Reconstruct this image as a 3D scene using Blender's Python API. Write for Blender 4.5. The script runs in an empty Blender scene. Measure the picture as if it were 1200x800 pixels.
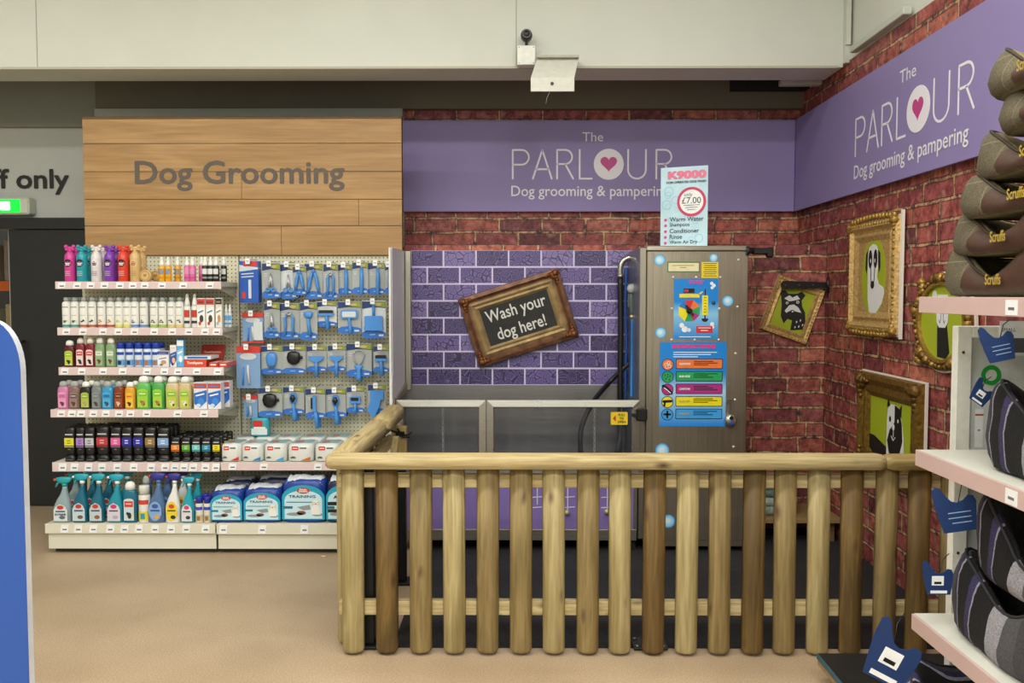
import bpy, math, random
from mathutils import Vector, Matrix
random.seed(7)
sc = bpy.context.scene
C = sc.collection
PI = math.pi
R = math.radians

# ------------------------------------------------------------ camera
FPX = 1050.0
PITCH = math.atan(55/FPX)
YAW = math.atan(7/FPX)
CAMZ = 1.55
cam = bpy.data.objects.new('camera', bpy.data.cameras.new('camera'))
C.objects.link(cam)
cam.location = (0, 0, CAMZ)
cam.rotation_euler = (PI/2-PITCH, 0, YAW)
cam.data.sensor_width = 36
cam.data.lens = 36*FPX/1200
cam.data.clip_start = .05
sc.camera = cam
CR = cam.rotation_euler.to_matrix()
CL = Vector((0, 0, CAMZ))
def _ray(px, py): return CR @ Vector(((px-600)/FPX, (400-py)/FPX, -1))
def AT(px, py, Y):
    d = _ray(px, py); return CL + d*(Y/d.y)
def AX(px, py, X):
    d = _ray(px, py); return CL + d*(X/d.x)
def AZ(px, py, Z):
    d = _ray(px, py); return CL + d*((Z-CAMZ)/d.z)

# ------------------------------------------------------------ light
sc.view_settings.view_transform = 'Standard'
sc.view_settings.look = 'None'
sc.view_settings.gamma = 1
sc.view_settings.use_curve_mapping = False
sc.view_settings.exposure = 0.38
w = bpy.data.worlds.new('world'); sc.world = w; w.use_nodes = True
w.node_tree.nodes['Background'].inputs[0].default_value = (.93, 1, .9, 1)
w.node_tree.nodes['Background'].inputs[1].default_value = .75
LIGHTS = [(-3.4, 2.6), (-1.4, 2.6), (.6, 2.6), (-3.4, -.2), (-.9, -.2), (1.1, -.2), (-1.4, -3.2), (.9, -3.2), (-3.4, 4.3), (-1.0, 4.3), (.9, 4.3)]
LPOW = [34, 34, 32, 62, 62, 62, 70, 70, 7, 7, 6]
LIGHTS.append((-4.6, 8.0)); LPOW.append(30)  # fill lamp added behind the doorway to brighten the stock room
for (lx, ly), pw in zip(LIGHTS, LPOW):
    ld = bpy.data.lights.new('ceiling_or_fill_light', 'AREA')
    ld.shape = 'RECTANGLE'; ld.size = 1.2; ld.size_y = .3
    ld.energy = pw; ld.color = (1, .99, .92)
    lo = bpy.data.objects.new('ceiling_or_fill_light', ld); C.objects.link(lo)
    lo.location = (lx, ly, 3.93)

# ------------------------------------------------------------ materials
def lin(h):
    if isinstance(h, (tuple, list)):
        return tuple(h)+(1,) if len(h) == 3 else tuple(h)
    h = h.lstrip('#')
    o = []
    for i in (0, 2, 4):
        c = int(h[i:i+2], 16)/255
        o.append(c/12.92 if c <= .04045 else ((c+.055)/1.055)**2.4)
    return tuple(o)+(1,)
_mc = {}
def nt_new(name):
    m = bpy.data.materials.new(name); m.use_nodes = True
    nt = m.node_tree
    return m, nt, nt.nodes['Principled BSDF']
def N(nt, t, **kw):
    n = nt.nodes.new(t)
    for k, v in kw.items():
        if k.startswith('i_'):
            n.inputs[k[2:].replace('_', ' ')].default_value = v
        else:
            setattr(n, k, v)
    return n
def coords(nt, scale=(1, 1, 1), rnd=False):
    tc = N(nt, 'ShaderNodeTexCoord'); mp = N(nt, 'ShaderNodeMapping')
    mp.inputs['Scale'].default_value = scale
    nt.links.new(tc.outputs['Object'], mp.inputs['Vector'])
    if rnd:
        oi = N(nt, 'ShaderNodeObjectInfo'); mu = N(nt, 'ShaderNodeMath', operation='MULTIPLY'); mu.inputs[1].default_value = 37
        nt.links.new(oi.outputs['Random'], mu.inputs[0])
        cb = N(nt, 'ShaderNodeCombineXYZ')
        for k in range(3): nt.links.new(mu.outputs[0], cb.inputs[k])
        ad = N(nt, 'ShaderNodeVectorMath', operation='ADD')
        nt.links.new(mp.outputs[0], ad.inputs[0]); nt.links.new(cb.outputs[0], ad.inputs[1])
        return ad.outputs[0]
    return mp.outputs[0]
def ramp(nt, fac, stops, interp='LINEAR'):
    r = N(nt, 'ShaderNodeValToRGB'); r.color_ramp.interpolation = interp
    e = r.color_ramp.elements
    while len(e) < len(stops): e.new(.5)
    for k, (p, c) in enumerate(stops):
        e[k].position = p; e[k].color = lin(c)
    nt.links.new(fac, r.inputs[0]); return r.outputs[0]
def bump(nt, bs, h, strength=.2, dist=.01):
    b = N(nt, 'ShaderNodeBump'); b.inputs['Strength'].default_value = strength; b.inputs['Distance'].default_value = dist
    nt.links.new(h, b.inputs['Height']); nt.links.new(b.outputs[0], bs.inputs['Normal'])
def M(col, rough=.5, metal=0, var=.06, scale=30, name=None, trans=0, alpha=1, emit=0, bmp=0, sheen=0):
    key = (col if isinstance(col, str) else tuple(col), rough, metal, var, scale, trans, alpha, emit, bmp, sheen)
    if key in _mc: return _mc[key]
    m, nt, bs = nt_new(name or 'plain')
    c = lin(col)
    nz = N(nt, 'ShaderNodeTexNoise'); nz.inputs['Scale'].default_value = scale; nz.inputs['Detail'].default_value = 4
    nt.links.new(coords(nt), nz.inputs['Vector'])
    a = tuple(x*(1-var) for x in c[:3]); b = tuple(min(1, x*(1+var)) for x in c[:3])
    nt.links.new(ramp(nt, nz.outputs['Fac'], [(.3, a), (.7, b)]), bs.inputs['Base Color'])
    bs.inputs['Roughness'].default_value = rough; bs.inputs['Metallic'].default_value = metal
    if trans: bs.inputs['Transmission Weight'].default_value = trans; bs.inputs['IOR'].default_value = 1.3
    if alpha < 1: bs.inputs['Alpha'].default_value = alpha
    if emit: bs.inputs['Emission Color'].default_value = c; bs.inputs['Emission Strength'].default_value = emit
    if sheen: bs.inputs['Sheen Weight'].default_value = sheen
    if bmp: bump(nt, bs, nz.outputs['Fac'], bmp, .01)
    _mc[key] = m; return m

def uvec(nt, axis):
    """2-D vector in the plane of a wall: horizontal run and height."""
    tc = N(nt, 'ShaderNodeTexCoord'); sp = N(nt, 'ShaderNodeSeparateXYZ'); cb = N(nt, 'ShaderNodeCombineXYZ')
    nt.links.new(tc.outputs['Object'], sp.inputs[0])
    nt.links.new(sp.outputs[axis], cb.inputs[0]); nt.links.new(sp.outputs[2], cb.inputs[1])
    return cb.outputs[0], tc.outputs['Object']
def brick_mat(axis, scale=1.0, name='red_brick_paper'):
    m, nt, bs = nt_new(name)
    v, v3 = uvec(nt, axis)
    nz = N(nt, 'ShaderNodeTexNoise'); nz.inputs['Scale'].default_value = 6; nz.inputs['Detail'].default_value = 4
    nt.links.new(v3, nz.inputs['Vector'])
    sb = N(nt, 'ShaderNodeVectorMath', operation='SUBTRACT'); sb.inputs[1].default_value = (.5, .5, .5)
    nt.links.new(nz.outputs['Color'], sb.inputs[0])
    sc2 = N(nt, 'ShaderNodeVectorMath', operation='SCALE'); sc2.inputs['Scale'].default_value = .026
    nt.links.new(sb.outputs[0], sc2.inputs[0])
    ad = N(nt, 'ShaderNodeVectorMath', operation='ADD'); nt.links.new(v, ad.inputs[0]); nt.links.new(sc2.outputs[0], ad.inputs[1])
    bk = N(nt, 'ShaderNodeTexBrick', offset=.43, squash=.72, squash_frequency=3)
    bk.inputs['Scale'].default_value = 1/scale
    bk.inputs['Brick Width'].default_value = .31; bk.inputs['Row Height'].default_value = .1
    bk.inputs['Mortar Size'].default_value = .0165; bk.inputs['Mortar Smooth'].default_value = 1.0
    bk.inputs['Color1'].default_value = (0, 0, 0, 1); bk.inputs['Color2'].default_value = (1, 1, 1, 1)
    nt.links.new(ad.outputs[0], bk.inputs['Vector'])
    base = ramp(nt, bk.outputs['Color'], [(0, '#743c40'), (.22, '#a85858'), (.45, '#bf6a58'), (.6, '#9a4c4e'), (.8, '#b66058'), (.92, '#d48468'), (1, '#a86062')])
    n2 = N(nt, 'ShaderNodeTexNoise'); n2.inputs['Scale'].default_value = 22; n2.inputs['Detail'].default_value = 5; n2.inputs['Roughness'].default_value = .7
    nt.links.new(v3, n2.inputs['Vector'])
    mul = ramp(nt, n2.outputs['Fac'], [(.32, '#8a787a'), (.5, '#d8cccc'), (.62, '#ffffff')])
    mx = N(nt, 'ShaderNodeMix', data_type='RGBA', blend_type='MULTIPLY'); mx.inputs[0].default_value = 1
    nt.links.new(base, mx.inputs[6]); nt.links.new(mul, mx.inputs[7])
    n3 = N(nt, 'ShaderNodeTexNoise'); n3.inputs['Scale'].default_value = 14; n3.inputs['Detail'].default_value = 8
    nt.links.new(v3, n3.inputs['Vector'])
    pale = ramp(nt, n3.outputs['Fac'], [(.55, (0, 0, 0)), (.72, (.4, .4, .4))])
    mp = N(nt, 'ShaderNodeMix', data_type='RGBA'); nt.links.new(pale, mp.inputs[0]); nt.links.new(mx.outputs[2], mp.inputs[6]); mp.inputs[7].default_value = lin('#cf9c90')
    mort = ramp(nt, n2.outputs['Fac'], [(.38, '#3c2824'), (.48, '#9a785c'), (.58, '#c8a880')])
    edge = ramp(nt, bk.outputs['Fac'], [(0, (1.0, 1.0, 1.0)), (.2, (.8, .74, .74)), (.5, (.22, .15, .15))])
    me_ = N(nt, 'ShaderNodeMix', data_type='RGBA', blend_type='MULTIPLY'); me_.inputs[0].default_value = 1
    nt.links.new(mp.outputs[2], me_.inputs[6]); nt.links.new(edge, me_.inputs[7])
    m2 = N(nt, 'ShaderNodeMix', data_type='RGBA'); nt.links.new(ramp(nt, bk.outputs['Fac'], [(.55, (0, 0, 0)), (.75, (1, 1, 1))]), m2.inputs[0])
    nt.links.new(me_.outputs[2], m2.inputs[6]); nt.links.new(mort, m2.inputs[7])
    nt.links.new(m2.outputs[2], bs.inputs['Base Color'])
    bs.inputs['Roughness'].default_value = .6
    return m
def tile_mat():
    m, nt, bs = nt_new('purple_crackle_tile')
    v, v3 = uvec(nt, 0)
    bk = N(nt, 'ShaderNodeTexBrick', offset=.5)
    bk.inputs['Scale'].default_value = 1
    bk.inputs['Brick Width'].default_value = .2145; bk.inputs['Row Height'].default_value = .1115
    bk.inputs['Mortar Size'].default_value = .0055; bk.inputs['Mortar Smooth'].default_value = .05
    bk.inputs['Color1'].default_value = (0, 0, 0, 1); bk.inputs['Color2'].default_value = (1, 1, 1, 1)
    nt.links.new(v, bk.inputs['Vector'])
    base = ramp(nt, bk.outputs['Color'], [(0, '#3b2f5c'), (.4, '#554680'), (.75, '#6d5c98'), (1, '#8272ab')])
    vo = N(nt, 'ShaderNodeTexVoronoi', feature='DISTANCE_TO_EDGE'); vo.inputs['Scale'].default_value = 24
    nt.links.new(v3, vo.inputs['Vector'])
    ln = ramp(nt, vo.outputs['Distance'], [(.0, (1, 1, 1)), (.07, (.0, .0, .0))])
    mx = N(nt, 'ShaderNodeMix', data_type='RGBA'); nt.links.new(ln, mx.inputs[0]); nt.links.new(base, mx.inputs[6]); mx.inputs[7].default_value = lin('#2b2344')
    ln2 = ramp(nt, vo.outputs['Distance'], [(.07, (0, 0, 0)), (.1, (.4, .4, .4)), (.16, (0, 0, 0))])
    mx3 = N(nt, 'ShaderNodeMix', data_type='RGBA'); nt.links.new(ln2, mx3.inputs[0]); nt.links.new(mx.outputs[2], mx3.inputs[6]); mx3.inputs[7].default_value = lin('#a596cc')
    m2 = N(nt, 'ShaderNodeMix', data_type='RGBA'); nt.links.new(bk.outputs['Fac'], m2.inputs[0])
    nt.links.new(mx3.outputs[2], m2.inputs[6]); m2.inputs[7].default_value = lin('#cfc6e6')
    nt.links.new(m2.outputs[2], bs.inputs['Base Color']); bs.inputs['Roughness'].default_value = .35
    return m
def wood_mat(a, b, c, name, axis=2, knots=True, fine=1.0, rnd=True, rough=.65, rings=13):
    m, nt, bs = nt_new(name)
    s = [9.0*fine]*3; s[axis] = .9*fine
    vec = coords(nt, tuple(s), rnd)
    n0 = N(nt, 'ShaderNodeTexNoise'); n0.inputs['Scale'].default_value = 1.1; n0.inputs['Detail'].default_value = 3; n0.inputs['Distortion'].default_value = .6
    nt.links.new(vec, n0.inputs['Vector'])
    wv = N(nt, 'ShaderNodeMath', operation='MULTIPLY'); wv.inputs[1].default_value = rings
    nt.links.new(n0.outputs['Fac'], wv.inputs[0])
    sn = N(nt, 'ShaderNodeMath', operation='SINE'); nt.links.new(wv.outputs[0], sn.inputs[0])
    mr = N(nt, 'ShaderNodeMapRange'); mr.inputs['From Min'].default_value = -1; nt.links.new(sn.outputs[0], mr.inputs['Value'])
    base = ramp(nt, mr.outputs[0], [(0, a), (.55, b), (1, c)])
    s2 = [70.0*fine]*3; s2[axis] = 4*fine
    n1 = N(nt, 'ShaderNodeTexNoise'); n1.inputs['Scale'].default_value = 1; n1.inputs['Detail'].default_value = 5
    nt.links.new(coords(nt, tuple(s2), rnd), n1.inputs['Vector'])
    g = ramp(nt, n1.outputs['Fac'], [(.32, '#94897a'), (.62, '#ffffff')])
    mx = N(nt, 'ShaderNodeMix', data_type='RGBA', blend_type='MULTIPLY'); mx.inputs[0].default_value = .5 if knots else .28
    nt.links.new(base, mx.inputs[6]); nt.links.new(g, mx.inputs[7])
    out = mx.outputs[2]
    if knots:
        s3 = [11.0]*3; s3[axis] = 4.5
        vo = N(nt, 'ShaderNodeTexVoronoi'); vo.inputs['Scale'].default_value = 1; nt.links.new(coords(nt, tuple(s3), rnd), vo.inputs['Vector'])
        kf = ramp(nt, vo.outputs['Distance'], [(.05, (.95, .95, .95)), (.13, (.5, .5, .5)), (.22, (0, 0, 0))])
        n4 = N(nt, 'ShaderNodeTexNoise'); n4.inputs['Scale'].default_value = .5; nt.links.new(coords(nt, tuple(s3), rnd), n4.inputs['Vector'])
        gate = ramp(nt, n4.outputs['Fac'], [(.46, (0, 0, 0)), (.52, (1, 1, 1))])
        km = N(nt, 'ShaderNodeMix', data_type='RGBA', blend_type='MULTIPLY'); km.inputs[0].default_value = 1
        nt.links.new(kf, km.inputs[6]); nt.links.new(gate, km.inputs[7])
        mk = N(nt, 'ShaderNodeMix', data_type='RGBA'); nt.links.new(km.outputs[2], mk.inputs[0]); nt.links.new(out, mk.inputs[6]); mk.inputs[7].default_value = lin('#4a3018')
        out = mk.outputs[2]
    nt.links.new(out, bs.inputs['Base Color']); bs.inputs['Roughness'].default_value = rough
    bump(nt, bs, n1.outputs['Fac'], .25, .004)
    return m
def brushed(col, rough=.33, axis=0, name='brushed_steel', var=.12):
    m, nt, bs = nt_new(name)
    s = [220.0]*3; s[axis] = 4
    n = N(nt, 'ShaderNodeTexNoise'); n.inputs['Scale'].default_value = 1; n.inputs['Detail'].default_value = 3
    nt.links.new(coords(nt, tuple(s)), n.inputs['Vector'])
    c = lin(col)
    nt.links.new(ramp(nt, n.outputs['Fac'], [(.3, tuple(x*(1-var) for x in c[:3])), (.7, tuple(x*(1+var) for x in c[:3]))]), bs.inputs['Base Color'])
    n2 = N(nt, 'ShaderNodeTexNoise'); n2.inputs['Scale'].default_value = 3; n2.inputs['Detail'].default_value = 6
    nt.links.new(coords(nt), n2.inputs['Vector'])
    mr = N(nt, 'ShaderNodeMapRange'); mr.inputs['To Min'].default_value = rough-.08; mr.inputs['To Max'].default_value = rough+.14
    nt.links.new(n2.outputs['Fac'], mr.inputs['Value']); nt.links.new(mr.outputs[0], bs.inputs['Roughness'])
    bs.inputs['Metallic'].default_value = .92
    bump(nt, bs, n.outputs['Fac'], .05, .001)
    return m
def floor_mat():
    m, nt, bs = nt_new('beige_speckled_vinyl')
    v = coords(nt)
    n = N(nt, 'ShaderNodeTexNoise'); n.inputs['Scale'].default_value = 160; n.inputs['Detail'].default_value = 2
    nt.links.new(v, n.inputs['Vector'])
    n2 = N(nt, 'ShaderNodeTexNoise'); n2.inputs['Scale'].default_value = 1.6; n2.inputs['Detail'].default_value = 6
    nt.links.new(v, n2.inputs['Vector'])
    a = ramp(nt, n.outputs['Fac'], [(.3, '#a08a70'), (.5, '#b59f83'), (.7, '#c3af95')])
    b = ramp(nt, n2.outputs['Fac'], [(.35, '#dcd6cf'), (.65, '#ffffff')])
    mx = N(nt, 'ShaderNodeMix', data_type='RGBA', blend_type='MULTIPLY'); mx.inputs[0].default_value = .6
    nt.links.new(a, mx.inputs[6]); nt.links.new(b, mx.inputs[7]); nt.links.new(mx.outputs[2], bs.inputs['Base Color'])
    bs.inputs['Roughness'].default_value = .5
    bump(nt, bs, n.outputs['Fac'], .06, .002)
    return m
def dots_mat(col, hole, pitch=.025, r=.0036):
    m, nt, bs = nt_new('perforated_steel')
    v, _ = uvec(nt, 0)
    sn = N(nt, 'ShaderNodeVectorMath', operation='SCALE'); sn.inputs['Scale'].default_value = 1/pitch; nt.links.new(v, sn.inputs[0])
    fr = N(nt, 'ShaderNodeVectorMath', operation='FRACTION'); nt.links.new(sn.outputs[0], fr.inputs[0])
    ds = N(nt, 'ShaderNodeVectorMath', operation='DISTANCE'); ds.inputs[1].default_value = (.5, .5, 0); nt.links.new(fr.outputs[0], ds.inputs[0])
    nt.links.new(ramp(nt, ds.outputs['Value'], [(r/pitch, hole), (r/pitch+.04, col)]), bs.inputs['Base Color'])
    bs.inputs['Roughness'].default_value = .5
    return m

# ------------------------------------------------------------ mesh toolkit
class Fr:
    """A drawing plane in the place: origin, right, up, outward normal."""
    def __init__(s, O, Rt=(1, 0, 0), U=(0, 0, 1)):
        s.O = Vector(O); s.R = Vector(Rt).normalized(); s.U = Vector(U).normalized(); s.N = s.R.cross(s.U)
    def p(s, u, v, d=0): return s.O + s.R*u + s.U*v + s.N*d
_tc = {}
def text_geo(body, bold=0, res=3):
    k = (body, bold, res)
    off = bold; bold = 0
    if k in _tc: return _tc[k]
    cu = bpy.data.curves.new('t', 'FONT'); cu.body = body; cu.size = 1; cu.resolution_u = res; 
    o = bpy.data.objects.new('t', cu); C.objects.link(o)
    dg = bpy.context.evaluated_depsgraph_get()
    me = bpy.data.meshes.new_from_object(o.evaluated_get(dg))
    vs = [v.co.copy() for v in me.vertices]; fs = [tuple(p.vertices) for p in me.polygons]
    bpy.data.objects.remove(o); bpy.data.curves.remove(cu); bpy.data.meshes.remove(me)
    if off > 0:
        v0, f0 = list(vs), list(fs)
        for q in range(8):
            d_ = Vector((math.cos(q*PI/4), math.sin(q*PI/4), 0))*off*1.2; d_.z = (q+1)*.00012; n_ = len(vs)
            vs += [v+d_ for v in v0]; fs += [tuple(i+n_ for i in f) for f in f0]
    xs = [v.x for v in vs]; ys = [v.y for v in vs]
    r = (vs, fs, min(xs), max(xs), min(ys), max(ys)); _tc[k] = r; return r
class MB:
    def __init__(s): s.v = []; s.f = []; s.m = []; s.s = []
    def add(s, vs, fs, m=0, sm=False):
        b = len(s.v); s.v += [Vector(v) for v in vs]
        for f in fs: s.f.append(tuple(i+b for i in f)); s.m.append(m); s.s.append(sm)
        return s
    def box(s, x0, x1, y0, y1, z0, z1, m=0, c=0):
        if c <= 0:
            vs = [(x, y, z) for x in (x0, x1) for y in (y0, y1) for z in (z0, z1)]
            return s.add(vs, [(0, 1, 3, 2), (4, 6, 7, 5), (0, 4, 5, 1), (2, 3, 7, 6), (0, 2, 6, 4), (1, 5, 7, 3)], m)
        # chamfered box
        import itertools
        P = {}
        vs = []
        X, Y, Z = (x0, x1), (y0, y1), (z0, z1)
        for i, j, k in itertools.product((0, 1), repeat=3):
            si, sj, sk = (c, -c)[i], (c, -c)[j], (c, -c)[k]
            P[i, j, k, 0] = len(vs); vs.append((X[i], Y[j]+sj, Z[k]+sk))
            P[i, j, k, 1] = len(vs); vs.append((X[i]+si, Y[j], Z[k]+sk))
            P[i, j, k, 2] = len(vs); vs.append((X[i]+si, Y[j]+sj, Z[k]))
        fs = []
        q = [(0, 0), (1, 0), (1, 1), (0, 1)]
        for i in (0, 1):
            fs.append([P[i, a, b, 0] for a, b in q]); fs.append([P[a, i, b, 1] for a, b in q]); fs.append([P[a, b, i, 2] for a, b in q])
        for a in (0, 1):
            for b in (0, 1):
                fs.append([P[a, b, 0, 0], P[a, b, 1, 0], P[a, b, 1, 1], P[a, b, 0, 1]])
                fs.append([P[a, 0, b, 0], P[a, 1, b, 0], P[a, 1, b, 2], P[a, 0, b, 2]])
                fs.append([P[0, a, b, 1], P[1, a, b, 1], P[1, a, b, 2], P[0, a, b, 2]])
        for i, j, k in itertools.product((0, 1), repeat=3): fs.append([P[i, j, k, t] for t in range(3)])
        return s.add(vs, fs, m)
    def poly(s, F, pts, d=0, th=.001, m=0, back=True):
        n = len(pts)
        a = [F.p(u, v, d+th) for u, v in pts]; b = [F.p(u, v, d) for u, v in pts]
        fs = [tuple(range(n))]
        if back: fs.append(tuple(range(2*n-1, n-1, -1)))
        fs += [(i, i+n, (i+1) % n+n, (i+1) % n) for i in range(n)]
        return s.add(a+b, fs, m)
    def rect(s, F, u0, u1, v0, v1, d=0, th=.001, m=0): return s.poly(F, [(u0, v0), (u1, v0), (u1, v1), (u0, v1)], d, th, m)
    def rrect(s, F, u0, u1, v0, v1, r, d=0, th=.001, m=0, n=4):
        pts = []
        for cx, cy, a0 in ((u1-r, v0+r, -90), (u1-r, v1-r, 0), (u0+r, v1-r, 90), (u0+r, v0+r, 180)):
            for k in range(n+1):
                a = R(a0+90*k/n); pts.append((cx+r*math.cos(a), cy+r*math.sin(a)))
        return s.poly(F, pts, d, th, m)
    def disc(s, F, u, v, ru, rv=None, d=0, th=.001, m=0, n=20, a0=0, a1=360):
        rv = rv or ru
        if a1-a0 >= 360: pts = [(u+ru*math.cos(2*PI*k/n), v+rv*math.sin(2*PI*k/n)) for k in range(n)]
        else: pts = [(u, v)]+[(u+ru*math.cos(R(a0+(a1-a0)*k/n)), v+rv*math.sin(R(a0+(a1-a0)*k/n))) for k in range(n+1)]
        return s.poly(F, pts, d, th, m)
    def ring(s, F, u, v, ro, ri, d=0, th=.001, m=0, n=28, ry=None, riy=None):
        ry = ry or ro; riy = riy or ri
        c = [(math.cos(2*PI*k/n), math.sin(2*PI*k/n)) for k in range(n)]
        vs = []
        for a, b, dd in ((ro, ry, d+th), (ri, riy, d+th), (ro, ry, d), (ri, riy, d)): vs += [F.p(u+a*x, v+b*y, dd) for x, y in c]
        fs = []
        for k in range(n):
            j = (k+1) % n
            fs += [(k, j, n+j, n+k), (k, 2*n+k, 2*n+j, j), (n+k, n+j, 3*n+j, 3*n+k), (2*n+k, 3*n+k, 3*n+j, 2*n+j)]
        return s.add(vs, fs, m)
    def stroke(s, F, pts, wd, d=0, th=.001, m=0, closed=False, caps=True):
        P = list(pts)+([pts[0]] if closed else [])
        for (a, b), (c, e) in zip(P[:-1], P[1:]):
            L = math.hypot(c-a, e-b) or 1e-9; nx, ny = -(e-b)/L*wd/2, (c-a)/L*wd/2
            s.poly(F, [(a-nx, b-ny), (c-nx, e-ny), (c+nx, e+ny), (a+nx, b+ny)], d, th, m)
        if caps:
            for a, b in P: s.disc(F, a, b, wd/2, None, d, th*.98, m, 8)
        return s
    def text(s, F, body, u, v, width=None, height=None, d=0, th=.0008, m=0, bold=0, align='c', res=3):
        vs, fs, x0, x1, y0, y1 = text_geo(body, bold, res)
        if width and height: sx, sy = width/(x1-x0), height/(y1-y0)
        elif width: sx = sy = width/(x1-x0)
        else: sx = sy = height/(y1-y0)
        ox = {'c': (x0+x1)/2, 'l': x0, 'r': x1}[align]
        A = [F.p(u+(p.x-ox)*sx, v+(p.y-(y0+y1)/2)*sy, d+th+p.z) for p in vs]
        return s.add(A, fs, m)
    def lathe(s, prof, c=(0, 0, 0), n=16, m=0, ax='z', sm=True, sx=1, sy=1, e=2):
        vs = []
        for r, h in prof:
            for k in range(n):
                a = 2*PI*k/n; ca, sa = math.cos(a), math.sin(a)
                if e != 2:
                    q = (abs(ca)**e+abs(sa)**e)**(-1/e); ca *= q; sa *= q
                x, y = r*ca*sx, r*sa*sy
                p = {'z': (x, y, h), 'y': (x, h, y), 'x': (h, x, y)}[ax]
                vs.append((p[0]+c[0], p[1]+c[1], p[2]+c[2]))
        fs = []
        for i in range(len(prof)-1):
            for k in range(n):
                j = (k+1) % n; fs.append((i*n+k, i*n+j, (i+1)*n+j, (i+1)*n+k))
        s.add(vs, fs, m, sm)
        b = len(s.v)-len(vs)
        for q in (0, len(prof)-1):
            if prof[q][0] > 1e-5: s.f.append(tuple(b+q*n+k for k in range(n))); s.m.append(m); s.s.append(False)
        return s
    def loft(s, secs, n=20, e=2.6, m=0, sm=True):
        """secs: (z, rx, ry, cx, cy) closed with end faces"""
        vs = []
        for q in secs:
            z, rx, ry = q[:3]; cx, cy = (q[3], q[4]) if len(q) > 3 else (0, 0)
            for k in range(n):
                a = 2*PI*(k+.5)/n; ca, sa = math.cos(a), math.sin(a)
                t = (abs(ca)**e+abs(sa)**e)**(-1/e)
                vs.append((cx+rx*ca*t, cy+ry*sa*t, z))
        fs = []
        for i in range(len(secs)-1):
            for k in range(n):
                j = (k+1) % n; fs.append((i*n+k, i*n+j, (i+1)*n+j, (i+1)*n+k))
        s.add(vs, fs, m, sm)
        b = len(s.v)-len(vs)
        for q in (0, len(secs)-1): s.f.append(tuple(b+q*n+k for k in range(n))); s.m.append(m); s.s.append(False)
        return s
    def patch(s, rx, ry, z0, z1, a=60, e=2.6, off=.0008, m=0, n=8, ac=0, cy=0):
        """a label that follows the front (towards -y) of a lofted body"""
        vs = []
        for z in (z0, z1):
            for k in range(n+1):
                t = R(-90+ac-a+2*a*k/n); ca, sa = math.cos(t), math.sin(t)
                q = (abs(ca)**e+abs(sa)**e)**(-1/e)
                vs.append(((rx+off)*ca*q, cy+(ry+off)*sa*q, z))
        return s.add(vs, [(k, k+1, n+2+k, n+1+k) for k in range(n)], m, True)
    def tube(s, pts, r, n=8, m=0, sm=True, caps=True):
        pts = [Vector(p) for p in pts]; rs = r if isinstance(r, (list, tuple)) else [r]*len(pts)
        vs = []; up = None
        for i, p in enumerate(pts):
            t = (pts[min(i+1, len(pts)-1)]-pts[max(i-1, 0)]).normalized()
            if up is None:
                up = Vector((0, 0, 1)) if abs(t.z) < .9 else Vector((0, 1, 0))
            b = t.cross(up).normalized(); up = b.cross(t).normalized()
            for k in range(n):
                a = 2*PI*k/n; vs.append(p+(b*math.cos(a)+up*math.sin(a))*rs[i])
        fs = [(i*n+k, i*n+(k+1) % n, (i+1)*n+(k+1) % n, (i+1)*n+k) for i in range(len(pts)-1) for k in range(n)]
        s.add(vs, fs, m, sm)
        b = len(s.v)-len(vs)
        if caps:
            for q in (0, len(pts)-1): s.f.append(tuple(b+q*n+k for k in range(n))); s.m.append(m); s.s.append(False)
        return s
    def ball(s, c, r, n=12, m=0, sq=(1, 1, 1)):
        vs = []; h = n//2
        for i in range(1, h):
            t = PI*i/h
            for k in range(n):
                a = 2*PI*k/n; vs.append((c[0]+r*sq[0]*math.sin(t)*math.cos(a), c[1]+r*sq[1]*math.sin(t)*math.sin(a), c[2]+r*sq[2]*math.cos(t)))
        T = len(vs); vs += [(c[0], c[1], c[2]+r*sq[2]), (c[0], c[1], c[2]-r*sq[2])]
        fs = [(i*n+k, (i+1)*n+k, (i+1)*n+(k+1) % n, i*n+(k+1) % n) for i in range(h-2) for k in range(n)]
        fs += [(T, k, (k+1) % n) for k in range(n)]+[(T+1, (h-2)*n+(k+1) % n, (h-2)*n+k) for k in range(n)]
        return s.add(vs, fs, m, True)
    def mesh(s, name, mats, off=None):
        me = bpy.data.meshes.new(name)
        o = off or Vector((0, 0, 0))
        me.from_pydata([tuple(v-o) for v in s.v], [], s.f)
        mats = mats if isinstance(mats, (list, tuple)) else [mats]
        for m in mats: me.materials.append(m)
        me.polygons.foreach_set('material_index', s.m); me.polygons.foreach_set('use_smooth', s.s)
        import bmesh
        bm = bmesh.new(); bm.from_mesh(me); bmesh.ops.recalc_face_normals(bm, faces=bm.faces) if any(len(f) > 2 for f in s.f) else None
        bm.to_mesh(me); bm.free(); me.update(); return me
    def build(s, name, mats, parent=None, local=False, origin=None, bevel=0):
        """world-space geometry unless local; under a parent it is kept relative to the parent"""
        off = None
        if not local:
            if parent: off = parent.matrix_world.translation.copy() if parent.type != 'MESH' else Vector(parent['_o'])
            elif origin: off = Vector(origin)
        o = bpy.data.objects.new(name, s.mesh(name, mats, off)); C.objects.link(o)
        if parent: o.parent = parent
        elif origin: o.location = origin
        o['_o'] = tuple(off) if off else (0, 0, 0)
        if bevel:
            b = o.modifiers.new('b', 'BEVEL'); b.width = bevel; b.segments = 2; b.limit_method = 'ANGLE'
        return o
def thing(name, label, cat, loc=(0, 0, 0), rz=0, group=None):
    o = bpy.data.objects.new(name, None); C.objects.link(o); o.empty_display_size = .05
    o.location = loc; o.rotation_euler = (0, 0, rz); o['label'] = label; o['category'] = cat
    if group: o['group'] = group
    o.matrix_world = Matrix.Translation(Vector(loc)) @ Matrix.Rotation(rz, 4, 'Z')
    return o
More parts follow.
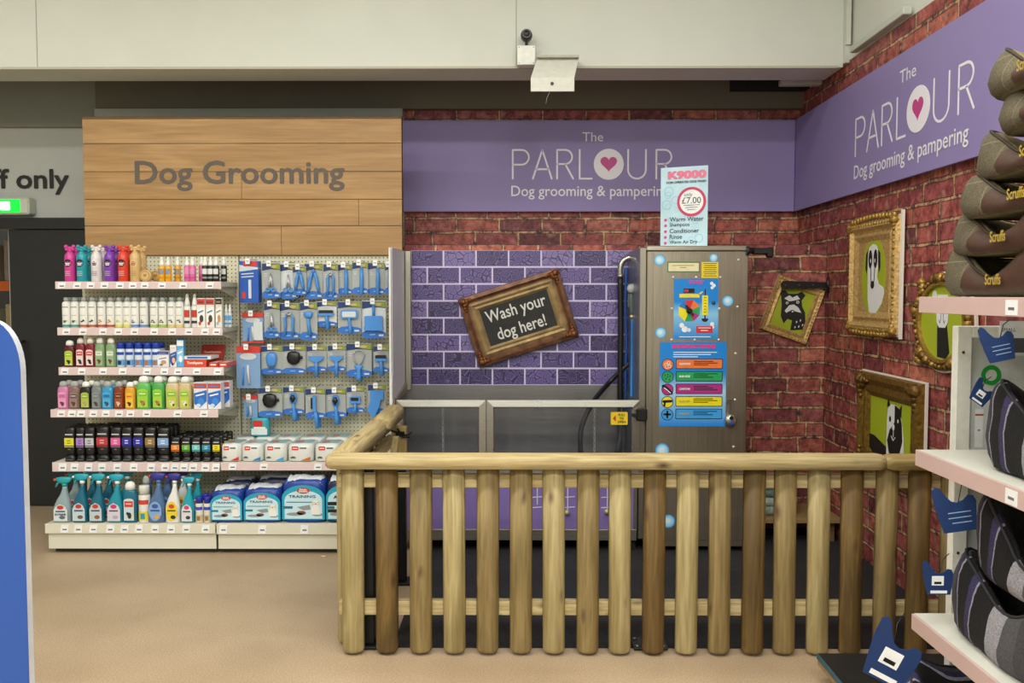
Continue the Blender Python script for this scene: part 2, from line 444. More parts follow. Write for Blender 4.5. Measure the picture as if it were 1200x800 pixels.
def tag(o, label, cat, group=None):
    o['label'] = label; o['category'] = cat
    if group: o['group'] = group
    return o
def struct(name, mb, mats):
    o = mb.build(name, mats); o['kind'] = 'structure'; return o

# ------------------------------------------------------------ shell
YB = 6.55            # real back wall
XR = 2.04            # right wall
YP = 5.93            # boxed-out lower wall behind the wash station
BRX = brick_mat(0); BRY = brick_mat(1)
WHITE = M('#d3d7ce', .6, 0, .02, 4, 'painted_white')
GREYW = M('#bfc2be', .7, 0, .02, 5, 'painted_grey')
DOORX = AT(13, 400, YB).x
struct('floor', MB().box(-7, 2.3, -5, 9.2, -.1, 0), floor_mat())
struct('ceiling', MB().box(-7, 2.3, -5, 9.2, 4.0, 4.1), M('#d8d8d0', .8, 0, .02, 4))
struct('wall_left', MB().box(-7.1, -7, -5, 9.2, 0, 4), M('#c9c6bb', .8, 0, .02, 4))
struct('wall_far', MB().box(-7, 2.3, 9.2, 9.3, 0, 4), M('#5a5852', .8, 0, .02, 4))
zr = AX(1099, 0, XR).z
zdoor = AT(50, 268, YB).z
b = MB()
b.box(DOORX, XR, YB, YB+.12, 0, 4)
b.box(-7, DOORX-1.15, YB, YB+.12, 0, 4); b.box(DOORX-1.15, DOORX, YB, YB+.12, zdoor, 4)
struct('wall_back', b, GREYW)
# brown-grey upper panel of the back wall right of the door
zt = AT(300, 131, YB).z
x0 = AT(112, 131, YB-.1).x
b = MB(); b.box(x0, XR-.001, YB-.1, YB-.001, zt, 3.999)
struct('trim_1', b, M('#6d6759', .7, 0, .03, 5))
b = MB(); b.box(x0, AT(474, 131, YB).x, YB-.12, YB-.001, AT(300, 137, YB-.1).z, zt-.001)
struct('trim_2', b, M('#a5a8a0', .6, 0, .02, 5))
b = MB(); b.box(AT(0, 180, YB).x-1.5, AT(100, 160, YB).x+.25, YB-.05, YB-.001, AT(50, 150, YB).z, 3.9)
struct('trim_3', b, M('#86887f', .7, 0, .03, 5))
# brick print on the real back wall above the boxing
zb = 2.985
struct('trim_11', MB().box(AT(474, 130, YB).x, XR-.001, YB-.03, YB-.001, 1.3, zb), BRX)
# near-black slab right of the grey, its colour stands in for the opening's shade
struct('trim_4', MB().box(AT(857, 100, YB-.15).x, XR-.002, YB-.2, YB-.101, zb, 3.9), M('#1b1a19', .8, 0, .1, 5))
# boxed-out lower wall
zl = AT(960, 287, YP).z
xb0 = AT(470, 350, YP).x
struct('wall_inner', MB().box(xb0, XR-.001, YP, YB-.031, 0, zl), BRX)
# narrow return strip in the corner
struct('trim_5', MB().box(AT(967, 400, YP).x-.0, XR-.001, YP-.05, YP-.001, 0, zl), BRX)
# right wall, brick below, paint above
struct('wall_right', MB().box(XR, XR+.2, -5, 9.2, 0, 4), WHITE)
struct('trim_12', MB().box(XR-.015, XR-.0005, 2.0, YB-.001, 0, zr), BRY)
# bulkhead
zk = AT(800, 79, 5.6).z
b = MB(); b.box(-7, AT(988, 60, 5.6).x, 5.6, 5.62, zk, 3.99); b.box(-7, AT(988, 60, 5.6).x, 5.62, 5.93, zk, zk+.02); b.box(-7, XR-.02, 5.9, 5.93, zk+.02, 3.99)
struct('trim_13', b, WHITE)
b = MB(); b.box(-7, AT(982, 60, 5.6).x, 5.585, 5.5995, zk-.008, zk+.006); struct('trim_6', b, M('#b9b5a4', .6, 0, .02, 5))
b = MB()
for sx in (43, 605): b.box(AT(sx, 40, 5.6).x-.002, AT(sx, 40, 5.6).x+.002, 5.598, 5.5999, zk+.01, 3.99)
struct('trim_7', b, M('#9b9c94', .6, 0, .02, 5))
# stepped end of bulkhead and vertical trunking
xe = AT(988, 60, 5.6).x
b = MB(); b.box(xe+.001, XR-.016, 5.55, 5.9, AT(1000, 52, 5.55).z, 3.99); b.box(xe+.001, xe+.06, 5.57, 5.9, zk+.02, AT(1000, 52, 5.55).z)
struct('trim_8', b, M('#cfd2c9', .6, 0, .02, 5))
b = MB(); xx = AT(1012, 20, 5.5).x
b.box(xx, xx+.05, 5.47, 5.549, AT(1012, 48, 5.47).z, 3.99, 0, .004); b.box(XR-.06, XR-.016, 4.7, 5.45, zr+.01, zr+.05, 0, .004)
tag(b.build('cable_trunking', M('#c3c8bd', .5, 0, .02, 5)), 'white plastic cable trunking running down beside the bulkhead end', 'trunking')

# black mat inside the pen
xm = -.55
b = MB(); b.box(xm, XR-.016, 3.86, YP-.06, .0005, .006)
tag(b.build('rubber_mat', M('#1d1e21', .75, 0, .25, 60, bmp=.3)), 'black rubber floor mat inside the wooden pen', 'mat')
# ------------------------------------------------------------ signs
PURP = M('#8d80b4', .55, 0, .02, 3, 'lilac_board')
LETW = M('#ece9f2', .5, 0, .01, 3)
PINK = M('#c2478a', .5, 0, .01, 3)
def heart(F, u, v, sz):
    pts = []
    for k in range(36):
        t = 2*PI*k/36
        pts.append((u+sz*16*math.sin(t)**3/17, v+sz*(13*math.cos(t)-5*math.cos(2*t)-2*math.cos(3*t)-math.cos(4*t)+2)/17))
    return pts
def parlour_sign(F, W, H, name, label, tcx, thc, thw, pv, pu, ph, dv, dw, dh):
    """F origin at lower left of board. tcx.. places of words in board units"""
    t = thing(name, label, 'sign', F.p(0, 0, 0))
    b = MB(); b.rect(F, 0, W, 0, H, 0, .02); b.build('sign_board', PURP, t)
    b = MB(); b.text(F, 'The', thc[0], thc[1], width=thw[0], height=thw[1], d=.0205, m=0); b.build('small_lettering', LETW, t)
    # thin capitals PARL O UR drawn as strokes in a unit box
    b = MB(); u0, u1 = pu; k = (u1-u0); v0 = pv-ph/2; th = ph*.062
    def X(x): return u0+k*x
    def Y(y): return v0+ph*y
    def S(p, closed=False): b.stroke(F, [(X(x), Y(y)) for x, y in p], th, .0205, .001, 0, closed)
    def arc(cx, cy, rx, ry, a0, a1, n=12): return [(cx+rx*math.cos(R(a0+(a1-a0)*i/n)), cy+ry*math.sin(R(a0+(a1-a0)*i/n))) for i in range(n+1)]
    S([(.01, 0), (.01, 1), (.065, 1)]+arc(.065, .745, .045, .255, 90, -90)+[(.01, .49)])
    S([(.135, 0), (.193, 1), (.252, 0)]); S([(.155, .33), (.232, .33)])
    S([(.285, 0), (.285, 1), (.335, 1)]+arc(.335, .755, .043, .245, 90, -90)+[(.285, .51)]); S([(.335, .51), (.385, 0)])
    S([(.425, 1), (.425, 0), (.5, 0)])
    b.build('capital_lettering', LETW, t); b = MB()
    S([(.725, 1), (.725, .33)]+arc(.78, .31, .055, .31, 180, 360)+[(.835, .33), (.835, 1)])
    S([(.9, 0), (.9, 1), (.95, 1)]+arc(.95, .755, .043, .245, 90, -90)+[(.9, .51)]); S([(.95, .51), (1.0, 0)])
    b.build('capital_lettering', LETW, t)
    cx, cy = X(.605), Y(.5)
    b = MB(); b.disc(F, cx, cy, k*.093, ph*.54, .0205, .002, 0, 36); d = b.build('heart_disc', LETW, t)
    b = MB(); b.poly(F, heart(F, cx, cy, ph*.31), .023, .001); b.build('heart', PINK, t)
    b = MB(); b.text(F, 'Dog grooming & pampering', tcx, dv, width=dw, height=dh, d=.0205, bold=.006); b.build('tagline_lettering', LETW, t)
    return t
YS = YB-.055
A = AT(473, 248, YS); B = AT(931, 141, YS)
sg = YS/FPX
F = Fr(A, (1, 0, 0)); H = B.z-A.z; W = B.x-A.x
def bu(px): return (AT(px, 250, YS).x-A.x)
def bv(py): return (AT(600, py, YS).z-A.z)
parlour_sign(F, W, H, 'fascia_sign', 'lilac sign on the back brick wall with a pink heart', bu(691), (bu(694), bv(161)), (24*sg, 10.5*sg),
             bv(193), (bu(599), bu(787)), 33*sg, bv(226), (bu(775)-bu(604))*1.075, 16*sg)
# right-hand sign, in the plane of the right wall
XS = XR-.04
ya, yb = AX(932, 200, XS).y, 3.15
zb0, zb1 = A.z, B.z
ya = YS-.02
F = Fr((XS, ya, zb0), (0, -1, 0))
def ry(px): return ya-AX(px, 150, XS).y
def rv(px, py): return AX(px, py, XS).z-zb0
parlour_sign(F, ya-yb, zb1-zb0, 'fascia_sign', 'lilac sign with a pink heart running along the right-hand brick wall', (ry(1006)+ry(1141))/2,
             ((ry(1058)+ry(1077))/2, (rv(1067, 87))), (ry(1077)-ry(1058), .065),
             rv(1080, 128), (ry(1006), ry(1146)), rv(1080, 103)-rv(1080, 153), rv(1073, 181), ry(1141)-ry(1006), .105)

# wooden category sign
YW = 5.78
WOODP = wood_mat('#a98352', '#b89261', '#af8958', 'oak_veneer', 0, False, .8, False, .5, 11)
t = thing('category_sign', 'oak plank sign above the grooming shelves with grey Dog Grooming lettering', 'sign', AT(285, 299, YW))
x0, x1 = AT(98, 220, YW).x, AT(471, 220, YW).x; z0, z1 = AT(285, 299, YW).z, AT(285, 139, YW).z
ys = [299, 264.5, 233.5, 201, 168, 139]
for a, c, jx in zip(ys[:-1], ys[1:], (329, 420, 283, None, None)):
    za, zc = AT(285, a, YW).z, AT(285, c, YW).z
    xs = [x0, AT(jx, 220, YW).x, x1] if jx else [x0, x1]
    for q in range(len(xs)-1):
        b = MB(); b.box(xs[q]+.001, xs[q+1]-.001, YW, YW+.018, za+.0015, zc-.0015, 0, .0012); b.build('plank', WOODP, t, origin=None)
b = MB(); b.box(x0, x1, YW+.019, YW+.05, z0, z1); b.build('backing_board', M('#5d4326', .7), t)
b = MB(); b.box(x0, x1, YW-.0, YW+.05, z1, z1+.012); b.build('top_shade_strip', M('#6b4a28', .7), t)  # dark strip, the shade along the sign's top put into its colour
F = Fr((0, YW, 0))
b = MB(); q0, q1 = AT(158, 205, YW), AT(404, 205, YW)
b.text(F, 'Dog Grooming', (q0.x+q1.x)/2, AT(280, 206, YW).z, width=q1.x-q0.x, height=AT(0, 188, YW).z-AT(0, 224, YW).z, d=.0005, bold=.018)
b.build('lettering', M('#5f554c', .6), t)

# Staff only lettering + exit sign, door
YL = YB-.055
b = MB(); q1 = AT(81, 210, YL+.05); q0 = AT(-1, 210, YL+.05)
F = Fr((0, YL+.05, 0))
hh = AT(0, 197, YL).z-AT(0, 228, YL).z
vs, fs, tx0, tx1, ty0, ty1 = text_geo('f only', .02); wf = q1.x-q0.x
vs, fs, sx0, sx1, _, _ = text_geo('Staff only', .02)
b.text(F, 'Staff only', q1.x, AT(0, 212, YL).z, width=wf*(sx1-sx0)/(tx1-tx0), height=hh, d=.001, align='r', bold=.02)
tag(b.build('wall_lettering', M('#26272a', .6)), 'dark Staff only lettering on the grey wall above the black door', 'lettering')
t = thing('exit_sign', 'lit green exit sign box with white arrow on the grey wall', 'sign', AT(-10, 252, YL))
xa, xc = AT(-62, 242, YL).x, AT(38, 242, YL).x; za, zc = AT(0, 252, YL).z, AT(0, 232, YL).z
b = MB(); b.box(xa, xc, YL-.05, YL+.054, za, zc, 0, .012); b.build('housing', M('#c9cdbf', .4), t)
b = MB(); F = Fr((0, YL-.05, 0)); b.rrect(F, xa+.02, xc-.06, za+.014, zc-.014, .01, .0002, .003)
b.build('green_panel', M('#05b030', .4, emit=1.6), t)
b = MB(); u = AT(11, 242, YL).x; vm = (za+zc)/2; b.rrect(F, u-.035, u+.035, vm-.03, vm+.03, .008, .0035, .001); u2 = AT(-8, 242, YL).x
b.build('pictogram', M('#e8fff0', .4, emit=2.0), t); b = MB()
b.stroke(F, [(u2-.05, vm), (u2+.03, vm)], .018, .0035); b.stroke(F, [(u2+.005, vm+.03), (u2+.035, vm), (u2+.005, vm-.03)], .016, .0035)
b.build('pictogram', M('#e8fff0', .4, emit=2.0), t)
BLK = M('#17191a', .45, 0, .1, 10, 'black_paint')
b = MB(); b.box(DOORX-1.4, AT(105, 300, YB-.1).x, YB-.1, YB-.052, AT(0, 268, YB-.1).z, AT(0, 255, YB-.1).z)
b.box(DOORX-1.4, AT(105, 300, YB-.1).x, YB-.052, YB-.001, AT(0, 268, YB-.1).z+.01, AT(0, 255, YB-.1).z)
struct('trim_9', b, BLK)
xd0, xd1 = AT(13, 400, YB-.08).x, AT(130, 400, YB-.08).x
b = MB(); b.box(xd0, xd1, YB-.075, YB-.035, .006, AT(0, 267, YB-.08).z-.012, 0, .003)
d = b.build('door_1', M('#1c1f20', .4, 0, .1, 6)); d['kind'] = 'structure'
b = MB(); hx = AT(26, 400, YB-.1).x
b.tube([(hx, YB-.076, AT(0, 399, YB).z), (hx, YB-.12, AT(0, 400, YB).z), (hx, YB-.12, AT(0, 438, YB).z), (hx, YB-.076, AT(0, 439, YB).z)], .011)
h = b.build('door_handle', M('#26282a', .35, .6), d)
# stock room racking behind the doorway
t = thing('stock_rack', 'orange and steel stockroom racking seen through the doorway at the left edge', 'rack', (DOORX-.8, 7.4, 0))
b = MB()
for x in (DOORX-1.7, DOORX+.35): b.box(x, x+.06, 7.3, 7.36, 0, 2.7)
b.build('upright', M('#4a4d50', .4, .5), t)
for z in (.5, 1.05, 1.58, 2.1): b = MB(); b.box(DOORX-1.64, DOORX+.35, 7.3, 7.34, z, z+.08); b.box(DOORX-1.64, DOORX+.35, 7.34, 7.9, z+.05, z+.08, 1); b.build('beam', [M('#d1641c', .5), M('#8b8b86', .5)], t)
random.seed(3)
for z, cs in ((2.18, ('#8a5a2a', '#c79a3a')), (1.66, ('#c9b79a', '#9a8f80')), (1.13, ('#b6b39a', '#a7956a')), (.58, ('#6f5f48', '#a09a88'))):
    for k, c in enumerate(cs+(cs[0],)):
        x = DOORX-.95+k*.42
        b = MB(); b.box(x, x+.36, 7.41, 7.8, z+.002, z+.3+.04*(k % 2), 0, .005); b.rect(Fr((0, 7.41, 0)), x+.1, x+.26, z+.1, z+.2, .0005, .001, 1)
        tag(b.build('cardboard_box', [M(c, .8, bmp=.2), M('#ddd8cc', .7)], None), '%s carton on the %s beam of the stockroom racking' % (('left', 'middle', 'right-hand')[k], {2.18: 'top', 1.66: 'second', 1.13: 'third', .58: 'lowest'}[z]), 'box', 'stockroom cartons')
b = None
# small round notice on the left upright end
# ------------------------------------------------------------ ceiling camera bits
t = thing('security_camera', 'small black dome camera on a white junction box on the bulkhead', 'camera', AT(617, 77, 5.58))
p0, p1 = AT(606, 77, 5.54), AT(627.5, 54, 5.54)
b = MB(); b.box(p0.x, p1.x, 5.52, 5.584, p0.z, p1.z, 0, .004); b.build('junction_box', M('#e6e8e2', .4), t)
b = MB()
for u in (.012, p1.x-p0.x-.012):
    for v in (.012, p1.z-p0.z-.012): b.disc(Fr((0, 5.52, 0)), p0.x+u, p0.z+v, .003, None, .0003, .001, 0, 8)
b.build('screw', M('#555555', .4, .6), t)
c = AT(617, 41, 5.52)
b = MB(); b.tube([(c.x, 5.55, p1.z-.002), (c.x, 5.53, c.z-.01)], .009); b.build('bracket', M('#35373a', .4), t)
b = MB(); b.lathe([(.0001, -.045), (.02, -.042), (.033, -.025), (.036, 0), (.034, .03), (.02, .04), (.0001, .042)], (c.x, 5.53, c.z), 18, 0, 'y')
b.ring(Fr((c.x, 5.49, c.z)), 0, 0, .026, .018, -.004, .006, 1); b.build('camera_head', [M('#191a1c', .35), M('#3c3e42', .3)], t)
t = thing('bracket_shelf', 'white bent metal bracket plate hanging under the bulkhead beside the camera', 'bracket', AT(650, 75, 5.55))
q = [AT(629, 72, 5.58), AT(677, 72, 5.58)]
b = MB(); b.box(q[0].x, q[1].x, 5.46, 5.584, q[0].z-.004, q[0].z+.008); b.build('top_plate', M('#b8b6a8', .5), t)
yf = 5.30
lo, hi = AT(622, 107, yf), AT(673, 91, yf)
b = MB(); b.box(lo.x, hi.x, yf, yf+.004, lo.z, hi.z); b.add([(lo.x, yf, hi.z), (hi.x, yf, hi.z), (q[1].x, 5.5, q[0].z-.004), (q[0].x, 5.5, q[0].z-.004)], [(0, 1, 2, 3)], 0)
b.build('front_plate', M('#d9d9cf', .5), t)
b = MB(); c = AT(647, 98, yf); b.disc(Fr((0, yf, 0)), c.x, c.z, .01, None, .0003, .004, 0, 14); b.build('bolt', M('#3a3a38', .4, .5), t)
b = MB(); c = AT(645, 106, yf); b.tube([(c.x, yf+.01, c.z), (c.x-.02, yf+.02, c.z-.04), (c.x-.025, yf+.02, c.z-.07)], .0015, 5); b.build('loose_wire', M('#a9a79a', .4), t)
# strip light in the dark opening
b = MB(); p0, p1 = AT(913, 101, 6.1), AT(961, 94, 6.1)
b.box(p0.x, p1.x, 6.05, 6.12, p0.z, p1.z, 0, .006); b.box(p0.x+.03, p0.x+.04, 6.08, 6.1, p1.z, 3.99)
tag(b.build('strip_fitting', M('#b9b8ae', .5)), 'slim unlit strip fitting in the dark gap over the brick corner', 'light fitting')

# ------------------------------------------------------------ framed dog pictures
GOLD = M('#a98540', .38, .55, .35, 60, 'gilt', bmp=.6)
GOLDD = M('#6f5222', .42, .55, .4, 50, 'dark_gilt', bmp=.6)
GOLDL = M('#c7a468', .45, .35, .3, 60, 'pale_gilt', bmp=.5)
LIME = M('#a5b324', .5, 0, .02, 5)
INK = M('#191919', .5, 0, .05, 5); PAPER = M('#e6e6e8', .5, 0, .02, 5); EDGEW = M('#e9e2da', .5, 0, .02, 5)
def frame_ring(b, F, u0, u1, v0, v1, wd, prof, m=0):
    """mitred moulding; prof = [(t 0..1 from outside in, height)]"""
    vs = []
    for t_, h in prof:
        o = wd*t_
        vs += [F.p(u0+o, v0+o, h), F.p(u1-o, v0+o, h), F.p(u1-o, v1-o, h), F.p(u0+o, v1-o, h)]
    fs = []
    for i in range(len(prof)-1):
        for k in range(4): fs.append((i*4+k, i*4+(k+1) % 4, (i+1)*4+(k+1) % 4, (i+1)*4+k))
    b.add(vs, fs, m)
def ornaments(b, F, u0, u1, v0, v1, r, h, m=0, step=None, corner=True):
    if step:
        n = int((u1-u0)/step)
        for k in range(n+1):
            for v in (v0, v1): b.ball(F.p(u0+(u1-u0)*k/n, v, h), r*.55, 6, m)
        n = int((v1-v0)/step)
        for k in range(1, n):
            for u in (u0, u1): b.ball(F.p(u, v0+(v1-v0)*k/n, h), r*.55, 6, m)
    if corner:
        for u in (u0, u1):
            for v in (v0, v1):
                su, sv = (1 if u == u0 else -1), (1 if v == v0 else -1)
                for du, dv, rr in ((0, 0, 1), (.9, .1, .75), (.1, .9, .75), (1.7, .0, .55), (0, 1.7, .55), (.7, .7, .6), (2.4, .1, .4), (.1, 2.4, .4)):
                    b.ball(F.p(u+su*du*r, v+sv*dv*r, h), r*rr, 8, m)
# greyhound, right wall, ornate rectangular frame
XP = XR-.03
def pic_frame(px0, px1, py_top, py_bot, pxr):
    y0, y1 = AX(px0, 345, XP).y, AX(px1, 345, XP).y
    zt, zb_ = AX(pxr, py_top, XP).z, AX(pxr, py_bot, XP).z
    return Fr((XP, y0, zb_), (0, -1, 0)), y0-y1, zt-zb_
F, W, H = pic_frame(1000, 1058, 262, 389, 1002)
t = thing('framed_picture', 'gilt framed oval picture of a long-nosed white dog on the right brick wall', 'picture', F.O)
b = MB(); b.rect(F, 0, W, 0, H, 0, .012); b.rect(F, W-.012, W+.006, -.01, H+.02, .0, .014, 0); b.build('backing_board', EDGEW, t)
b = MB(); frame_ring(b, F, .01, W-.02, .01, H-.01, .12, [(0, .012), (.05, .035), (.3, .045), (.45, .025), (.55, .022), (.7, .032), (1, .016)], 0)
ornaments(b, F, .03, W-.04, .03, H-.03, .026, .034, 1, .035)
for k in range(14):
    a = (k-6.5)/6.5; b.ball(F.p(W/2+a*W*.42, H-.015+.025*(1-a*a)**.5 if abs(a) < 1 else H, .03), .02, 6, 1)
    b.ball(F.p(W/2+a*W*.42, .015-.01*(1-a*a)**.5, .03), .018, 6, 1)
b.build('frame_moulding', [GOLDL, GOLD], t)
b = MB(); b.rect(F, .12, W-.13, .12, H-.12, .012, .006, 1); cx, cy = W/2, H/2
b.disc(F, cx, cy, W*.24, H*.345, .018, .001, 0, 40)
b.poly(F, [(cx-.085, cy+.12), (cx-.065, cy+.165), (cx-.015, cy+.185), (cx+.035, cy+.175), (cx+.07, cy+.13), (cx+.065, cy+.06), (cx+.05, cy-.0), (cx+.075, cy-.04), (cx+.14, cy-.06), (cx+.155, cy-.09), (cx+.12, cy-.15), (cx+.05, cy-.2), (cx-.02, cy-.215), (cx-.055, cy-.19), (cx-.075, cy-.12), (cx-.08, cy)], .019, .001, 2)
for s_ in (-1, 1):
    c0 = cx-.008
    b.disc(F, c0+s_*.036, cy+.1, .026, .052, .0202, .0008, 3, 18); b.disc(F, c0+s_*.03, cy+.09, .006, .012, .0212, .0006, 2, 10)
    b.poly(F, [(c0+s_*.07, cy+.15), (c0+s_*.1, cy+.13), (c0+s_*.105, cy+.05), (c0+s_*.085, cy+.02), (c0+s_*.075, cy+.07)], .0202, .0008, 3)
    b.stroke(F, [(c0+s_*.03, cy+.06), (c0+s_*.02, cy-.03)], .008, .0202, .0008, 3)
b.disc(F, cx-.008, cy-.045, .026, .022, .0202, .001, 3, 14); b.disc(F, cx-.008, cy-.012, .01, .012, .0202, .001, 2, 10)
b.build('dog_picture', [LIME, GOLDL, PAPER, INK], t)
# bulldog, right wall, lower
F, W, H = pic_frame(1015, 1091, 433, 553, 1017)
t = thing('framed_picture', 'dark gilt square frame with a black and white bulldog picture, low on the right wall', 'picture', F.O)
b = MB(); b.rect(F, 0, W, 0, H, 0, .012); b.build('backing_board', EDGEW, t)
b = MB(); frame_ring(b, F, .008, W-.012, .008, H-.008, .13, [(0, .012), (.06, .045), (.25, .05), (.5, .03), (.75, .036), (1, .014)], 0)
ornaments(b, F, .05, W-.05, .05, H-.05, .04, .04, 1); b.build('frame_moulding', [M('#86682a', .36, .6, .4, 40, bmp=.5), GOLDD], t)
b = MB(); b.rect(F, .12, W-.12, .12, H-.12, .012, .002, 0); cx, cy = W*.57, H*.5
b.poly(F, [(cx-.1, .122), (cx-.1, cy+.03), (cx-.09, cy+.11), (cx-.05, cy+.14), (cx+.0, cy+.14), (cx+.05, cy+.13), (cx+.09, cy+.05), (cx+.11, cy-.02), (cx+.12, .122)], .0142, .001, 1)
b.poly(F, [(cx, cy+.139), (cx+.05, cy+.13), (cx+.09, cy+.05), (cx+.1, cy-.04), (cx+.06, cy-.13), (cx-.06, cy-.13), (cx-.09, cy-.06), (cx-.06, cy+.0), (cx-.02, cy+.03), (cx, cy+.05)], .0153, .001, 2)
b.poly(F, [(cx-.1, cy+.12), (cx-.085, cy+.18), (cx-.06, cy+.13)], .0153, .001, 2); b.poly(F, [(cx+.05, cy+.12), (cx+.085, cy+.15), (cx+.08, cy+.08)], .0153, .001, 2)
b.poly(F, [(.122, cy-.13), (.122, cy-.06), (.2, cy-.06), (cx-.1, cy-.1), (cx-.1, cy-.18), (.2, cy-.17)], .0153, .001, 2)
b.disc(F, cx-.055, cy+.06, .012, .016, .0165, .001, 2, 12); b.disc(F, cx+.045, cy+.06, .007, .01, .0165, .001, 1, 12); b.disc(F, cx-.01, cy+.02, .014, .018, .0165, .001, 1, 12)
b.stroke(F, [(cx-.01, cy+.01), (cx-.01, cy-.03)], .005, .0165, .001, 1); b.stroke(F, [(cx-.035, cy-.03), (cx-.01, cy-.05), (cx+.015, cy-.03)], .005, .0165, .001, 1)
b.build('dog_picture', [LIME, PAPER, INK], t)
# oval frame, partly behind the bed shelf
y0, y1 = AX(1077, 345, XP).y, AX(1146, 345, XP).y
zt_, zb_ = AX(1078, 322, XP).z, AX(1105, 434, XP).z
W, H = y0-y1, zt_-zb_; F = Fr((XP, y0, zb_), (0, -1, 0)); cx, cy = W/2, H/2
t = thing('framed_picture', 'oval gilt frame with a white muzzled dog, half hidden behind the pet bed shelves', 'picture', F.O)
b = MB(); b.disc(F, cx, cy, W*.52, H*.52, 0, .012, 0, 40); b.build('backing_board', EDGEW, t)
b = MB(); n = 48
for k in range(n):
    a = 2*PI*k/n; rr = .016+.007*math.sin(5*a)+.004*math.cos(11*a)
    b.ball(F.p(cx+W*.46*math.cos(a), cy+H*.46*math.sin(a), .025), rr*1.15, 8, k % 2)
b.ring(F, cx, cy, W*.42, W*.385, .012, .022, 0, 40, H*.42, H*.385); b.ring(F, cx, cy, W*.5, W*.42, .012, .012, 1, 40, H*.5, H*.42)
for u_, v_ in ((.13, .13), (.13, .87), (.87, .13), (.87, .87)): 
    for q in range(6): b.ball(F.p(W*u_+random.uniform(-.03, .03), H*v_+random.uniform(-.03, .03), .025), .022, 8, q % 2)
b.build('frame_moulding', [GOLD, GOLDD], t)
b = MB(); b.disc(F, cx, cy, W*.39, H*.39, .0125, .003, 0, 40)
b.poly(F, [(cx-.045, cy-.165), (cx-.05, cy-.03), (cx-.03, cy+.02), (cx+.03, cy+.02), (cx+.05, cy-.03), (cx+.075, cy-.14), (cx+.04, cy-.17)], .0157, .001, 2)
b.poly(F, [(cx-.06, cy+.05), (cx-.055, cy+.0), (cx-.03, cy-.025), (cx+.03, cy-.025), (cx+.055, cy+.0), (cx+.06, cy+.06), (cx+.05, cy+.13), (cx-.05, cy+.13)], .0168, .001, 1)
for s_ in (-1, 1): b.stroke(F, [(cx+s_*.012, cy+.06), (cx+s_*.012, cy+.01), (cx+s_*.022, cy-.005), (cx+s_*.03, cy+.01)], .003, .018, .0006, 2)
b.disc(F, cx-.085, cy+.12, .025, .03, .0157, .001, 1, 14)
b.build('dog_picture', [LIME, PAPER, INK], t)
# tilted terrier frame on the boxing
YQ = YP-.002
P = [AT(x, y, YQ) for x, y in ((889, 385), (943, 404), (963, 339), (911, 321))]
Rv = (P[1]-P[0]); W = Rv.length; Rv.normalize(); Uv = (P[3]-P[0]); Uv = (Uv-Rv*Uv.dot(Rv)); H = Uv.length
F = Fr(P[0], Rv, Uv)
t = thing('framed_picture', 'crooked beaded gilt frame with a black schnauzer picture, right of the steel cabinet', 'picture', F.O)
b = MB(); b.rect(F, 0, W, 0, H, 0, .01); b.build('backing_board', EDGEW, t)
b = MB(); frame_ring(b, F, 0, W, 0, H, .055, [(0, .01), (.1, .03), (.5, .024), (.8, .03), (1, .012)], 0); ornaments(b, F, .016, W-.016, .016, H-.016, .014, .028, 0, .022, False)
b.build('frame_moulding', GOLDL, t)
b = MB(); b.rect(F, .05, W-.05, .05, H-.05, .01, .003, 0); cx, cy = W*.5, H*.5
def rot(p, a=R(19)): return [(cx+(x*math.cos(a)-y*math.sin(a)), cy+(x*math.sin(a)+y*math.cos(a))) for x, y in p]
b.poly(F, rot([(-.075, .09), (-.085, .125), (-.05, .13), (-.03, .105), (.03, .105), (.06, .12), (.085, .095), (.06, .06), (.065, .02), (.085, -.02), (.09, -.13), (-.01, -.135), (.0, -.07), (-.03, -.06), (-.055, -.09), (-.075, -.04), (-.07, .03)]), .0131, .001, 1)
b.poly(F, rot([(-.055, .075), (-.02, .095), (.0, .08), (.03, .095), (.05, .07), (.01, .06), (-.02, .055)]), .0142, .001, 2)
b.poly(F, rot([(-.05, -.005), (-.02, .03), (.01, .035), (.04, .015), (.06, -.02), (.02, -.01), (-.01, -.005), (-.04, -.02)]), .0142, .001, 2)
for x, y, r_ in ((-.035, .045, .009), (.035, .05, .01)): q = rot([(x, y)])[0]; b.disc(F, q[0], q[1], r_, None, .0142, .001, 2, 12); b.disc(F, q[0], q[1], r_*.5, None, .0153, .001, 1, 10)
q = rot([(0, -.015)])[0]; b.disc(F, q[0], q[1], .015, None, .0153, .001, 1, 14); b.disc(F, q[0], q[1]+.004, .006, None, .0164, .001, 2, 10)
for x, y in ((.03, -.08), (.055, -.07), (.045, -.11), (.07, -.1), (.02, -.115)): q = rot([(x, y)])[0]; b.disc(F, q[0], q[1], .004, .008, .0142, .001, 2, 8)
b.build('dog_picture', [LIME, INK, PAPER], t)
# chalkboard with gilt frame on the tiles
YT = YP-.02
P = [AT(x, y, YT-.01) for x, y in ((562, 431), (679, 394), (657, 317), (541, 349))]
Rv = (P[1]-P[0]); W = Rv.length; Rv.normalize(); Uv = (P[3]-P[0]); Uv = (Uv-Rv*Uv.dot(Rv)); H = Uv.length
F = Fr(P[0], Rv, Uv)
t = thing('chalkboard', 'tilted chalkboard in a worn gilt frame on the purple tiles reading Wash your dog here!', 'sign', F.O)
b = MB(); b.rect(F, 0, W, 0, H, 0, .01); b.build('backing_board', M('#4a2b22', .6), t)
b = MB(); frame_ring(b, F, 0, W, 0, H, .115, [(0, .01), (.04, .032), (.25, .038), (.42, .02), (.5, .02)], 0); frame_ring(b, F, .0575, W-.0575, .0575, H-.0575, .0575, [(0, .02), (.24, .03), (.5, .02), (.72, .028), (1, .012)], 2)
ornaments(b, F, .03, W-.03, .03, H-.03, .026, .034, 1)
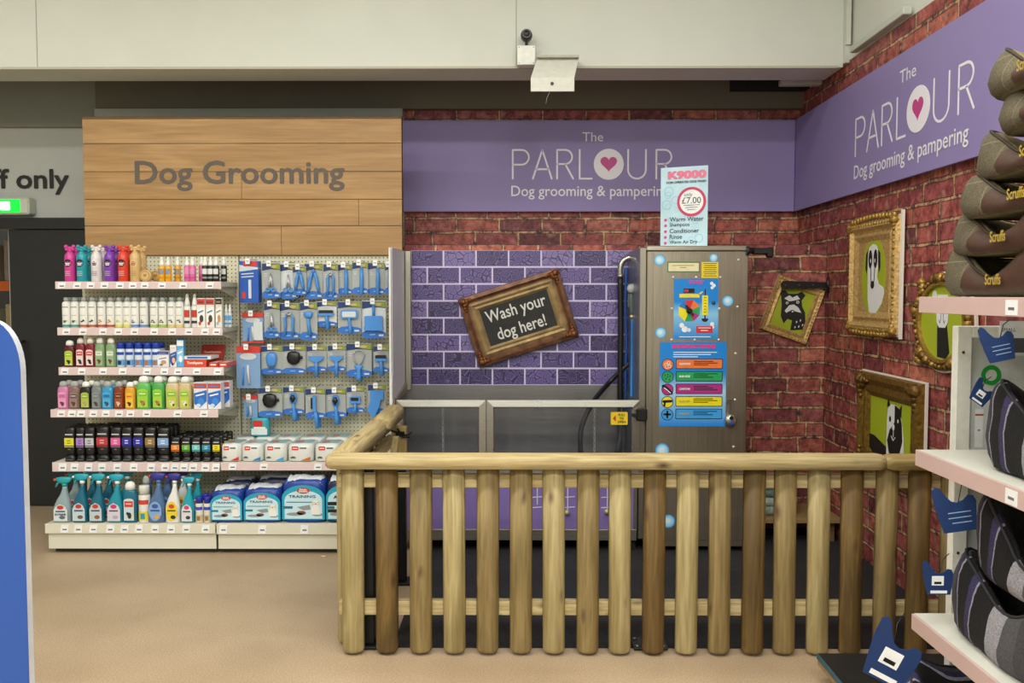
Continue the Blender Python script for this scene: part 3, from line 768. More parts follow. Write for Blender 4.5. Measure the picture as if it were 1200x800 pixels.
b.build('frame_moulding', [M('#6e4a34', .4, .4, .5, 18, bmp=.5), M('#7a4a24', .4, .5, .4, 60, bmp=.5), M('#a58c62', .4, .35, .35, 18, bmp=.4)], t)
b = MB(); b.rect(F, .112, W-.112, .112, H-.112, .01, .003); b.build('slate', M('#252423', .7, 0, .25, 12), t)
CH = M('#d6d4d0', .8, 0, .2, 200)
b = MB(); b.text(F, 'Wash your', W*.5, H*.61, width=W*.59, height=H*.22, d=.0135, bold=.01); b.text(F, 'dog here!', W*.5, H*.345, width=W*.48, height=H*.22, d=.0135, bold=.01)
b.build('chalk_lettering', CH, t)
# tiled splash board
x0, x1 = AT(482, 370, YP-.01).x, AT(764, 370, YP-.01).x
z0, z1 = AT(600, 451, YP-.01).z, AT(600, 293.5, YP-.01).z
b = MB(); b.box(x0, x1, YP-.016, YP-.001, z0, z1)
o = b.build('trim_10', tile_mat(), origin=(x0, 0, z0)); o['kind'] = 'structure'
# ------------------------------------------------------------ wooden fence
PALE = wood_mat('#9a8858', '#b3a273', '#a79565', 'green_treated_pine', 2)
MIDW = wood_mat('#7d6a40', '#958052', '#887347', 'mid_pine', 2)
DARKW = wood_mat('#5c4722', '#7a6030', '#695027', 'brown_stained_pine', 2)
PALEX = wood_mat('#b09c6c', '#c6b485', '#bba777', 'pale_pine_rail', 0, fine=1.2)
PALEY = wood_mat('#b09c6c', '#c6b485', '#bba777', 'pale_pine_rail_side', 1, fine=1.2)
BLKM = M('#141415', .4, .3, .1, 20, 'black_metal')
YF = 3.80
zcap0, zcap1 = AT(600, 549, YF-.05).z, AT(600, 532, YF-.05).z
def slat_mb(w_, h_, d_=.04, n=8):
    """half-round picket, flat back, rounded foot; local, base at z 0"""
    b = MB(); vs = []
    for z, k in ((0, .86), (.006, .95), (.016, 1), (h_*.5, 1), (h_, 1)):
        vs += [(w_/2*k*math.cos(PI+PI*i/n), d_*k*math.sin(PI+PI*i/n)*1.0, z) for i in range(n+1)]
    m_ = n+1; fs = []
    for r_ in range(4):
        for i in range(n): fs.append((r_*m_+i, r_*m_+i+1, (r_+1)*m_+i+1, (r_+1)*m_+i))
        fs.append((r_*m_+n, r_*m_, (r_+1)*m_, (r_+1)*m_+n))
    b.add(vs, fs, 0, False); b.f += [tuple(range(n, -1, -1)), tuple(4*m_+i for i in range(m_))]; b.m += [0, 0]; b.s += [False, False]
    for i in range(len(b.f)-2):
        if (i % (n+1)) != n: b.s[i] = True
    return b
PX = [412, 452, 492, 532, 571, 610.5, 649.5, 689.5, 727.5, 767, 806, 845, 884.5, 922, 961.5, 1000, 1040, 1078, 1118, 1157]
WM = 'PDMPMMPMPDPMDMPDMDMP'
MD = {'P': PALE, 'M': MIDW, 'D': DARKW}
sw = .097; sh = zcap0+.004-.012
meshes = {k: slat_mb(sw, sh).mesh('slat', v) for k, v in MD.items()}
xl = AT(383, 540, YF-.02).x; xr = AT(1174, 540, YF).x
fence = thing('picket_fence', 'long front run of half-round wooden pickets under a rounded cap rail', 'fence', ((xl+xr)/2, YF, 0))
for px, k in zip(PX, WM):
    p = AT(px, 660, YF-.03)
    s_ = bpy.data.objects.new('slat', meshes[k]); C.objects.link(s_); s_.parent = fence
    s_.location = (p.x-(xl+xr)/2, random.uniform(-.002, .002), .012); s_.rotation_euler = (0, R(random.uniform(-.25, .25)), 0)
def rail_round(p0, p1, wx, hz, mat, parent, name, n=10, endround=True):
    """rounded-top timber between two points (horizontal)"""
    p0, p1 = Vector(p0), Vector(p1); t_ = (p1-p0).normalized(); s_ = t_.cross(Vector((0, 0, 1)))
    prof = [(-wx/2, -hz/2), (-wx/2*1.0, hz*.05)]+[(wx/2*math.cos(PI-PI*i/n), hz*.05+hz*.45*math.sin(PI*i/n)) for i in range(1, n)]+[(wx/2, hz*.05), (wx/2, -hz/2)]
    b = MB(); vs = []; L = (p1-p0).length
    st = [(0, .6), (.012, .85), (.035, 1), (L/2, 1), (L-.035, 1), (L-.012, .85), (L, .6)] if endround else [(0, 1), (L, 1)]
    for a, k in st: vs += [p0+t_*a+s_*(u*k)+Vector((0, 0, v*k)) for u, v in prof]
    m_ = len(prof); fs = [(r_*m_+i, r_*m_+(i+1) % m_, (r_+1)*m_+(i+1) % m_, (r_+1)*m_+i) for r_ in range(len(st)-1) for i in range(m_)]
    b.add(vs, fs, 0, True); b.f += [tuple(range(m_)), tuple((len(st)-1)*m_+i for i in range(m_))]; b.m += [0, 0]; b.s += [False, False]
    return b.build(name, mat, parent)
zc = (zcap0+zcap1)/2; hc = zcap1-zcap0
xj = AT(1040, 540, YF-.05).x
rail_round((xl, YF-.02, zc), (xj, YF-.02, zc), .1, hc, PALEX, fence, 'cap_rail')
rail_round((xj-.01, YF-.02, zc-.002), (xr, YF-.02, zc-.002), .1, hc, wood_mat('#94804c', '#b39c66', '#a48b54', 'pale_pine_rail_old', 0, fine=1.2), fence, 'cap_rail')
for ya_, yb_ in ((556, 571.5), (705, 721)):
    z0, z1 = AT(600, yb_, YF).z, AT(600, ya_, YF).z
    b = MB(); b.box(AT(396, 600, YF).x, xr, YF+.003, YF+.048, z0, z1, 0, .002); b.build('back_rail', PALEX, fence)
def post(x, y, h_, parent):
    b = MB(); b.box(x-.028, x+.028, y-.028, y+.028, .016, h_, 0, .004); b.build('metal_post', BLKM, parent)
    b = MB(); b.box(x-.075, x+.075, y-.06, y+.06, .007, .016, 0, .002)
    for dx in (-.058, .058):
        for dy in (-.043, .043): b.lathe([(.009, .0155), (.009, .021), (.0001, .023)], (x+dx, y+dy, 0), 8, 1)
    b.build('post_plate', [M('#1b1b1c', .45, .4), M('#8d8d88', .35, .8)], parent)
p = AT(429, 766, YF); post(p.x+.0, YF+.085, .8, fence)
p = AT(764, 768, YF); post(p.x, YF+.085, .8, fence)
# left run, towards the shelves
y1 = 5.2
xw = xl+.05
side = thing('picket_fence', 'short side run of pickets leading back to the steel dog bath', 'fence', (xw, (YF+y1)/2, 0))
ycut = 4.85
rail_round((xw, YF+.045, zc+.0), (xw+.03, ycut+.06, zc+.01), .11, hc*1.15, PALEY, side, 'cap_rail')
rail_round((xw+.05, ycut-.2, zc+.03), (xw+.045, y1, zc+.03), .11, hc*1.2, PALEY, side, 'cap_rail')
y = YF+.12; k = 0
while y < y1-.03:
    s_ = bpy.data.objects.new('slat', meshes['PMPDPMPPM'[k % 9]]); C.objects.link(s_); s_.parent = side
    s_.location = (0.002, y-(YF+y1)/2, .012); s_.rotation_euler = (0, 0, -PI/2); y += .145; k += 1
for z in (.71, .2):
    b = MB(); b.box(xw+.005, xw+.045, YF+.06, y1-.02, z-.028, z+.028, 0, .002); b.build('back_rail', PALEY, side)
b = MB(); a0 = Vector((xw+.065, YF+.6, .17)); a1 = Vector((xw+.065, y1-.1, .72))
for s0, s1 in (((-.018, -.03), (-.018, .03)),): pass
d_ = (a1-a0).normalized(); n_ = Vector((0, -d_.z, d_.y))
vs = [q + n_*e_ + Vector((f_, 0, 0)) for q in (a0, a1) for e_ in (-.03, .03) for f_ in (-.018, .018)]
b.add(vs, [(0, 1, 3, 2), (4, 6, 7, 5), (0, 4, 5, 1), (2, 3, 7, 6), (0, 2, 6, 4), (1, 5, 7, 3)]); b.build('diagonal_brace', PALEY, side)
b = MB(); b.box(xw+.05, xw+.12, y1-.09, y1-.02, .1, .79, 0, .004); b.build('gate_stile', wood_mat('#a08a55', '#c7ae74', '#b59c64', 'gate_pine', 2), side)
xp = AT(467, 680, 4.55).x
post(AT(463, 690, 4.5).x, 4.75, .62, side)
b = MB(); c = AT(470, 508, 5.1); b.tube([c+Vector((-.06, .02, .015)), c, c+Vector((.03, 0, -.01)), c+Vector((.06, 0, .01))], .006)
b.tube([c+Vector((-.02, 0, .03)), c+Vector((.01, 0, -.02)), c+Vector((.05, 0, -.02))], .005); b.box(c.x-.03, c.x+.02, c.y-.01, c.y+.012, c.z-.012, c.z+.012, 0, .003)
b.build('gate_latch', BLKM, side)

# ------------------------------------------------------------ dog wash station
YC = 5.33
STEEL = brushed('#a39c90', .3, 2, 'brushed_steel_upright')
STEELX = brushed('#a8a198', .3, 0, 'brushed_steel_across')
CAB = brushed('#a89e8e', .33, 2, 'cabinet_steel')
TUBS = brushed('#8a8886', .42, 0, 'tub_steel')
PLAST = M('#dcdbe2', .35, 0, .02, 5, 'white_plastic')
def X(px, py=400, Y=YC): return AT(px, py, Y).x
def Z(py, Y=YC): return AT(620, py, Y).z
xt0, xt1 = X(459, 500), X(749, 500)
st = thing('dog_wash_station', 'stainless steel self-service dog bath with glass doors and a tall coin control cabinet', 'dog wash', ((xt0+X(876))/2, 5.5, 0))
zt_ = Z(468); zb_ = Z(552); yb_ = YP-.05
# tub shell
b = MB()
b.box(xt0, xt1, yb_-.012, yb_, zb_, AT(600, 451, yb_).z, 0)            # back
b.box(xt0, xt0+.02, YC+.03, yb_-.012, zb_, zt_-.01)                   # left
b.box(xt1-.02, xt1, YC+.03, yb_-.012, zb_, zt_-.01)
b.box(xt0+.02, xt1-.02, YC+.03, yb_-.012, zb_, zb_+.02, 1)                   # floor of tub
b.build('tub', [TUBS, M('#474c60', .45, .5, .1, 8)], st)
b = MB(); b.box(xt0, xt1, YC-.0, YC+.03, Z(563), Z(548), 0, .003); b.build('front_sill', brushed('#c2c2c8', .28, 0, 'bright_steel'), st)
# side splash panel, slanting down to the tub rim at its front
xs = X(457, 400, 5.28)
b = MB(); F = Fr((xs, 0, 0), (0, -1, 0)); 
yfv, ybk = 5.25, yb_
pts = [(-ybk, zt_-.06), (-yfv-.0, zt_-.06), (-yfv, Z(445)), (-yfv-.03, Z(436)), (-yfv-.03, AT(455, 289.5, yfv).z), (-ybk, AT(470, 294, ybk).z)]
b.poly(F, pts, -.016, .016, 0); b.build('splash_panel', PLAST, st)
b = MB(); xs2 = AT(482, 400, yb_-.02).x
b.box(xs+.02, xs2, yb_-.03, yb_-.001, zt_+.0, AT(470, 294, yb_).z, 0, .003); b.build('splash_flange', brushed('#b9b4a4', .3, 2, 'flange_steel'), st)
b = MB(); b.box(xs+.001, xs+.012, yfv-.006, yfv-.0005+.02, zt_-.06, AT(455, 290, yfv).z); b.build('splash_edge', M('#d9d9d6', .4), st)
# diagonal steel gusset behind the left frame
b = MB(); F = Fr((xt0+.03, 0, 0), (0, -1, 0)); b.poly(F, [(-yb_+.02, zt_-.01), (-YC-.04, zt_-.01), (-YC-.04, zt_), (-yb_+.02, AT(480, 447, yb_).z)], 0, .02, 0)
b.build('side_gusset', STEEL, st)
# doors
xm_ = X(570, 500)
GL = M('#4a4d58', .04, 0, .01, 3, 'door_glass', alpha=.16)
def door(x0, x1, f, chain):
    b = MB(); F = Fr((0, YC, 0)); w1 = .045
    frame_ring(b, Fr((0, YC, 0)), x0, x1, zb_+.012, zt_, w1, [(0, 0), (0.02, .022), (.9, .026), (1, .02), (1, .0)], 0)
    d = b.build('glass_door', brushed('#cfcac0', .25, 0, 'door_frame_steel') if f else brushed('#cfcac0', .25, 0, 'door_frame_steel'), st)
    b = MB(); b.box(x0+w1-.004, x1-w1+.004, YC-.012, YC-.006, zb_+.012+w1-.004, zt_-w1+.004); b.build('pane', GL, d)
    b = MB(); cx = X(chain); z = zt_-.045; k = 0; zend = Z(534)
    while z > zend: 
        b.ring(Fr((cx, YC+.1, z)) if k % 2 else Fr((cx, YC+.1, z), (.6, .8, 0)), 0, 0, .0075, .004, -.002, .004, 0, 8, .012, .008); z -= .018; k += 1
    b.tube([(cx-.012, YC+.1, z-.01), (cx+.004, YC+.1, z+.004)], .003, 6); b.build('door_chain', M('#c8c8c4', .35, .3), d)
    return d
door(xt0+.03, xm_-.002, 1, 517); d2 = door(xm_+.002, xt1-.0, 0, 699)
b = MB(); b.box(xt0-.0, xt0+.028, YC-.03, YC+.03, .2, zt_+.01, 0, .003); b.build('corner_post', STEEL, st)
p0, p1 = AT(716, 498, YC-.03), AT(736, 483, YC-.03)
b = MB(); F = Fr((0, YC-.0135, 0)); b.rrect(F, p0.x, p1.x, p0.z, p1.z, .006, 0, .001, 0)
b.poly(F, [(p0.x+.012, (p0.z+p1.z)/2), (p0.x+.03, p1.z-.018), (p0.x+.03, p0.z+.018)], .0012, .0006, 1)
for k, tx in enumerate(('PULL', 'TO', 'OPEN')): b.text(F, tx, p0.x+.065, p1.z-.017-k*.021, height=.014, d=.0012, m=2, bold=.02)
b.build('pull_sticker', [M('#e8c81e', .5), M('#c0231e', .5), M('#1b1b1b', .5)], d2)
# purple front, bottom trim, legs
b = MB(); b.box(xt0+.03, xt1-.01, YC+.01, YC+.03, Z(620), Z(563)-.001); b.build('purple_skirt', M('#7a68a8', .5, 0, .03, 4), st)
b = MB(); b.box(xt1-.03, xt1-.009, YC+.002, YC+.0095, Z(620), Z(570)); b.box(xt0+.03, xt1-.01, YC-.0, YC+.04, Z(633), Z(620)-.001, 0, .002); b.build('skirt_trim', STEELX, st)
for x in (xt0+.0, xt1-.06):
    for y_, z_ in ((YC+.04, Z(633)), (yb_-.06, zb_)): b = MB(); b.box(x, x+.05, y_, y_+.05, .007, z_, 0, .003); b.build('leg', M('#3b3a38', .4, .6), st)
LINE = M('#d8d5e2', .5)
F = Fr((0, YC+.0095, 0))
for px, ys_ in ((630, (567, 583)), (666, (567, 594)), (713, (565, 592))):
    b = MB(); b.stroke(F, [(X(px), Z(ys_[0])), (X(px), Z(ys_[1]+8))], .005, 0, .001)
    for y_ in (583, 595): b.stroke(F, [(X(px-7), Z(y_)), (X(px+8), Z(y_-1))], .005, 0, .001)
    b.build('skirt_print', LINE, st)
for px, py in ((665, 600), (712, 599)): b = MB(); b.ball((X(px), YC-.005, Z(py)), .017, 10, 0); b.build('drain_knob', M('#b3ad80', .4, .4), st)
for px, py, m_ in ((631, 558, '#d9d9d4'), (704, 559, '#161616')): b = MB(); b.lathe([(.016, -.04), (.018, -.02), (.018, 0)], (X(px), YC, Z(py)), 14, 0, 'y'); b.build('sill_knob', M(m_, .4), st)
# cabinet
xc0, xc1 = X(757.5), X(876); zc1 = Z(288); zc0 = Z(640)
b = MB(); b.box(xc0, xc1, YC, YP-.03, zc0, zc1-.03, 0, .004); b.build('cabinet_body', CAB, st)
b = MB(); b.box(X(749.5), xc0-.001, YC+.015, YP-.03, Z(632), zc1-.01, 0, .003); b.build('cabinet_flange', STEEL, st)
b = MB(); b.box(xc0-.004, xc1+.002, YC-.008, YP-.028, zc1-.029, zc1, 0, .004); b.build('cabinet_lid', brushed('#c4bcae', .26, 0, 'lid_steel'), st)
b = MB(); b.box(X(765), xc1-.006, YC-.0045, YC-.0005, Z(632), zc1-.04, 0, .001)
door_ = b.build('cabinet_door', CAB, st)
b = MB(); b.box(X(762.6), X(764.4), YC-.003, YC-.0003, Z(632), zc1-.04); b.build('door_hinge', STEEL, st)
FC = Fr((0, YC-.0045, 0))
SCR = M('#e8e2d0', .3, .5)
for px, py in ((864, 304.5), (863.5, 359.5), (862, 414), (862, 468), (861, 523), (788, 325), (815, 325), (843, 325), (787, 361.5), (842.5, 361.5), (787, 398), (814, 398), (842, 398)):
    b = MB(); b.lathe([(.0085, 0), (.0075, -.004), (.003, -.006)], (X(px), YC-.0045, Z(py)), 10, 0, 'y'); b.build('dome_screw', SCR, st)
BUB = [M('#7cc4f0', .35), M('#a9dcf8', .35), M('#d6effc', .35)]
for px, py, r_ in ((772, 304.5, 6.6), (835, 302, 5), (852, 352.5, 6.5), (774, 389.5, 6.5), (777, 527, 8.3), (785, 610, 8)):
    b = MB(); q = r_/197
    b.disc(FC, X(px), Z(py), q, None, .0003, .0006, 0, 24); b.disc(FC, X(px), Z(py), q*.72, None, .001, .0004, 1, 20); b.disc(FC, X(px)-q*.05, Z(py)+q*.05, q*.42, None, .0016, .0004, 2, 16)
    b.ring(FC, X(px), Z(py), q, q*.9, .001, .0005, 3, 24)
    b.build('bubble_sticker', BUB+[M('#3f9fe0', .35)], st)
b = MB(); b.rect(FC, X(781), X(819), Z(319), Z(306.5), .0003, .001, 0); b.rect(FC, X(782.3), X(817.8), Z(317.8), Z(308), .0014, .0005, 1)
for k in range(2): b.stroke(FC, [(X(787+k*9), Z(311+k*2.4)), (X(812-k*9), Z(311+k*2.4))], .0035, .002, .0004, 2)
b.build('notice_plate', [M('#4f7a4e', .5), M('#e6dfb4', .5), M('#8a7a5a', .5)], st)
b = MB(); b.rect(FC, X(821), X(840.5), Z(325.5), Z(307), .0003, .001, 0)
for k in range(7): b.stroke(FC, [(X(823.5+k % 2), Z(308.8+k*2.4)), (X(838.5-k % 2), Z(308.8+k*2.4))], .004, .0014, .0004, 1)
b.build('notice_plate', [M('#ecd42c', .5), M('#5a4a18', .5)], st)
# dial panel
BLU = M('#1f8fe2', .4, 0, .06, 6, 'panel_blue'); 
u0, u1, v0, v1 = X(789), X(841), Z(397), Z(326.5)
def blue_grad(lo, hi, z0, z1):
    m, nt, bs = nt_new('printed_blue'); tc = N(nt, 'ShaderNodeTexCoord'); sp = N(nt, 'ShaderNodeSeparateXYZ'); nt.links.new(tc.outputs['Generated'], sp.inputs[0])
    nt.links.new(ramp(nt, sp.outputs[2], [(0, hi), (.42, lo), (.62, hi), (1, hi)]), bs.inputs['Base Color']); bs.inputs['Roughness'].default_value = .35; return m
PRN = blue_grad('#8cc9ee', '#1787df', 0, 1)
RED, ORG, GRN, MAG, YEL, BL2 = [M(c, .45) for c in ('#d8282f', '#ee7b3c', '#1fa45a', '#b52b86', '#f0df1e', '#2a78c8')]
BLK_ = M('#161616', .4); WHT = M('#f2f5f7', .45); HOTP = M('#e5388c', .45)
b = MB(); b.rect(FC, u0, u1, v0, v1, .0003, .0015, 0)
D = .002
b.text(FC, 'START', X(815), Z(330.5), width=X(824)-X(806), height=.02, d=D, m=7, bold=.05)
cx, cy, rd = X(807), Z(364), 13.3/197
for k, mm in enumerate((3, 2, 1, 6, 5, 5, 3, 4)):
    a0 = 67.5-45*k
    mm = (1, 2, 3, 4, 3, 5, 5, 6)[k]
    b.disc(FC, cx, cy, rd, rd, D, .0006, mm, 1, 112.5-45*(k+1), 112.5-45*k)
for px, py, r_ in ((833, 332, 2), (835.5, 334.5, 2.2), (833.5, 337, 1.8), (798.5, 381, 2.8), (802, 385.5, 3.6), (807, 386.5, 2.2), (834, 379.5, 2.4), (835, 383, 1.6)): b.disc(FC, X(px), Z(py), r_/197, None, D, .0006, 9, 14)
b.rect(FC, X(800), X(813), Z(343), Z(338), D, .001, 8); b.rect(FC, X(800.5), X(806), Z(342), Z(339.2), D+.0012, .0005, 1); b.rect(FC, X(795.5), X(819), Z(348.5), Z(344.2), D, .0008, 5)
b.stroke(FC, [(X(818), Z(345)), (X(822), Z(342))], .008, D, .0008, 5)
b.rect(FC, X(822), X(829), Z(369), Z(346), D, .0008, 5); b.stroke(FC, [(X(825.5), Z(339)), (X(825.5), Z(345.5))], .006, D, .0008, 8); b.stroke(FC, [(X(825.5), Z(369.5)), (X(825.5), Z(373))], .008, D, .0008, 8)
b.disc(FC, X(825.5), Z(373), 4/197, None, D, .0008, 8, 12, 180, 360)
for k in range(6): b.stroke(FC, [(X(824.4), Z(348.5+k*3.4)), (X(826.6), Z(348.5+k*3.4))], .003, D+.001, .0004, 8)
b.rect(FC, X(815.5), X(834.5), Z(390), Z(382), D, .0008, 1); b.stroke(FC, [(X(818), Z(384)), (X(832), Z(384))], .004, D+.001, .0004, 9); b.stroke(FC, [(X(821), Z(387)), (X(829), Z(387))], .004, D+.001, .0004, 9)
b.stroke(FC, [(X(796), Z(394.4)), (X(832), Z(394.4))], .0045, D, .0005, 9); b.disc(FC, X(836), Z(394), .01, .007, D, .0006, 3, 10)
dp = b.build('dial_panel', [PRN, RED, ORG, GRN, MAG, YEL, BL2, HOTP, BLK_, WHT], st)
b = MB(); b.lathe([(.018, -.0025), (.016, -.02), (.0001, -.022)], (cx, YC-.0045, cy), 14, 0, 'y'); F = Fr((cx, YC-.026, cy)); b.stroke(F, [(.0, .0), (-.02, .028)], .014, 0, .006); b.stroke(F, [(0, 0), (.02, -.025)], .01, 0, .006)
b.build('selector_knob', BLK_, dp)
b = MB(); b.lathe([(.011, -.003), (.011, -.008), (.0001, -.008)], (X(835), YC-.0045, Z(354.5)), 12, 0, 'y'); b.build('push_button', M('#2d4a60', .4), dp)
# instruction panel
PRN2 = blue_grad('#a9d6f3', '#1787df', 0, 1)
b = MB(); b.rect(FC, X(773), X(851), Z(499), Z(400.5), .0003, .0015, 0)
b.text(FC, 'INSTRUCTIONS', X(813), Z(405.5), width=X(839)-X(788), height=.026, d=D, m=7, bold=.06)
for k in range(3): b.stroke(FC, [(X(789), Z(412.5+k*2.6)), (X((840, 833, 818)[k]), Z(412.5+k*2.6))], .0045, D, .0005, 9, False, False)
for k, (mm, wd) in enumerate(((2, 'SHAMPOO'), (3, 'RINSE'), (4, 'CONDITIONER'), (5, 'WARM DRY'), (10, 'RINSE'))):
    yc = 426+k*14.6
    b.disc(FC, X(782.5), Z(yc+.8), 7/197, None, D, .0006, 8, 22); b.disc(FC, X(782.5), Z(yc+.8), 6.2/197, None, D+.0008, .0006, mm, 22)
    b.rrect(FC, X(792), X(847), Z(yc+6), Z(yc-6), .006, D, .0006, 8); b.rrect(FC, X(792.8), X(846.2), Z(yc+5.2), Z(yc-5.2), .005, D+.0008, .0006, mm)
    b.text(FC, wd, X(802.5), Z(yc), width=(X(809)-X(796)), height=.012, d=D+.0016, m=9 if k < 3 else 11, bold=.03)
    for q in range(3): b.stroke(FC, [(X(813), Z(yc-3+q*2)), (X((836, 841, 830)[(k+q) % 3]), Z(yc-3+q*2))], .0045, D+.0016, .0004, 8, False, False)
q = D+.0016
for dx, dy in ((-2, 0), (1, -2), (2, 2), (-1, 3)): b.ring(FC, X(782.5+dx), Z(426.8+dy), .01, .007, q, .0005, 9, 12)
for dx, dy in ((-3, -2), (0, -3), (3, -1), (-2, 2), (2, 3), (0, 0)): b.disc(FC, X(782.5+dx), Z(441.4+dy), .003, .006, q, .0005, 8, 8)
b.stroke(FC, [(X(777.5), Z(452)), (X(782), Z(455)), (X(787), Z(460))], .02, q, .0005, 8); b.stroke(FC, [(X(778.5), Z(454)), (X(782), Z(456.5)), (X(786), Z(460))], .005, q+.0007, .0005, 9)
b.stroke(FC, [(X(778), Z(470)), (X(787), Z(469.5))], .016, q, .0005, 8); b.stroke(FC, [(X(779.5), Z(470)), (X(779), Z(475))], .012, q, .0005, 8)
b.stroke(FC, [(X(782.5), Z(481.5)), (X(782.5), Z(488.5))], .012, q, .0005, 8); b.stroke(FC, [(X(779), Z(485)), (X(786), Z(485))], .012, q, .0005, 8)
b.build('instruction_panel', [PRN2, RED, ORG, GRN, MAG, YEL, BL2, HOTP, BLK_, WHT, M('#3fa0e6', .4), M('#b8a860', .4)], st)
# keys / padlock on hasp
b = MB(); b.rrect(FC, X(852), X(859), Z(471.5), Z(467), .004, 0, .012, 0); b.box(X(855), X(857.5), YC-.02, YC-.008, Z(486), Z(471)); b.build('lock_hasp', M('#9b9992', .3, .9), st)
b = MB(); b.lathe([(.0001, -.05), (.02, -.05), (.034, -.044), (.037, -.03), (.034, -.015), (.0001, -.012)], (X(856), YC, Z(491.5)), 20, 0, 'y'); b.disc(Fr((0, YC-.0502, 0)), X(856), Z(488), .012, None, 0, .002, 1, 14); b.disc(Fr((0, YC-.0502, 0)), X(856), Z(494), .014, .008, 0, .002, 2, 14)
b.build('padlock', [M('#c9c6bd', .25, .9), BLK_, M('#2c47c0', .4)], st)
b = MB(); b.box(X(745), X(758), YC-.05, YC-.006, Z(492), Z(477), 0, .008); b.box(X(740), X(746), YC-.045, YC-.03, Z(487), Z(483), 0, .002); b.build('door_latch', BLK_, st)
b = MB(); z = Z(294); b.tube([(X(872), YC-.02, z), (X(874), YC-.02, z), (X(876), YC-.02, z), (X(883), YC-.02, z)], [.026, .03, .018, .02], 10); b.box(X(880), X(899), YC-.04, YC+.01, z-.022, z+.016, 0, .006); b.box(X(896), X(903), YC-.045, YC+.015, z-.04, z+.02, 0, .008)
b.build('top_latch', BLK_, st)
# clear side guard, pipe, hoses, spray gun
GU = M('#8aa8e0', .05, 0, .01, 3, 'blue_tint_plastic', alpha=.1)
b = MB(); F = Fr((X(746, 400, 5.45), 0, 0), (0, -1, 0)); yq = [-(YP-.03), -(YC+.02)]
b.poly(F, [(yq[0], zt_), (yq[1], zt_), (yq[1], Z(292)), (yq[0]+.12, Z(289)), (yq[0]+.03, Z(300)), (yq[0], Z(315))], 0, .004, 0); b.build('side_guard', GU, st)
yh = YP-.1
def V(px, py, Y=yh): return AT(px, py, Y)
def smooth(pts, n=6):
    P = [Vector(p) for p in pts]; P = [P[0]*2-P[1]]+P+[P[-1]*2-P[-2]]; o = []
    for i in range(1, len(P)-2):
        for k in range(n):
            t = k/n; o.append(.5*((2*P[i])+(-P[i-1]+P[i+1])*t+(2*P[i-1]-5*P[i]+4*P[i+1]-P[i+2])*t*t+(-P[i-1]+3*P[i]-3*P[i+1]+P[i+2])*t**3))
    return o+[P[-2]]
b = MB(); b.tube(smooth([V(727, 324), V(727, 314), V(730, 306), V(737, 302), V(745, 303), V(750, 308)]), .019, 12); b.lathe([(.023, 0), (.023, .02)], tuple(V(727, 325)), 14); b.build('outlet_pipe', M('#b5b1a8', .25, .9), st)
HOSE = M('#121214', .5, 0, .1, 40)
b = MB(); b.tube(smooth([V(727, 324), V(727.5, 380), V(727, 440), V(727, 500), V(725, 540)]), .019, 12); b.build('dryer_hose', HOSE, st)
b = MB(); b.tube(smooth([V(738, 425), V(728, 434), V(712, 450), V(697, 468, 5.6), V(685, 490, 5.5), V(680, 512, 5.45), V(683, 540, 5.45), V(697, 556, 5.5), V(716, 545, 5.6), V(726, 515, 5.7), V(729, 470, 5.75)]), .016, 10); b.build('dryer_hose', HOSE, st)
BH = M('#2277c9', .4, 0, .05, 10)
b = MB(); b.tube(smooth([V(734, 314), V(733, 360), V(734, 400), V(733, 450), V(734, 500)]), .009, 8); b.build('water_hose', M('#1a4f9c', .4), st)
b = MB(); b.tube(smooth([V(741, 370, 5.65), V(740.5, 420, 5.65), V(740, 470, 5.6), V(741, 510, 5.6), V(748, 535, 5.6)]), .01, 8); b.build('water_hose', BH, st)
b = MB(); g = V(740, 338, 5.65); b.lathe([(.0001, -.04), (.02, -.038), (.03, -.02), (.03, 0), (.02, .015), (.0001, .02)], (g.x, g.y, g.z), 16, 0, 'y')
b.tube([g+Vector((0, 0, -.005)), V(740, 350, 5.65), V(740.5, 364, 5.65), V(741, 371, 5.65)], [.014, .017, .013, .011], 10, 1); b.box(g.x-.022, g.x-.012, g.y-.01, g.y+.01, g.z-.12, g.z-.03, 1, .003); b.lathe([(.014, -.19), (.014, -.165)], (g.x+.003, g.y, g.z), 10, 2)
b.build('spray_gun', [M('#b4b6b8', .4), M('#5a6460', .4), M('#c8b68a', .3, .8)], st)

# price poster standing on the lid
ph_, pw_ = None, None
A0 = AT(774, 287.5, 5.5); A1 = AT(829, 287.5, 5.38); z0 = zc1+.001
Rv = Vector((A1.x-A0.x, A1.y-A0.y, 0)); W = Rv.length; H = AT(774, 197, 5.5).z-z0
F = Fr((A0.x, A0.y, z0), Rv)
t = thing('price_poster', 'pale blue dog wash price poster standing on top of the steel cabinet', 'poster', F.O)
SKY = M('#bfe0ee', .5, 0, .12, 6); 
b = MB(); b.poly(F, [(0, 0), (W, 0), (W, H*1.0), (0, H)], 0, .004, 0)
random.seed(12)
for k in range(16): b.ring(F, random.uniform(.03, W-.03), random.uniform(.03, H-.14), r_ := random.uniform(.01, .03), r_*.86, .0042, .0004, 1, 16)
b.build('poster_board', [SKY, M('#8fc8e4', .5)], t)
b = MB(); b.text(F, 'K9000', W*.56, H*.9, width=W*.82, height=.05, d=.005, m=0, bold=.06); b.build('title_lettering', M('#e77a9c', .5), t)
b = MB(); b.text(F, 'COIN OPERATED DOG WASH', W*.54, H*.81, width=W*.84, height=.014, d=.005, m=0, bold=.03)
for k, tx in enumerate(('Warm Water', 'Shampoos', 'Conditioner', 'Rinse', 'Warm Air Dry')):
    v = H*(.345-.073*k); b.text(F, tx, W*.2, v, height=.026 if k not in (1,) else .028, d=.005, m=0, bold=.006, align='l'); b.disc(F, W*.11, v-.002, .009, None, .005, .0006, 1, 12)
b.build('list_lettering', [M('#1d2a44', .5), HOTP], t)
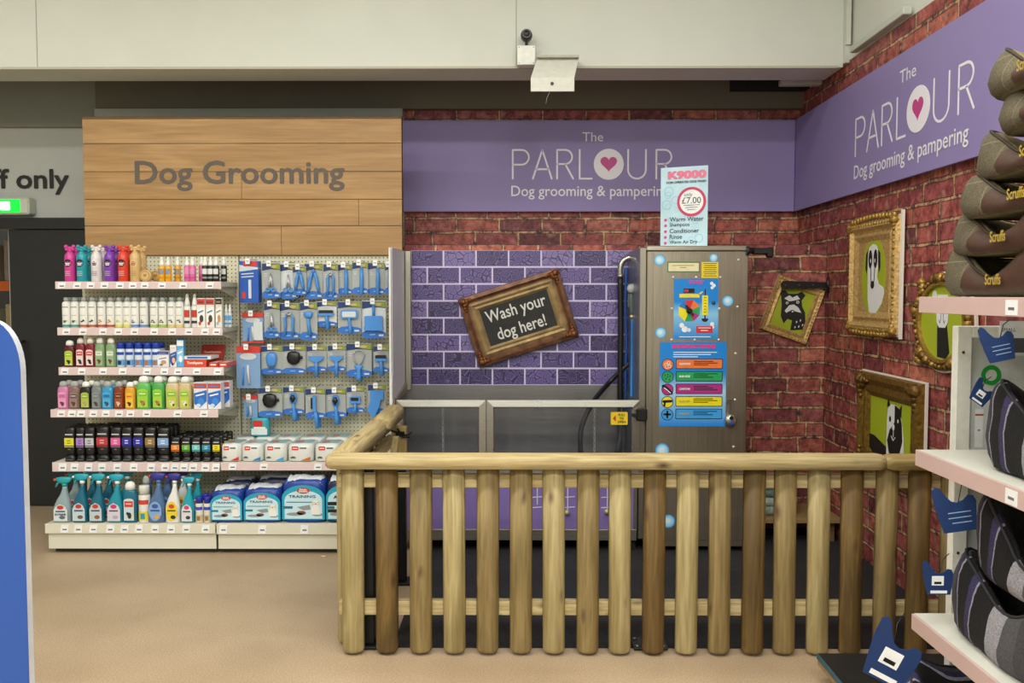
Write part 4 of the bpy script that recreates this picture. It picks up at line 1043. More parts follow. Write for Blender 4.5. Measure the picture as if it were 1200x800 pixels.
b = MB(); c = (W*.66, H*.56); b.disc(F, c[0], c[1], .088, None, .0048, .0005, 2, 32); b.ring(F, c[0], c[1], .088, .072, .0055, .0008, 0, 32)
b.text(F, 'only', c[0]-.02, c[1]+.04, width=.05, d=.0055, m=1); b.text(F, '£7.00', c[0], c[1]+.008, width=.115, d=.0055, m=1, bold=.0)
for k in range(3): b.stroke(F, [(c[0]-.05+k*.012, c[1]-.022-k*.013), (c[0]+.05-k*.012, c[1]-.02-k*.013)], .003, .0055, .0004, 1, False, False)
b.build('price_roundel', [M('#cf3a68', .5), BLK_, WHT], t)
# strap hinge on the boxing, bits behind the fence
zz = AT(950, 334, YP).z
b = MB(); F = Fr((0, YP-.055, 0)); x0, x1, x2 = X(915, 334, YP-.06), X(970, 334, YP-.06), X(985, 334, YP-.06)
b.poly(F, [(x0, zz-.008), (x0+.015, zz-.028), (x1, zz-.018), (x1, zz+.018), (x0+.015, zz+.028), (x0, zz+.01)], 0, .006, 0)
for k in range(3): b.lathe([(.006, 0), (.006, -.003)], (x0+.03+k*.09, YP-.061, zz), 8, 1, 'y')
b.box(x1-.002, x1+.03, YP-.065, YP-.051, zz-.085, zz+.085, 0, .004); b.tube([(x1+.0, YP-.07, zz-.05), (x1+.0, YP-.07, zz+.05)], .013, 10)
tag(b.build('strap_hinge', [BLK_, M('#55585a', .4, .5)]), 'black iron strap hinge across the brick corner above the schnauzer picture', 'hinge')
# folded cloths behind the fence at the cabinet's right
t = thing('towel_shelf', 'low wooden shelf board between the cabinet and the brick corner', 'shelf', (X(930), 5.7, 0))
zq = AT(910, 603, 5.6).z
b = MB(); b.box(xc1+.02, XR-.03, 5.5, YP-.01, zq-.03, zq, 0, .003); b.build('shelf_board', M('#8a6f48', .7, bmp=.2), t)
b = MB(); 
for x in (xc1+.06, XR-.1): b.box(x, x+.04, 5.55, YP-.02, .007, zq-.03)
b.build('shelf_leg', M('#6c5636', .7), t)
x0 = X(862, 600, 5.6); 
for k, (c, hh_) in enumerate((('#7f9384', .06), ('#9aa89c', .055), ('#5f766c', .05), ('#aab4a6', .06))):
    b = MB(); z_ = zq+.001+sum((.06, .055, .05, .06)[:k])
    b.loft([(z_, .13, .1), (z_+.006, .14, .11), (z_+hh_*.5, .145, .115), (z_+hh_-.008, .14, .11), (z_+hh_-.001, .12, .1)], 24, 4, 0)
    for v in b.v: v.x += X(905, 600, 5.65)+.004*k; v.y += 5.68
    tag(b.build('folded_towel', M(c, .9, 0, .3, 60, bmp=.5)), 'folded %s towel, %s of the pile behind the fence right of the cabinet' % (('dark sage', 'pale grey-green', 'teal grey', 'lightest grey-green')[k], ('bottom', 'second up', 'third up', 'topmost')[k]), 'towel', 'folded towels')
# ------------------------------------------------------------ shelving units
CREAM = M('#d8d5c4', .45, 0, .02, 5, 'cream_steel')
RAILP = M('#d8c4c4', .45, 0, .03, 8, 'pale_pink_rail')
PEG = dots_mat('#d6d3bb', '#4c4a38')
TICK = M('#eceef0', .5); TIN = M('#6a6c7a', .5)
YPB = 5.80
xL0, xM, xR1 = AT(98, 400, YPB).x, AT(281.5, 400, YPB).x, AT(461, 400, YPB).x
zT = AT(280, 299, YPB).z
# rows: left-bay shelf front rail top py, py bottom, left px, right px
SH = [(330, 338.5, 64.5, 259), (384, 392.8, 67, 260.5), (430.5, 439.5, 68.5, 262), (480, 489, 59, 255.5), (542, 552.5, 61, 257), (614, 625, 52.5, 252)]
def shelf_y(l, r): return 1.0*FPX/(r-l)*1.0
ROW = []
def tickets(b_parent, F_y, pxs, ztop, zbot):
    for px in pxs:
        b = MB(); x = AT(px, 400, F_y).x; hw = .026; F = Fr((0, F_y-.0005, 0), (1, 0, 0))
        za, zb2 = zbot+.004, ztop-.004
        b.poly(F, [(x-hw, za), (x+hw-.006, za), (x+hw, zb2), (x-hw+.006, zb2)], .0003, .001, 0)
        b.stroke(F, [(x-.012, (za+zb2)/2-.004), (x+.014, (za+zb2)/2-.004)], .008, .0015, .0004, 1, False, False)
        b.build('price_ticket', [TICK, TIN], b_parent)
unitL = thing('shelving_unit', 'left shop shelving bay holding bottles, with cream shelves and pale pink price rails', 'shelving', ((xL0+xM)/2, 5.6, 0))
unitR = thing('shelving_unit', 'right shop shelving bay with perforated back panel and grooming tools hanging on hooks', 'shelving', ((xM+xR1)/2, 5.6, 0))
b = MB(); b.box(xL0, xM-.004, YPB, YPB+.02, .1, zT-.004); b.build('back_panel', PEG, unitL)
b = MB(); b.box(xM+.004, xR1, YPB, YPB+.02, .1, zT-.004); b.build('back_panel', PEG, unitR)
b = MB()
for x in (xL0+.0, xM-.03): b.box(x, x+.024, YPB+.021, YPB+.06, 0, zT)
b.build('upright', CREAM, unitL)
b = MB()
for x in (xM+.006, xR1-.03): b.box(x, x+.024, YPB+.021, YPB+.06, 0, zT)
b.build('upright', CREAM, unitR)
TKL = [[74, 92, 108, 124, 142, 157, 171, 191, 216, 247], [78, 97.5, 121, 139, 158, 181, 202, 221.5, 240.5, 254], [75, 95, 120, 143, 171.5, 192, 208, 230, 254.5], [69.5, 82, 93, 107.5, 122, 137.5, 151, 170, 206.5, 237.5], [69.5, 83.5, 100, 116, 134, 153.5, 174, 190.5, 202, 212.5, 223.5, 238, 250.5], [70, 86, 104, 124, 141, 158, 177, 196, 214, 237]]
for k, (a, c, l, r) in enumerate(SH):
    yf = FPX/(r-l)*1.0
    yf = AT(200, 648, 5).y if False else yf*((XMr := 1.0))
    z1, z0 = AT(150, a, yf).z, AT(150, c, yf).z
    xa, xb = AT(l, a, yf).x, AT(r, a, yf).x
    ROW.append((yf, z1, xa, xb))
    b = MB()
    xs0 = min(xa, xL0)+.004
    b.add([(xa+.002, yf+.012, z1-.028), (xb-.002, yf+.012, z1-.028), (xM-.012, YPB-.001, z1-.028), (xL0+.004, YPB-.001, z1-.028),
           (xa+.002, yf+.012, z1), (xb-.002, yf+.012, z1), (xM-.012, YPB-.001, z1), (xL0+.004, YPB-.001, z1)],
          [(0, 1, 2, 3), (4, 5, 6, 7), (0, 1, 5, 4), (1, 2, 6, 5), (2, 3, 7, 6), (3, 0, 4, 7)])
    s_ = b.build('shelf', CREAM, unitL)
    b = MB(); b.box(xa, xb, yf, yf+.011, z0, z1+.0015, 0, .001); b.build('price_rail', RAILP if k < 5 else CREAM, s_)
    tickets(s_, yf, TKL[k], z1, z0)
    if k < 5:
        b = MB(); xx = xM-.03
        b.add([(xx, YPB-.002, z1-.03), (xx+.006, YPB-.002, z1-.03), (xx, YPB-.002, z1-.1), (xx+.006, YPB-.002, z1-.1), (xx, yf+.03, z1-.029), (xx+.006, yf+.03, z1-.029), (xx, yf+.03, z1-.034), (xx+.006, yf+.03, z1-.034)],
              [(0, 1, 3, 2), (4, 6, 7, 5), (0, 4, 5, 1), (2, 3, 7, 6), (0, 2, 6, 4), (1, 5, 7, 3)]); b.build('shelf_bracket', CREAM, s_)
yf, z1, xa, xb = ROW[5]
b = MB(); b.box(xa+.01, xb-.002, yf+.02, yf+.035, .03, AT(150, 625, yf).z-.001); b.build('plinth', CREAM, unitL)
b = MB(); b.box(xa+.03, xb-.002, yf+.06, YPB, 0, .03); b.build('base_foot', M('#2a2926', .6), unitL)
# right bay shelf and base
def rshelf(pa, pc, yf, pxs, rail):
    z1, z0 = AT(300, pa, yf).z, AT(300, pc, yf).z
    xa, xb = AT(258.5, pa, yf).x if rail is RAILP else AT(253.5, pa, yf).x, xR1-.005
    b = MB(); b.box(xa+.004, xb, yf+.012, YPB-.001, z1-.028, z1); s_ = b.build('shelf', CREAM, unitR)
    b = MB(); b.box(xa, xb, yf, yf+.011, z0, z1+.0015, 0, .001); b.build('price_rail', rail, s_)
    tickets(s_, yf, pxs, z1, z0); return yf, z1, xa, xb
RS = rshelf(542, 551, ROW[4][0], [270, 307, 371], RAILP)
RB = rshelf(614, 626, ROW[5][0], [258, 304, 354], CREAM)
b = MB(); b.box(RB[2]+.004, xR1-.02, RB[0]+.02, RB[0]+.035, .03, AT(300, 626, RB[0]).z-.001); b.build('plinth', CREAM, unitR)
b = MB(); b.box(RB[2]+.004, xR1-.02, RB[0]+.06, YPB, 0, .03); b.build('base_foot', M('#2a2926', .6), unitR)
p = AZ(78-3, 646, .002)
b = MB(); c = AZ(379, 652, .002); b.loft([(.001, .018, .008), (.006, .016, .006), (.008, .006, .004)], 8, 2, 0)
for v in b.v: v.x += c.x; v.y += c.y
tag(b.build('paper_scrap', M('#cfc8a8', .7)), 'tiny pale paper scrap on the floor at the right foot of the shelving', 'litter')

# ------------------------------------------------------------ products
_pc = {}
def q3(x): return round(x, 3)
def prod(kind, w_, h_, key, fn):
    k = (kind, q3(w_), q3(h_), key)
    if k not in _pc: _pc[k] = [(n_, mb.mesh(n_, ms)) for n_, mb, ms in fn(w_, h_, key)]
    return _pc[k]
def put(name, meshes, x, y, z, label, cat, group=None, rz=0):
    t = thing(name, label, cat, (x, y, z), rz, group)
    for n_, me in meshes:
        o = bpy.data.objects.new(n_, me); C.objects.link(o); o.parent = t
    return t
WP = M('#e9e9e4', .35, 0, .01, 5, 'white_plastic_bottle')
DK = M('#141416', .35, 0, .1, 5)
CLR = M('#bfc4c2', .15, 0, .02, 5, 'clear_cap', alpha=.6)
def c_(x, r=.35): return M(x, r, 0, .03, 8)
def k_bone(w_, h_, key):      # pet shampoo with a bone shaped cap
    col, lab, ink = key; m = c_(col, .3); r = w_/2
    b = MB(); b.lathe([(r*.9, 0), (r, .004), (r, h_*.62), (r*.93, h_*.72), (r*.55, h_*.79), (r*.42, h_*.82), (.0001, h_*.82)], n=18)
    c = MB(); z = h_*.83; c.lathe([(r*.42, z-.004), (r*.42, z+.012), (.0001, z+.012)], n=12)
    for s_ in (-1, 1):
        c.ball((s_*r*.72, 0, h_*.95), r*.38, 10); c.ball((s_*r*.62, 0, h_*.875), r*.33, 10)
    c.tube([(-r*.7, 0, h_*.91), (r*.7, 0, h_*.91)], r*.3, 8)
    l = MB(); F = Fr((0, -r-.001, 0))
    n = 16
    vs = [(0, -r-.0012, h_*.5)]+[((q := r*.72*math.cos(2*PI*k/n)), -math.sqrt(max(1e-9, r*r-q*q))-.0012, h_*.5+r*.72*math.sin(2*PI*k/n)) for k in range(n)]
    l.add(vs, [(0, 1+k, 1+(k+1) % n) for k in range(n)], 0, False)
    l.stroke(F, [(-r*.4, h_*.49), (r*.4, h_*.49)], .006, .001, .0006, 1, False, False); l.stroke(F, [(-r*.35, h_*.45), (r*.35, h_*.45)], .006, .001, .0006, 1, False, False)
    l.poly(F, heart(F, 0, h_*.53, r*.16), .001, .0006, 2)
    for k in range(3): l.stroke(F, [(-r*.5, h_*(.27-.05*k)), (r*.5, h_*(.27-.05*k))], .002, .0002, .0006, 3, False, False)
    return [('body', b, m), ('bone_cap', c, m), ('front_label', l, [c_(lab), c_(ink), PINK, c_(ink)])]
def k_jar(w_, h_, key):
    r = w_/2; b = MB(); b.lathe([(r*.9, -.02), (r, -.014), (r, .014), (r*.9, .02)], (0, 0, r), 20, 0, 'y')
    l = MB(); l.ring(Fr((0, -.0205, r)), 0, 0, r*.8, r*.7, 0, .001, 0, 20); l.poly(Fr((0, -.0205, r)), heart(None, 0, 0, r*.3), 0, .001, 0)
    return [('body', b, c_(key[0])), ('front_label', l, c_(key[1]))]
def k_mini(w_, h_, key):
    r = w_/2; b = MB(); b.lathe([(r*.9, 0), (r, .003), (r, h_*.6), (r*.8, h_*.64), (.0001, h_*.64)], n=14)
    c = MB(); c.lathe([(r*.8, h_*.642), (r*.78, h_*.72), (r*.5, h_*.86), (r*.42, h_*.98), (r*.2, h_), (.0001, h_)], n=12); c.box(-r*.18, r*.18, -r*.75, -r*.3, h_*.9, h_*.955)
    l = MB(); l.patch(r, r, h_*.3, h_*.52, 50, 2, .0008); l.patch(r, r, h_*.12, h_*.2, 50, 2, .0008, 1)
    return [('body', b, c_(key[0])), ('spray_cap', c, WP), ('front_label', l, [c_(key[1]), c_(key[2])])]
def k_aero(w_, h_, key):
    r = w_/2; b = MB(); b.lathe([(r*.92, 0), (r, .004), (r, h_*.78), (r*.9, h_*.83), (r*.55, h_*.865), (.0001, h_*.865)], n=16)
    c = MB(); c.lathe([(r*.62, h_*.866), (r*.62, h_*.99), (r*.5, h_), (.0001, h_)], n=14)
    l = MB(); l.patch(r, r, h_*.02, h_*.09, 85, 2, .0008); l.patch(r, r, h_*.66, h_*.685, 45, 2, .0008, 1); l.patch(r, r, h_*.4, h_*.41, 40, 2, .0008, 1)
    random.seed(str(key)); F = Fr((0, -r-.0006, 0))
    for k in range(5): u = random.uniform(-r*.35, r*.35); l.disc(F, u, h_*random.uniform(.16, .25), r*.24, r*.14, 0, .0008, 2, 8)
    return [('body', b, WP), ('clear_cap', c, CLR), ('front_label', l, [c_(key[0]), c_('#6a6c70'), c_(key[1])])]
def k_sham(w_, h_, key):      # flat sided bottle, domed cap, arched label
    col, cap, lab, art = key[:4]; rx = w_/2; ry_ = rx*.62
    z1 = h_*.8
    tr = len(key) > 4 and key[4]
    body = M(col, .15, 0, .03, 8, alpha=.82) if tr else c_(col, .25)
    b = MB(); b.loft([(0, rx*.9, ry_*.9), (.004, rx, ry_), (z1*.82, rx, ry_), (z1*.94, rx*.9, ry_*.92), (z1, rx*.66, ry_*.85)], 20, 3)
    c = MB(); c.loft([(z1+.001, rx*.72, ry_*.9), (h_*.9, rx*.7, ry_*.88), (h_*.96, rx*.58, ry_*.75), (h_*.99, rx*.35, ry_*.5), (h_, rx*.12, ry_*.2)], 18, 2.2)
    l = MB(); F = Fr((0, -ry_-.0004, 0)); a = rx*.72; zb = h_*.06; zt2 = z1*.68
    arch = [(-a, zb), (a, zb), (a, zt2)]+[(a*math.cos(R(t)), zt2+a*.45*math.sin(R(t))) for t in range(20, 180, 20)]+[(-a, zt2)]
    l.poly(F, arch, 0, .0008, 0)
    l.rect(F, -a*.85, a*.85, zt2*.72, zt2*.98, .001, .0006, 1)
    l.stroke(F, [(-a*.6, zt2*.86), (a*.6, zt2*.86)], h_*.03, .0017, .0005, 2, False, False)
    l.disc(F, a*.1, zb+h_*.12, a*.4, h_*.08, .001, .0006, 3, 12); l.disc(F, -a*.3, zb+h_*.17, a*.25, h_*.04, .001, .0006, 3, 10); l.disc(F, a*.4, zb+h_*.07, a*.22, h_*.04, .001, .0006, 4, 10)
    return [('body', b, body), ('cap', c, CLR if cap == 'clear' else c_(cap)), ('front_label', l, [c_(lab[0]), c_(lab[1]), c_(lab[2]), c_(art[0]), c_(art[1])])]
def k_black(w_, h_, key):     # black bottle standing on its cap
    rx = w_/2; ry_ = rx*.7
    b = MB(); z0 = h_*.2
    b.loft([(z0, rx*.72, ry_*.8), (z0+.008, rx*.86, ry_), (h_*.35, rx*.95, ry_), (h_*.9, rx, ry_), (h_*.97, rx*.97, ry_*.85), (h_, rx*.85, ry_*.5)], 20, 3.5)
    c = MB(); c.loft([(0, rx*.95, ry_), (.003, rx, ry_*1.02), (h_*.08, rx*.95, ry_), (h_*.19, rx*.78, ry_*.85)], 20, 3.5)
    l = MB(); F = Fr((0, -ry_-.0006, 0)); a = rx*.86
    l.rect(F, -a, a, h_*.47, h_*.69, 0, .0008, 0); l.rect(F, -a, a, h_*.425, h_*.445, 0, .0008, 0)
    l.stroke(F, [(-a*.8, h_*.79), (a*.8, h_*.79)], h_*.035, 0, .0008, 1, False, False)
    for k in range(2): l.stroke(F, [(-a*.4, h_*(.61-.07*k)), (a*.35, h_*(.61-.07*k))], h_*.03, .0008, .0006, 2, False, False)
    l.stroke(F, [(-a*.25, h_*.36), (a*.25, h_*.36)], h_*.02, 0, .0008, 3, False, False); l.stroke(F, [(-a*.7, h_*.055), (a*.7, h_*.055)], h_*.012, .0022, .0006, 3, False, False)
    return [('body', b, DK), ('cap', c, DK), ('front_label', l, [c_(key[0]), c_('#c9cacc'), c_(key[1]), c_('#77797c')])]
def k_trig(w_, h_, key):      # trigger spray: body, trigger head, label
    col, head, tip, collar, lab = key[:5]; rx = w_/2; ry_ = rx*.6; zb = h_*.62
    b = MB(); b.loft([(0, rx*.92, ry_*.9), (.005, rx, ry_), (zb*.55, rx*.98, ry_), (zb*.8, rx*.72, ry_*.85, rx*.1, 0), (zb, rx*.42, ry_*.62, rx*.22, 0), (h_*.74, rx*.27, rx*.27, rx*.28, 0), (h_*.8, rx*.25, rx*.25, rx*.28, 0)], 20, 2.6)
    body = M(col, .12, 0, .03, 8, alpha=.75) if len(key) > 5 else c_(col, .25)
    g = MB(); x0 = rx*.28; r = rx*.3
    g.lathe([(r, h_*.8), (r*1.05, h_*.86), (.0001, h_*.861)], (x0, 0, 0), 14, 1)
    g.loft([(h_*.862, rx*.5, r*.85, x0-rx*.05, 0), (h_*.9, rx*.75, r*.9, x0-rx*.1, 0), (h_*.95, rx*.95, r*.85, x0-rx*.12, 0), (h_*.985, rx*.85, r*.7, x0-rx*.1, 0), (h_, rx*.5, r*.4, x0-rx*.02, 0)], 14, 2.6, 0)
    xn = x0-rx*1.05; g.tube([(xn+.004, 0, h_*.935), (xn-rx*.18, 0, h_*.935)], rx*.15, 8, 2)
    g.tube([(x0-rx*.6, 0, h_*.9), (x0-rx*.85, 0, h_*.85), (x0-rx*.95, 0, h_*.8), (x0-rx*1.1, 0, h_*.775)], [rx*.13, rx*.12, rx*.1, rx*.07], 6, 0 if key[6:] == () else 2)
    l = MB(); F = Fr((0, -ry_-.0006, 0)); a = rx*.78; z2 = zb*.6
    pts = [(-a, h_*.04), (a, h_*.04), (a, z2*.75), (a*.7, z2*.98), (0, z2*1.12), (-a*.7, z2*.98), (-a, z2*.75)] if lab[0] != 'o' else [(a*math.cos(R(t)), h_*.24+h_*.2*math.sin(R(t))) for t in range(0, 360, 20)]
    cs = lab[1:]
    l.poly(F, pts, 0, .0008, 0); l.disc(F, 0, z2*.92, a*.5, h_*.045, .001, .0006, 1, 14); l.stroke(F, [(-a*.7, z2*.68), (a*.7, z2*.68)], h_*.03, .001, .0005, 2, False, False)
    l.disc(F, a*.25, h_*.12, a*.45, h_*.04, .001, .0006, 3, 12)
    if lab[0] == 'x': l.text(F, 'EXTREME', 0, z2*.5, width=a*1.6, d=.001, m=2, bold=.03)
    return [('body', b, body), ('trigger_head', g, [c_(head), c_(collar), c_(tip)]), ('front_label', l, [c_(x) for x in cs])]
def k_can(w_, h_, key):
    r = w_/2; b = MB(); b.lathe([(r*.95, 0), (r, .003), (r, h_*.72), (r*.9, h_*.75), (.0001, h_*.75)], n=16)
    c = MB(); c.lathe([(r*.92, h_*.751), (r*.92, h_*.97), (r*.85, h_), (.0001, h_)], n=16)
    l = MB(); l.patch(r, r, h_*.5, h_*.62, 60, 2, .0008, 0); l.patch(r, r, h_*.06, h_*.3, 70, 2, .0008, 1); l.patch(r, r, h_*.1, h_*.26, 22, 2, .0014, 2)
    return [('body', b, c_(key[0])), ('cap', c, c_(key[1])), ('front_label', l, [c_(x) for x in key[2:5]])]
def k_box(w_, h_, key):
    dp = w_*.8; b = MB(); b.box(-w_/2, w_/2, -dp/2, dp/2, 0, h_, 0, .001)
    F = Fr((0, -dp/2-.0003, 0)); l = MB(); a = w_/2
    l.rect(F, -a*.96, a*.96, h_*.78, h_*.97, 0, .0006, 0); l.poly(F, [(-a*.96, h_*.2), (-a*.1, h_*.05), (a*.96, h_*.3), (a*.96, h_*.72), (-a*.96, h_*.6)], 0, .0006, 1)
    l.disc(F, a*.1, h_*.3, a*.5, h_*.13, .0008, .0005, 2, 12); l.disc(F, -a*.3, h_*.14, a*.35, h_*.07, .0008, .0005, 3, 10)
    l.stroke(F, [(-a*.7, h_*.86), (a*.6, h_*.86)], h_*.04, .0008, .0005, 2, False, False); l.stroke(F, [(-a*.7, h_*.5), (a*.6, h_*.58)], h_*.05, .0008, .0005, 4, False, False)
    return [('carton', b, c_(key[0])), ('front_print', l, [c_(x) for x in key[1:6]])]
def k_lie(w_, h_, key):       # carton lying flat, printed front edge
    b = MB(); b.box(-w_/2, w_/2, -.03, .14, 0, h_, 0, .001); F = Fr((0, -.0303, 0)); l = MB()
    if w_ > .08: l.text(F, 'Toothpaste', 0, h_/2, width=w_*.7, d=0, m=0, bold=.03)
    else: l.stroke(F, [(-w_*.3, h_/2), (w_*.3, h_/2)], h_*.3, 0, .0006, 0, False, False)
    l.rect(Fr((0, 0, h_+.0003), (1, 0, 0), (0, 1, 0)), -w_*.4, w_*.4, -.02, .1, 0, .0006, 1)
    return [('carton', b, c_(key[0])), ('front_print', l, [c_('#f4efe8'), c_(key[1])])]
def pillow(w_, h_, d_, n=22, crumple=.0, seed=1, e=5):
    b = MB(); random.seed(seed); secs = []
    for t, k in ((0, .9), (.02, .97), (.08, 1), (.5, 1.02), (.82, 1), (.93, .96), (.985, .9), (1, .8)): secs.append((h_*t, w_/2*k, d_/2*k*(.97 if t in (0, 1) else 1)))
    b.loft(secs, n, e)
    for v in b.v:
        if v.z > h_*.85: v.z += random.uniform(-crumple, crumple)
        v.x += random.uniform(-.0012, .0012)
    return b
def k_pad(w_, h_, key):       # small shrink wrapped pack of pads
    dp = .2; b = pillow(w_, h_, dp, 24, .002, 5, 7)
    F = Fr((0, -dp/2-.0022, 0)); l = MB(); a = w_/2*.9
    l.rrect(F, -a*.72, -a*.12, h_*.66, h_*.88, h_*.05, 0, .0006, 0); l.stroke(F, [(a*.0, h_*.78), (a*.6, h_*.78)], h_*.07, 0, .0006, 1, False, False); l.stroke(F, [(-a*.62, h_*.77), (-a*.2, h_*.77)], h_*.05, .0008, .0005, 3, False, False)
    l.poly(F, [(a*.05, h_*.06), (a*.95, h_*.06), (a*.95, h_*.28), (a*.4, h_*.16)], 0, .0006, 2); l.disc(F, -a*.6, h_*.2, a*.24, h_*.11, 0, .0006, 1, 12, 0, 180)
    T = Fr((0, -dp*.3, h_+.003), (1, 0, 0), (0, 1, 0)); l.rect(T, -a*.9, a*.9, -.0, dp*.6, 0, .0006, 4); l.rect(T, -a*.6, a*.1, dp*.1, dp*.3, .0008, .0006, 0)
    return [('wrapper', b, c_('#d9dcd8')), ('front_print', l, [c_('#d0392f'), c_('#4a5560'), c_(key[0]), WP, c_('#8fb9bd')])]
def k_train(w_, h_, key):     # big bag of training pads
    dp = .17; b = pillow(w_, h_*.92, dp, 24, .006, 9, 6)
    c = MB(); random.seed(4); n = 14; vs = []
    for i in range(n+1):
        x = -w_*.44+w_*.88*i/n
        for j, (y, z) in enumerate(((-dp*.42, h_*.9), (-dp*.25, h_*.955), (0, h_*.985), (dp*.25, h_*.96), (dp*.42, h_*.9))):
            vs.append((x, y, z+random.uniform(-.007, .007)-(.02 if i in (0, n) else 0)))
    c.add(vs, [(i*5+j, i*5+j+1, (i+1)*5+j+1, (i+1)*5+j) for i in range(n) for j in range(4)], 0, True)
    F = Fr((0, -dp/2-.003, 0)); l = MB(); a = w_/2*1.0; H = h_*.92
    arc = [(-a, H*.62)]+[(a*math.cos(R(t)), H*.6+H*.3*math.sin(R(t))) for t in range(165, 0, -15)]+[(a, H*.62)]
    l.poly(F, [(-a, H*.08), (a, H*.08)]+arc[::-1], 0, .0006, 0)
    l.poly(F, [(-a*.88, H*.1), (a*.88, H*.1), (a*.88, H*.55)]+[(a*.88*math.cos(R(t)), H*.55+H*.22*math.sin(R(t))) for t in range(15, 180, 15)]+[(-a*.88, H*.55)], .0008, .0006, 1)
    l.disc(F, 0, H*.77, a*.3, H*.075, .0016, .0006, 2, 20)
    D = .0024; cc = ['simple', 'solution']
    l.text(F, 'Simple', 0, H*.79, width=a*.34, d=D, m=5, bold=.03); l.text(F, 'Solution', 0, H*.755, width=a*.42, d=D, m=5, bold=.03)
    if key[0] == 'T': l.text(F, 'TRAINING', -a*.05, H*.63, width=a*1.25, height=H*.065, d=.0016, m=3, bold=.01)
    else:
        l.text(F, 'ADULT', 0, H*.62, width=a*1.1, height=H*.08, d=.0016, m=4, bold=.03)
        l.rect(F, -a*.9, a*.9, H*.42, H*.5, .0016, .0006, 4); l.rect(F, -a*.9, a*.9, H*.25, H*.33, .0016, .0006, 4)
    l.rect(F, -a*.8, a*.5, H*.485, H*.505, .0016, .0006, 6); l.rect(F, -a*.95, -a*.5, H*.34, H*.4, .0016, .0006, 6)
    l.poly(F, [(-a*.3, H*.38), (a*.3, H*.43), (a*.35, H*.32), (0, H*.3)], .0016, .0006, 7); l.disc(F, -a*.1, H*.24, a*.22, H*.05, .0016, .0006, 8, 12)
    l.disc(F, -a*.4, H*.21, a*.4, H*.04, .0016, .0006, 7, 12); l.disc(F, a*.65, H*.2, a*.25, H*.04, .0016, .0006, 7, 12)
    # puppy
    l.poly(F, [(a*.38, H*.2), (a*.36, H*.34), (a*.45, H*.42), (a*.72, H*.42), (a*.78, H*.3), (a*.8, H*.2)], .0024, .0006, 5); l.disc(F, a*.58, H*.48, a*.15, H*.06, .003, .0006, 5, 14)
    for s_ in (-1, 1): l.disc(F, a*.58+s_*a*.13, H*.48, a*.05, H*.045, .0036, .0006, 9, 8); l.disc(F, a*.58+s_*a*.05, H*.49, a*.018, H*.008, .0042, .0005, 4, 6)
    l.disc(F, a*.58, H*.455, a*.035, H*.013, .0042, .0005, 4, 8)
    return [('bag', b, c_('#1f3f96') if key[1] == 'b' else c_('#23284a')), ('bag_top', c, M('#cfd4da', .3, 0, .15, 40)), ('front_print', l, [c_('#1f9fc0'), c_('#c3e3ee'), c_('#c83a2c'), c_('#22304a'), DK, WP, c_('#1c6f86'), c_('#8d9498'), c_('#7a4a3a'), c_('#e3cfa0')])]
def place(kind, fn, row, px, wpx, hpx, key, name, label, cat, group=None, back=0, y_off=0, rz=0):
    yf, z1, xa, xb = ROW[row] if not isinstance(row, tuple) else row
    y = yf+.025+back; s_ = FPX/yf
    w_, h_ = wpx/s_, hpx/s_
    dep = {'sham': .62, 'black': .7, 'trig': .6, 'box': .8}.get(kind, 1)*w_/2
    if kind == 'pad': dep = .1
    if kind == 'train': dep = .09
    if kind == 'jar': dep = .03
    if kind == 'lie': dep = .035
    yc = y+dep+y_off
    x = (px-607)*(yf+.03)/FPX*1.004
    x = AT(px, 400, yf+.03).x
    return put(name, prod(kind, w_, h_, key, fn), x, yc, z1+.0015, label, cat, group, rz)
random.seed(5)
# row 1
R1 = [(82, '#cf3f96', 'magenta'), (96, '#1f98a8', 'teal'), (113, '#ded6d8', 'white'), (128.5, '#7d3cae', 'purple'), (144.5, '#dd4430', 'orange-red'), (158.5, '#d2b078', 'beige')]
for px, c, n_ in R1:
    ink = '#e8e8e8'; lab = '#17151a'
    if n_ == 'white': ink = '#3a3038'; lab = '#e8e2e2'
    if n_ == 'beige': ink = '#a5743a'; lab = '#dcbc86'
    place('bone', k_bone, 0, px, 12.4, 43.5, (c, lab, ink), 'shampoo_bottle', '%s bone-capped pet shampoo bottle at the front of the top shelf' % n_, 'bottle', 'bone-capped shampoos')
    place('bone', k_bone, 0, px+1.5, 12, 43, (c, lab, ink), 'shampoo_bottle', '%s bone-capped bottle half hidden behind the front one on the top shelf' % n_, 'bottle', 'bone-capped shampoos', back=.068)
place('jar', k_jar, 0, 171, 14, 13, ('#cfae76', '#a5743a'), 'balm_jar', 'beige round jar standing on edge, the front one on the top shelf', 'jar', 'balm jars')
place('jar', k_jar, 0, 178, 14, 13, ('#c8a46a', '#a5743a'), 'balm_jar', 'beige round jar behind the front one on the top shelf', 'jar', 'balm jars', back=.07)
ordn = ['first', 'second', 'third', 'fourth', 'fifth', 'sixth', 'seventh', 'eighth', 'ninth', 'tenth', 'eleventh', 'twelfth', 'thirteenth', 'fourteenth', 'fifteenth']
for cn, c, l1, l2, xs_ in (('yellow', '#e6a81c', '#8a8f9a', '#c98a10', (190.5, 198, 204.5)), ('pink', '#d9669f', '#d98ab8', '#c04a88', (220, 226.5, 233, 238)), ('black', '#161617', '#d8d8d8', '#8a8a8a', (242, 248.5, 255, 260))):
    for k, px in enumerate(xs_):
        bk = 0 if k in (0, 1) or (cn == 'black' and k == 2) else .06
        px2 = px-(1 if cn == 'black' else 0)
        place('mini', k_mini, 0, px2, 7.4, 29 if bk == 0 else 29.5, (c, l1, l2), 'mini_spray', '%s mini spray with white cap, %s from the left in its colour' % (cn, ordn[k]), 'spray bottle', 'mini sprays', back=bk)
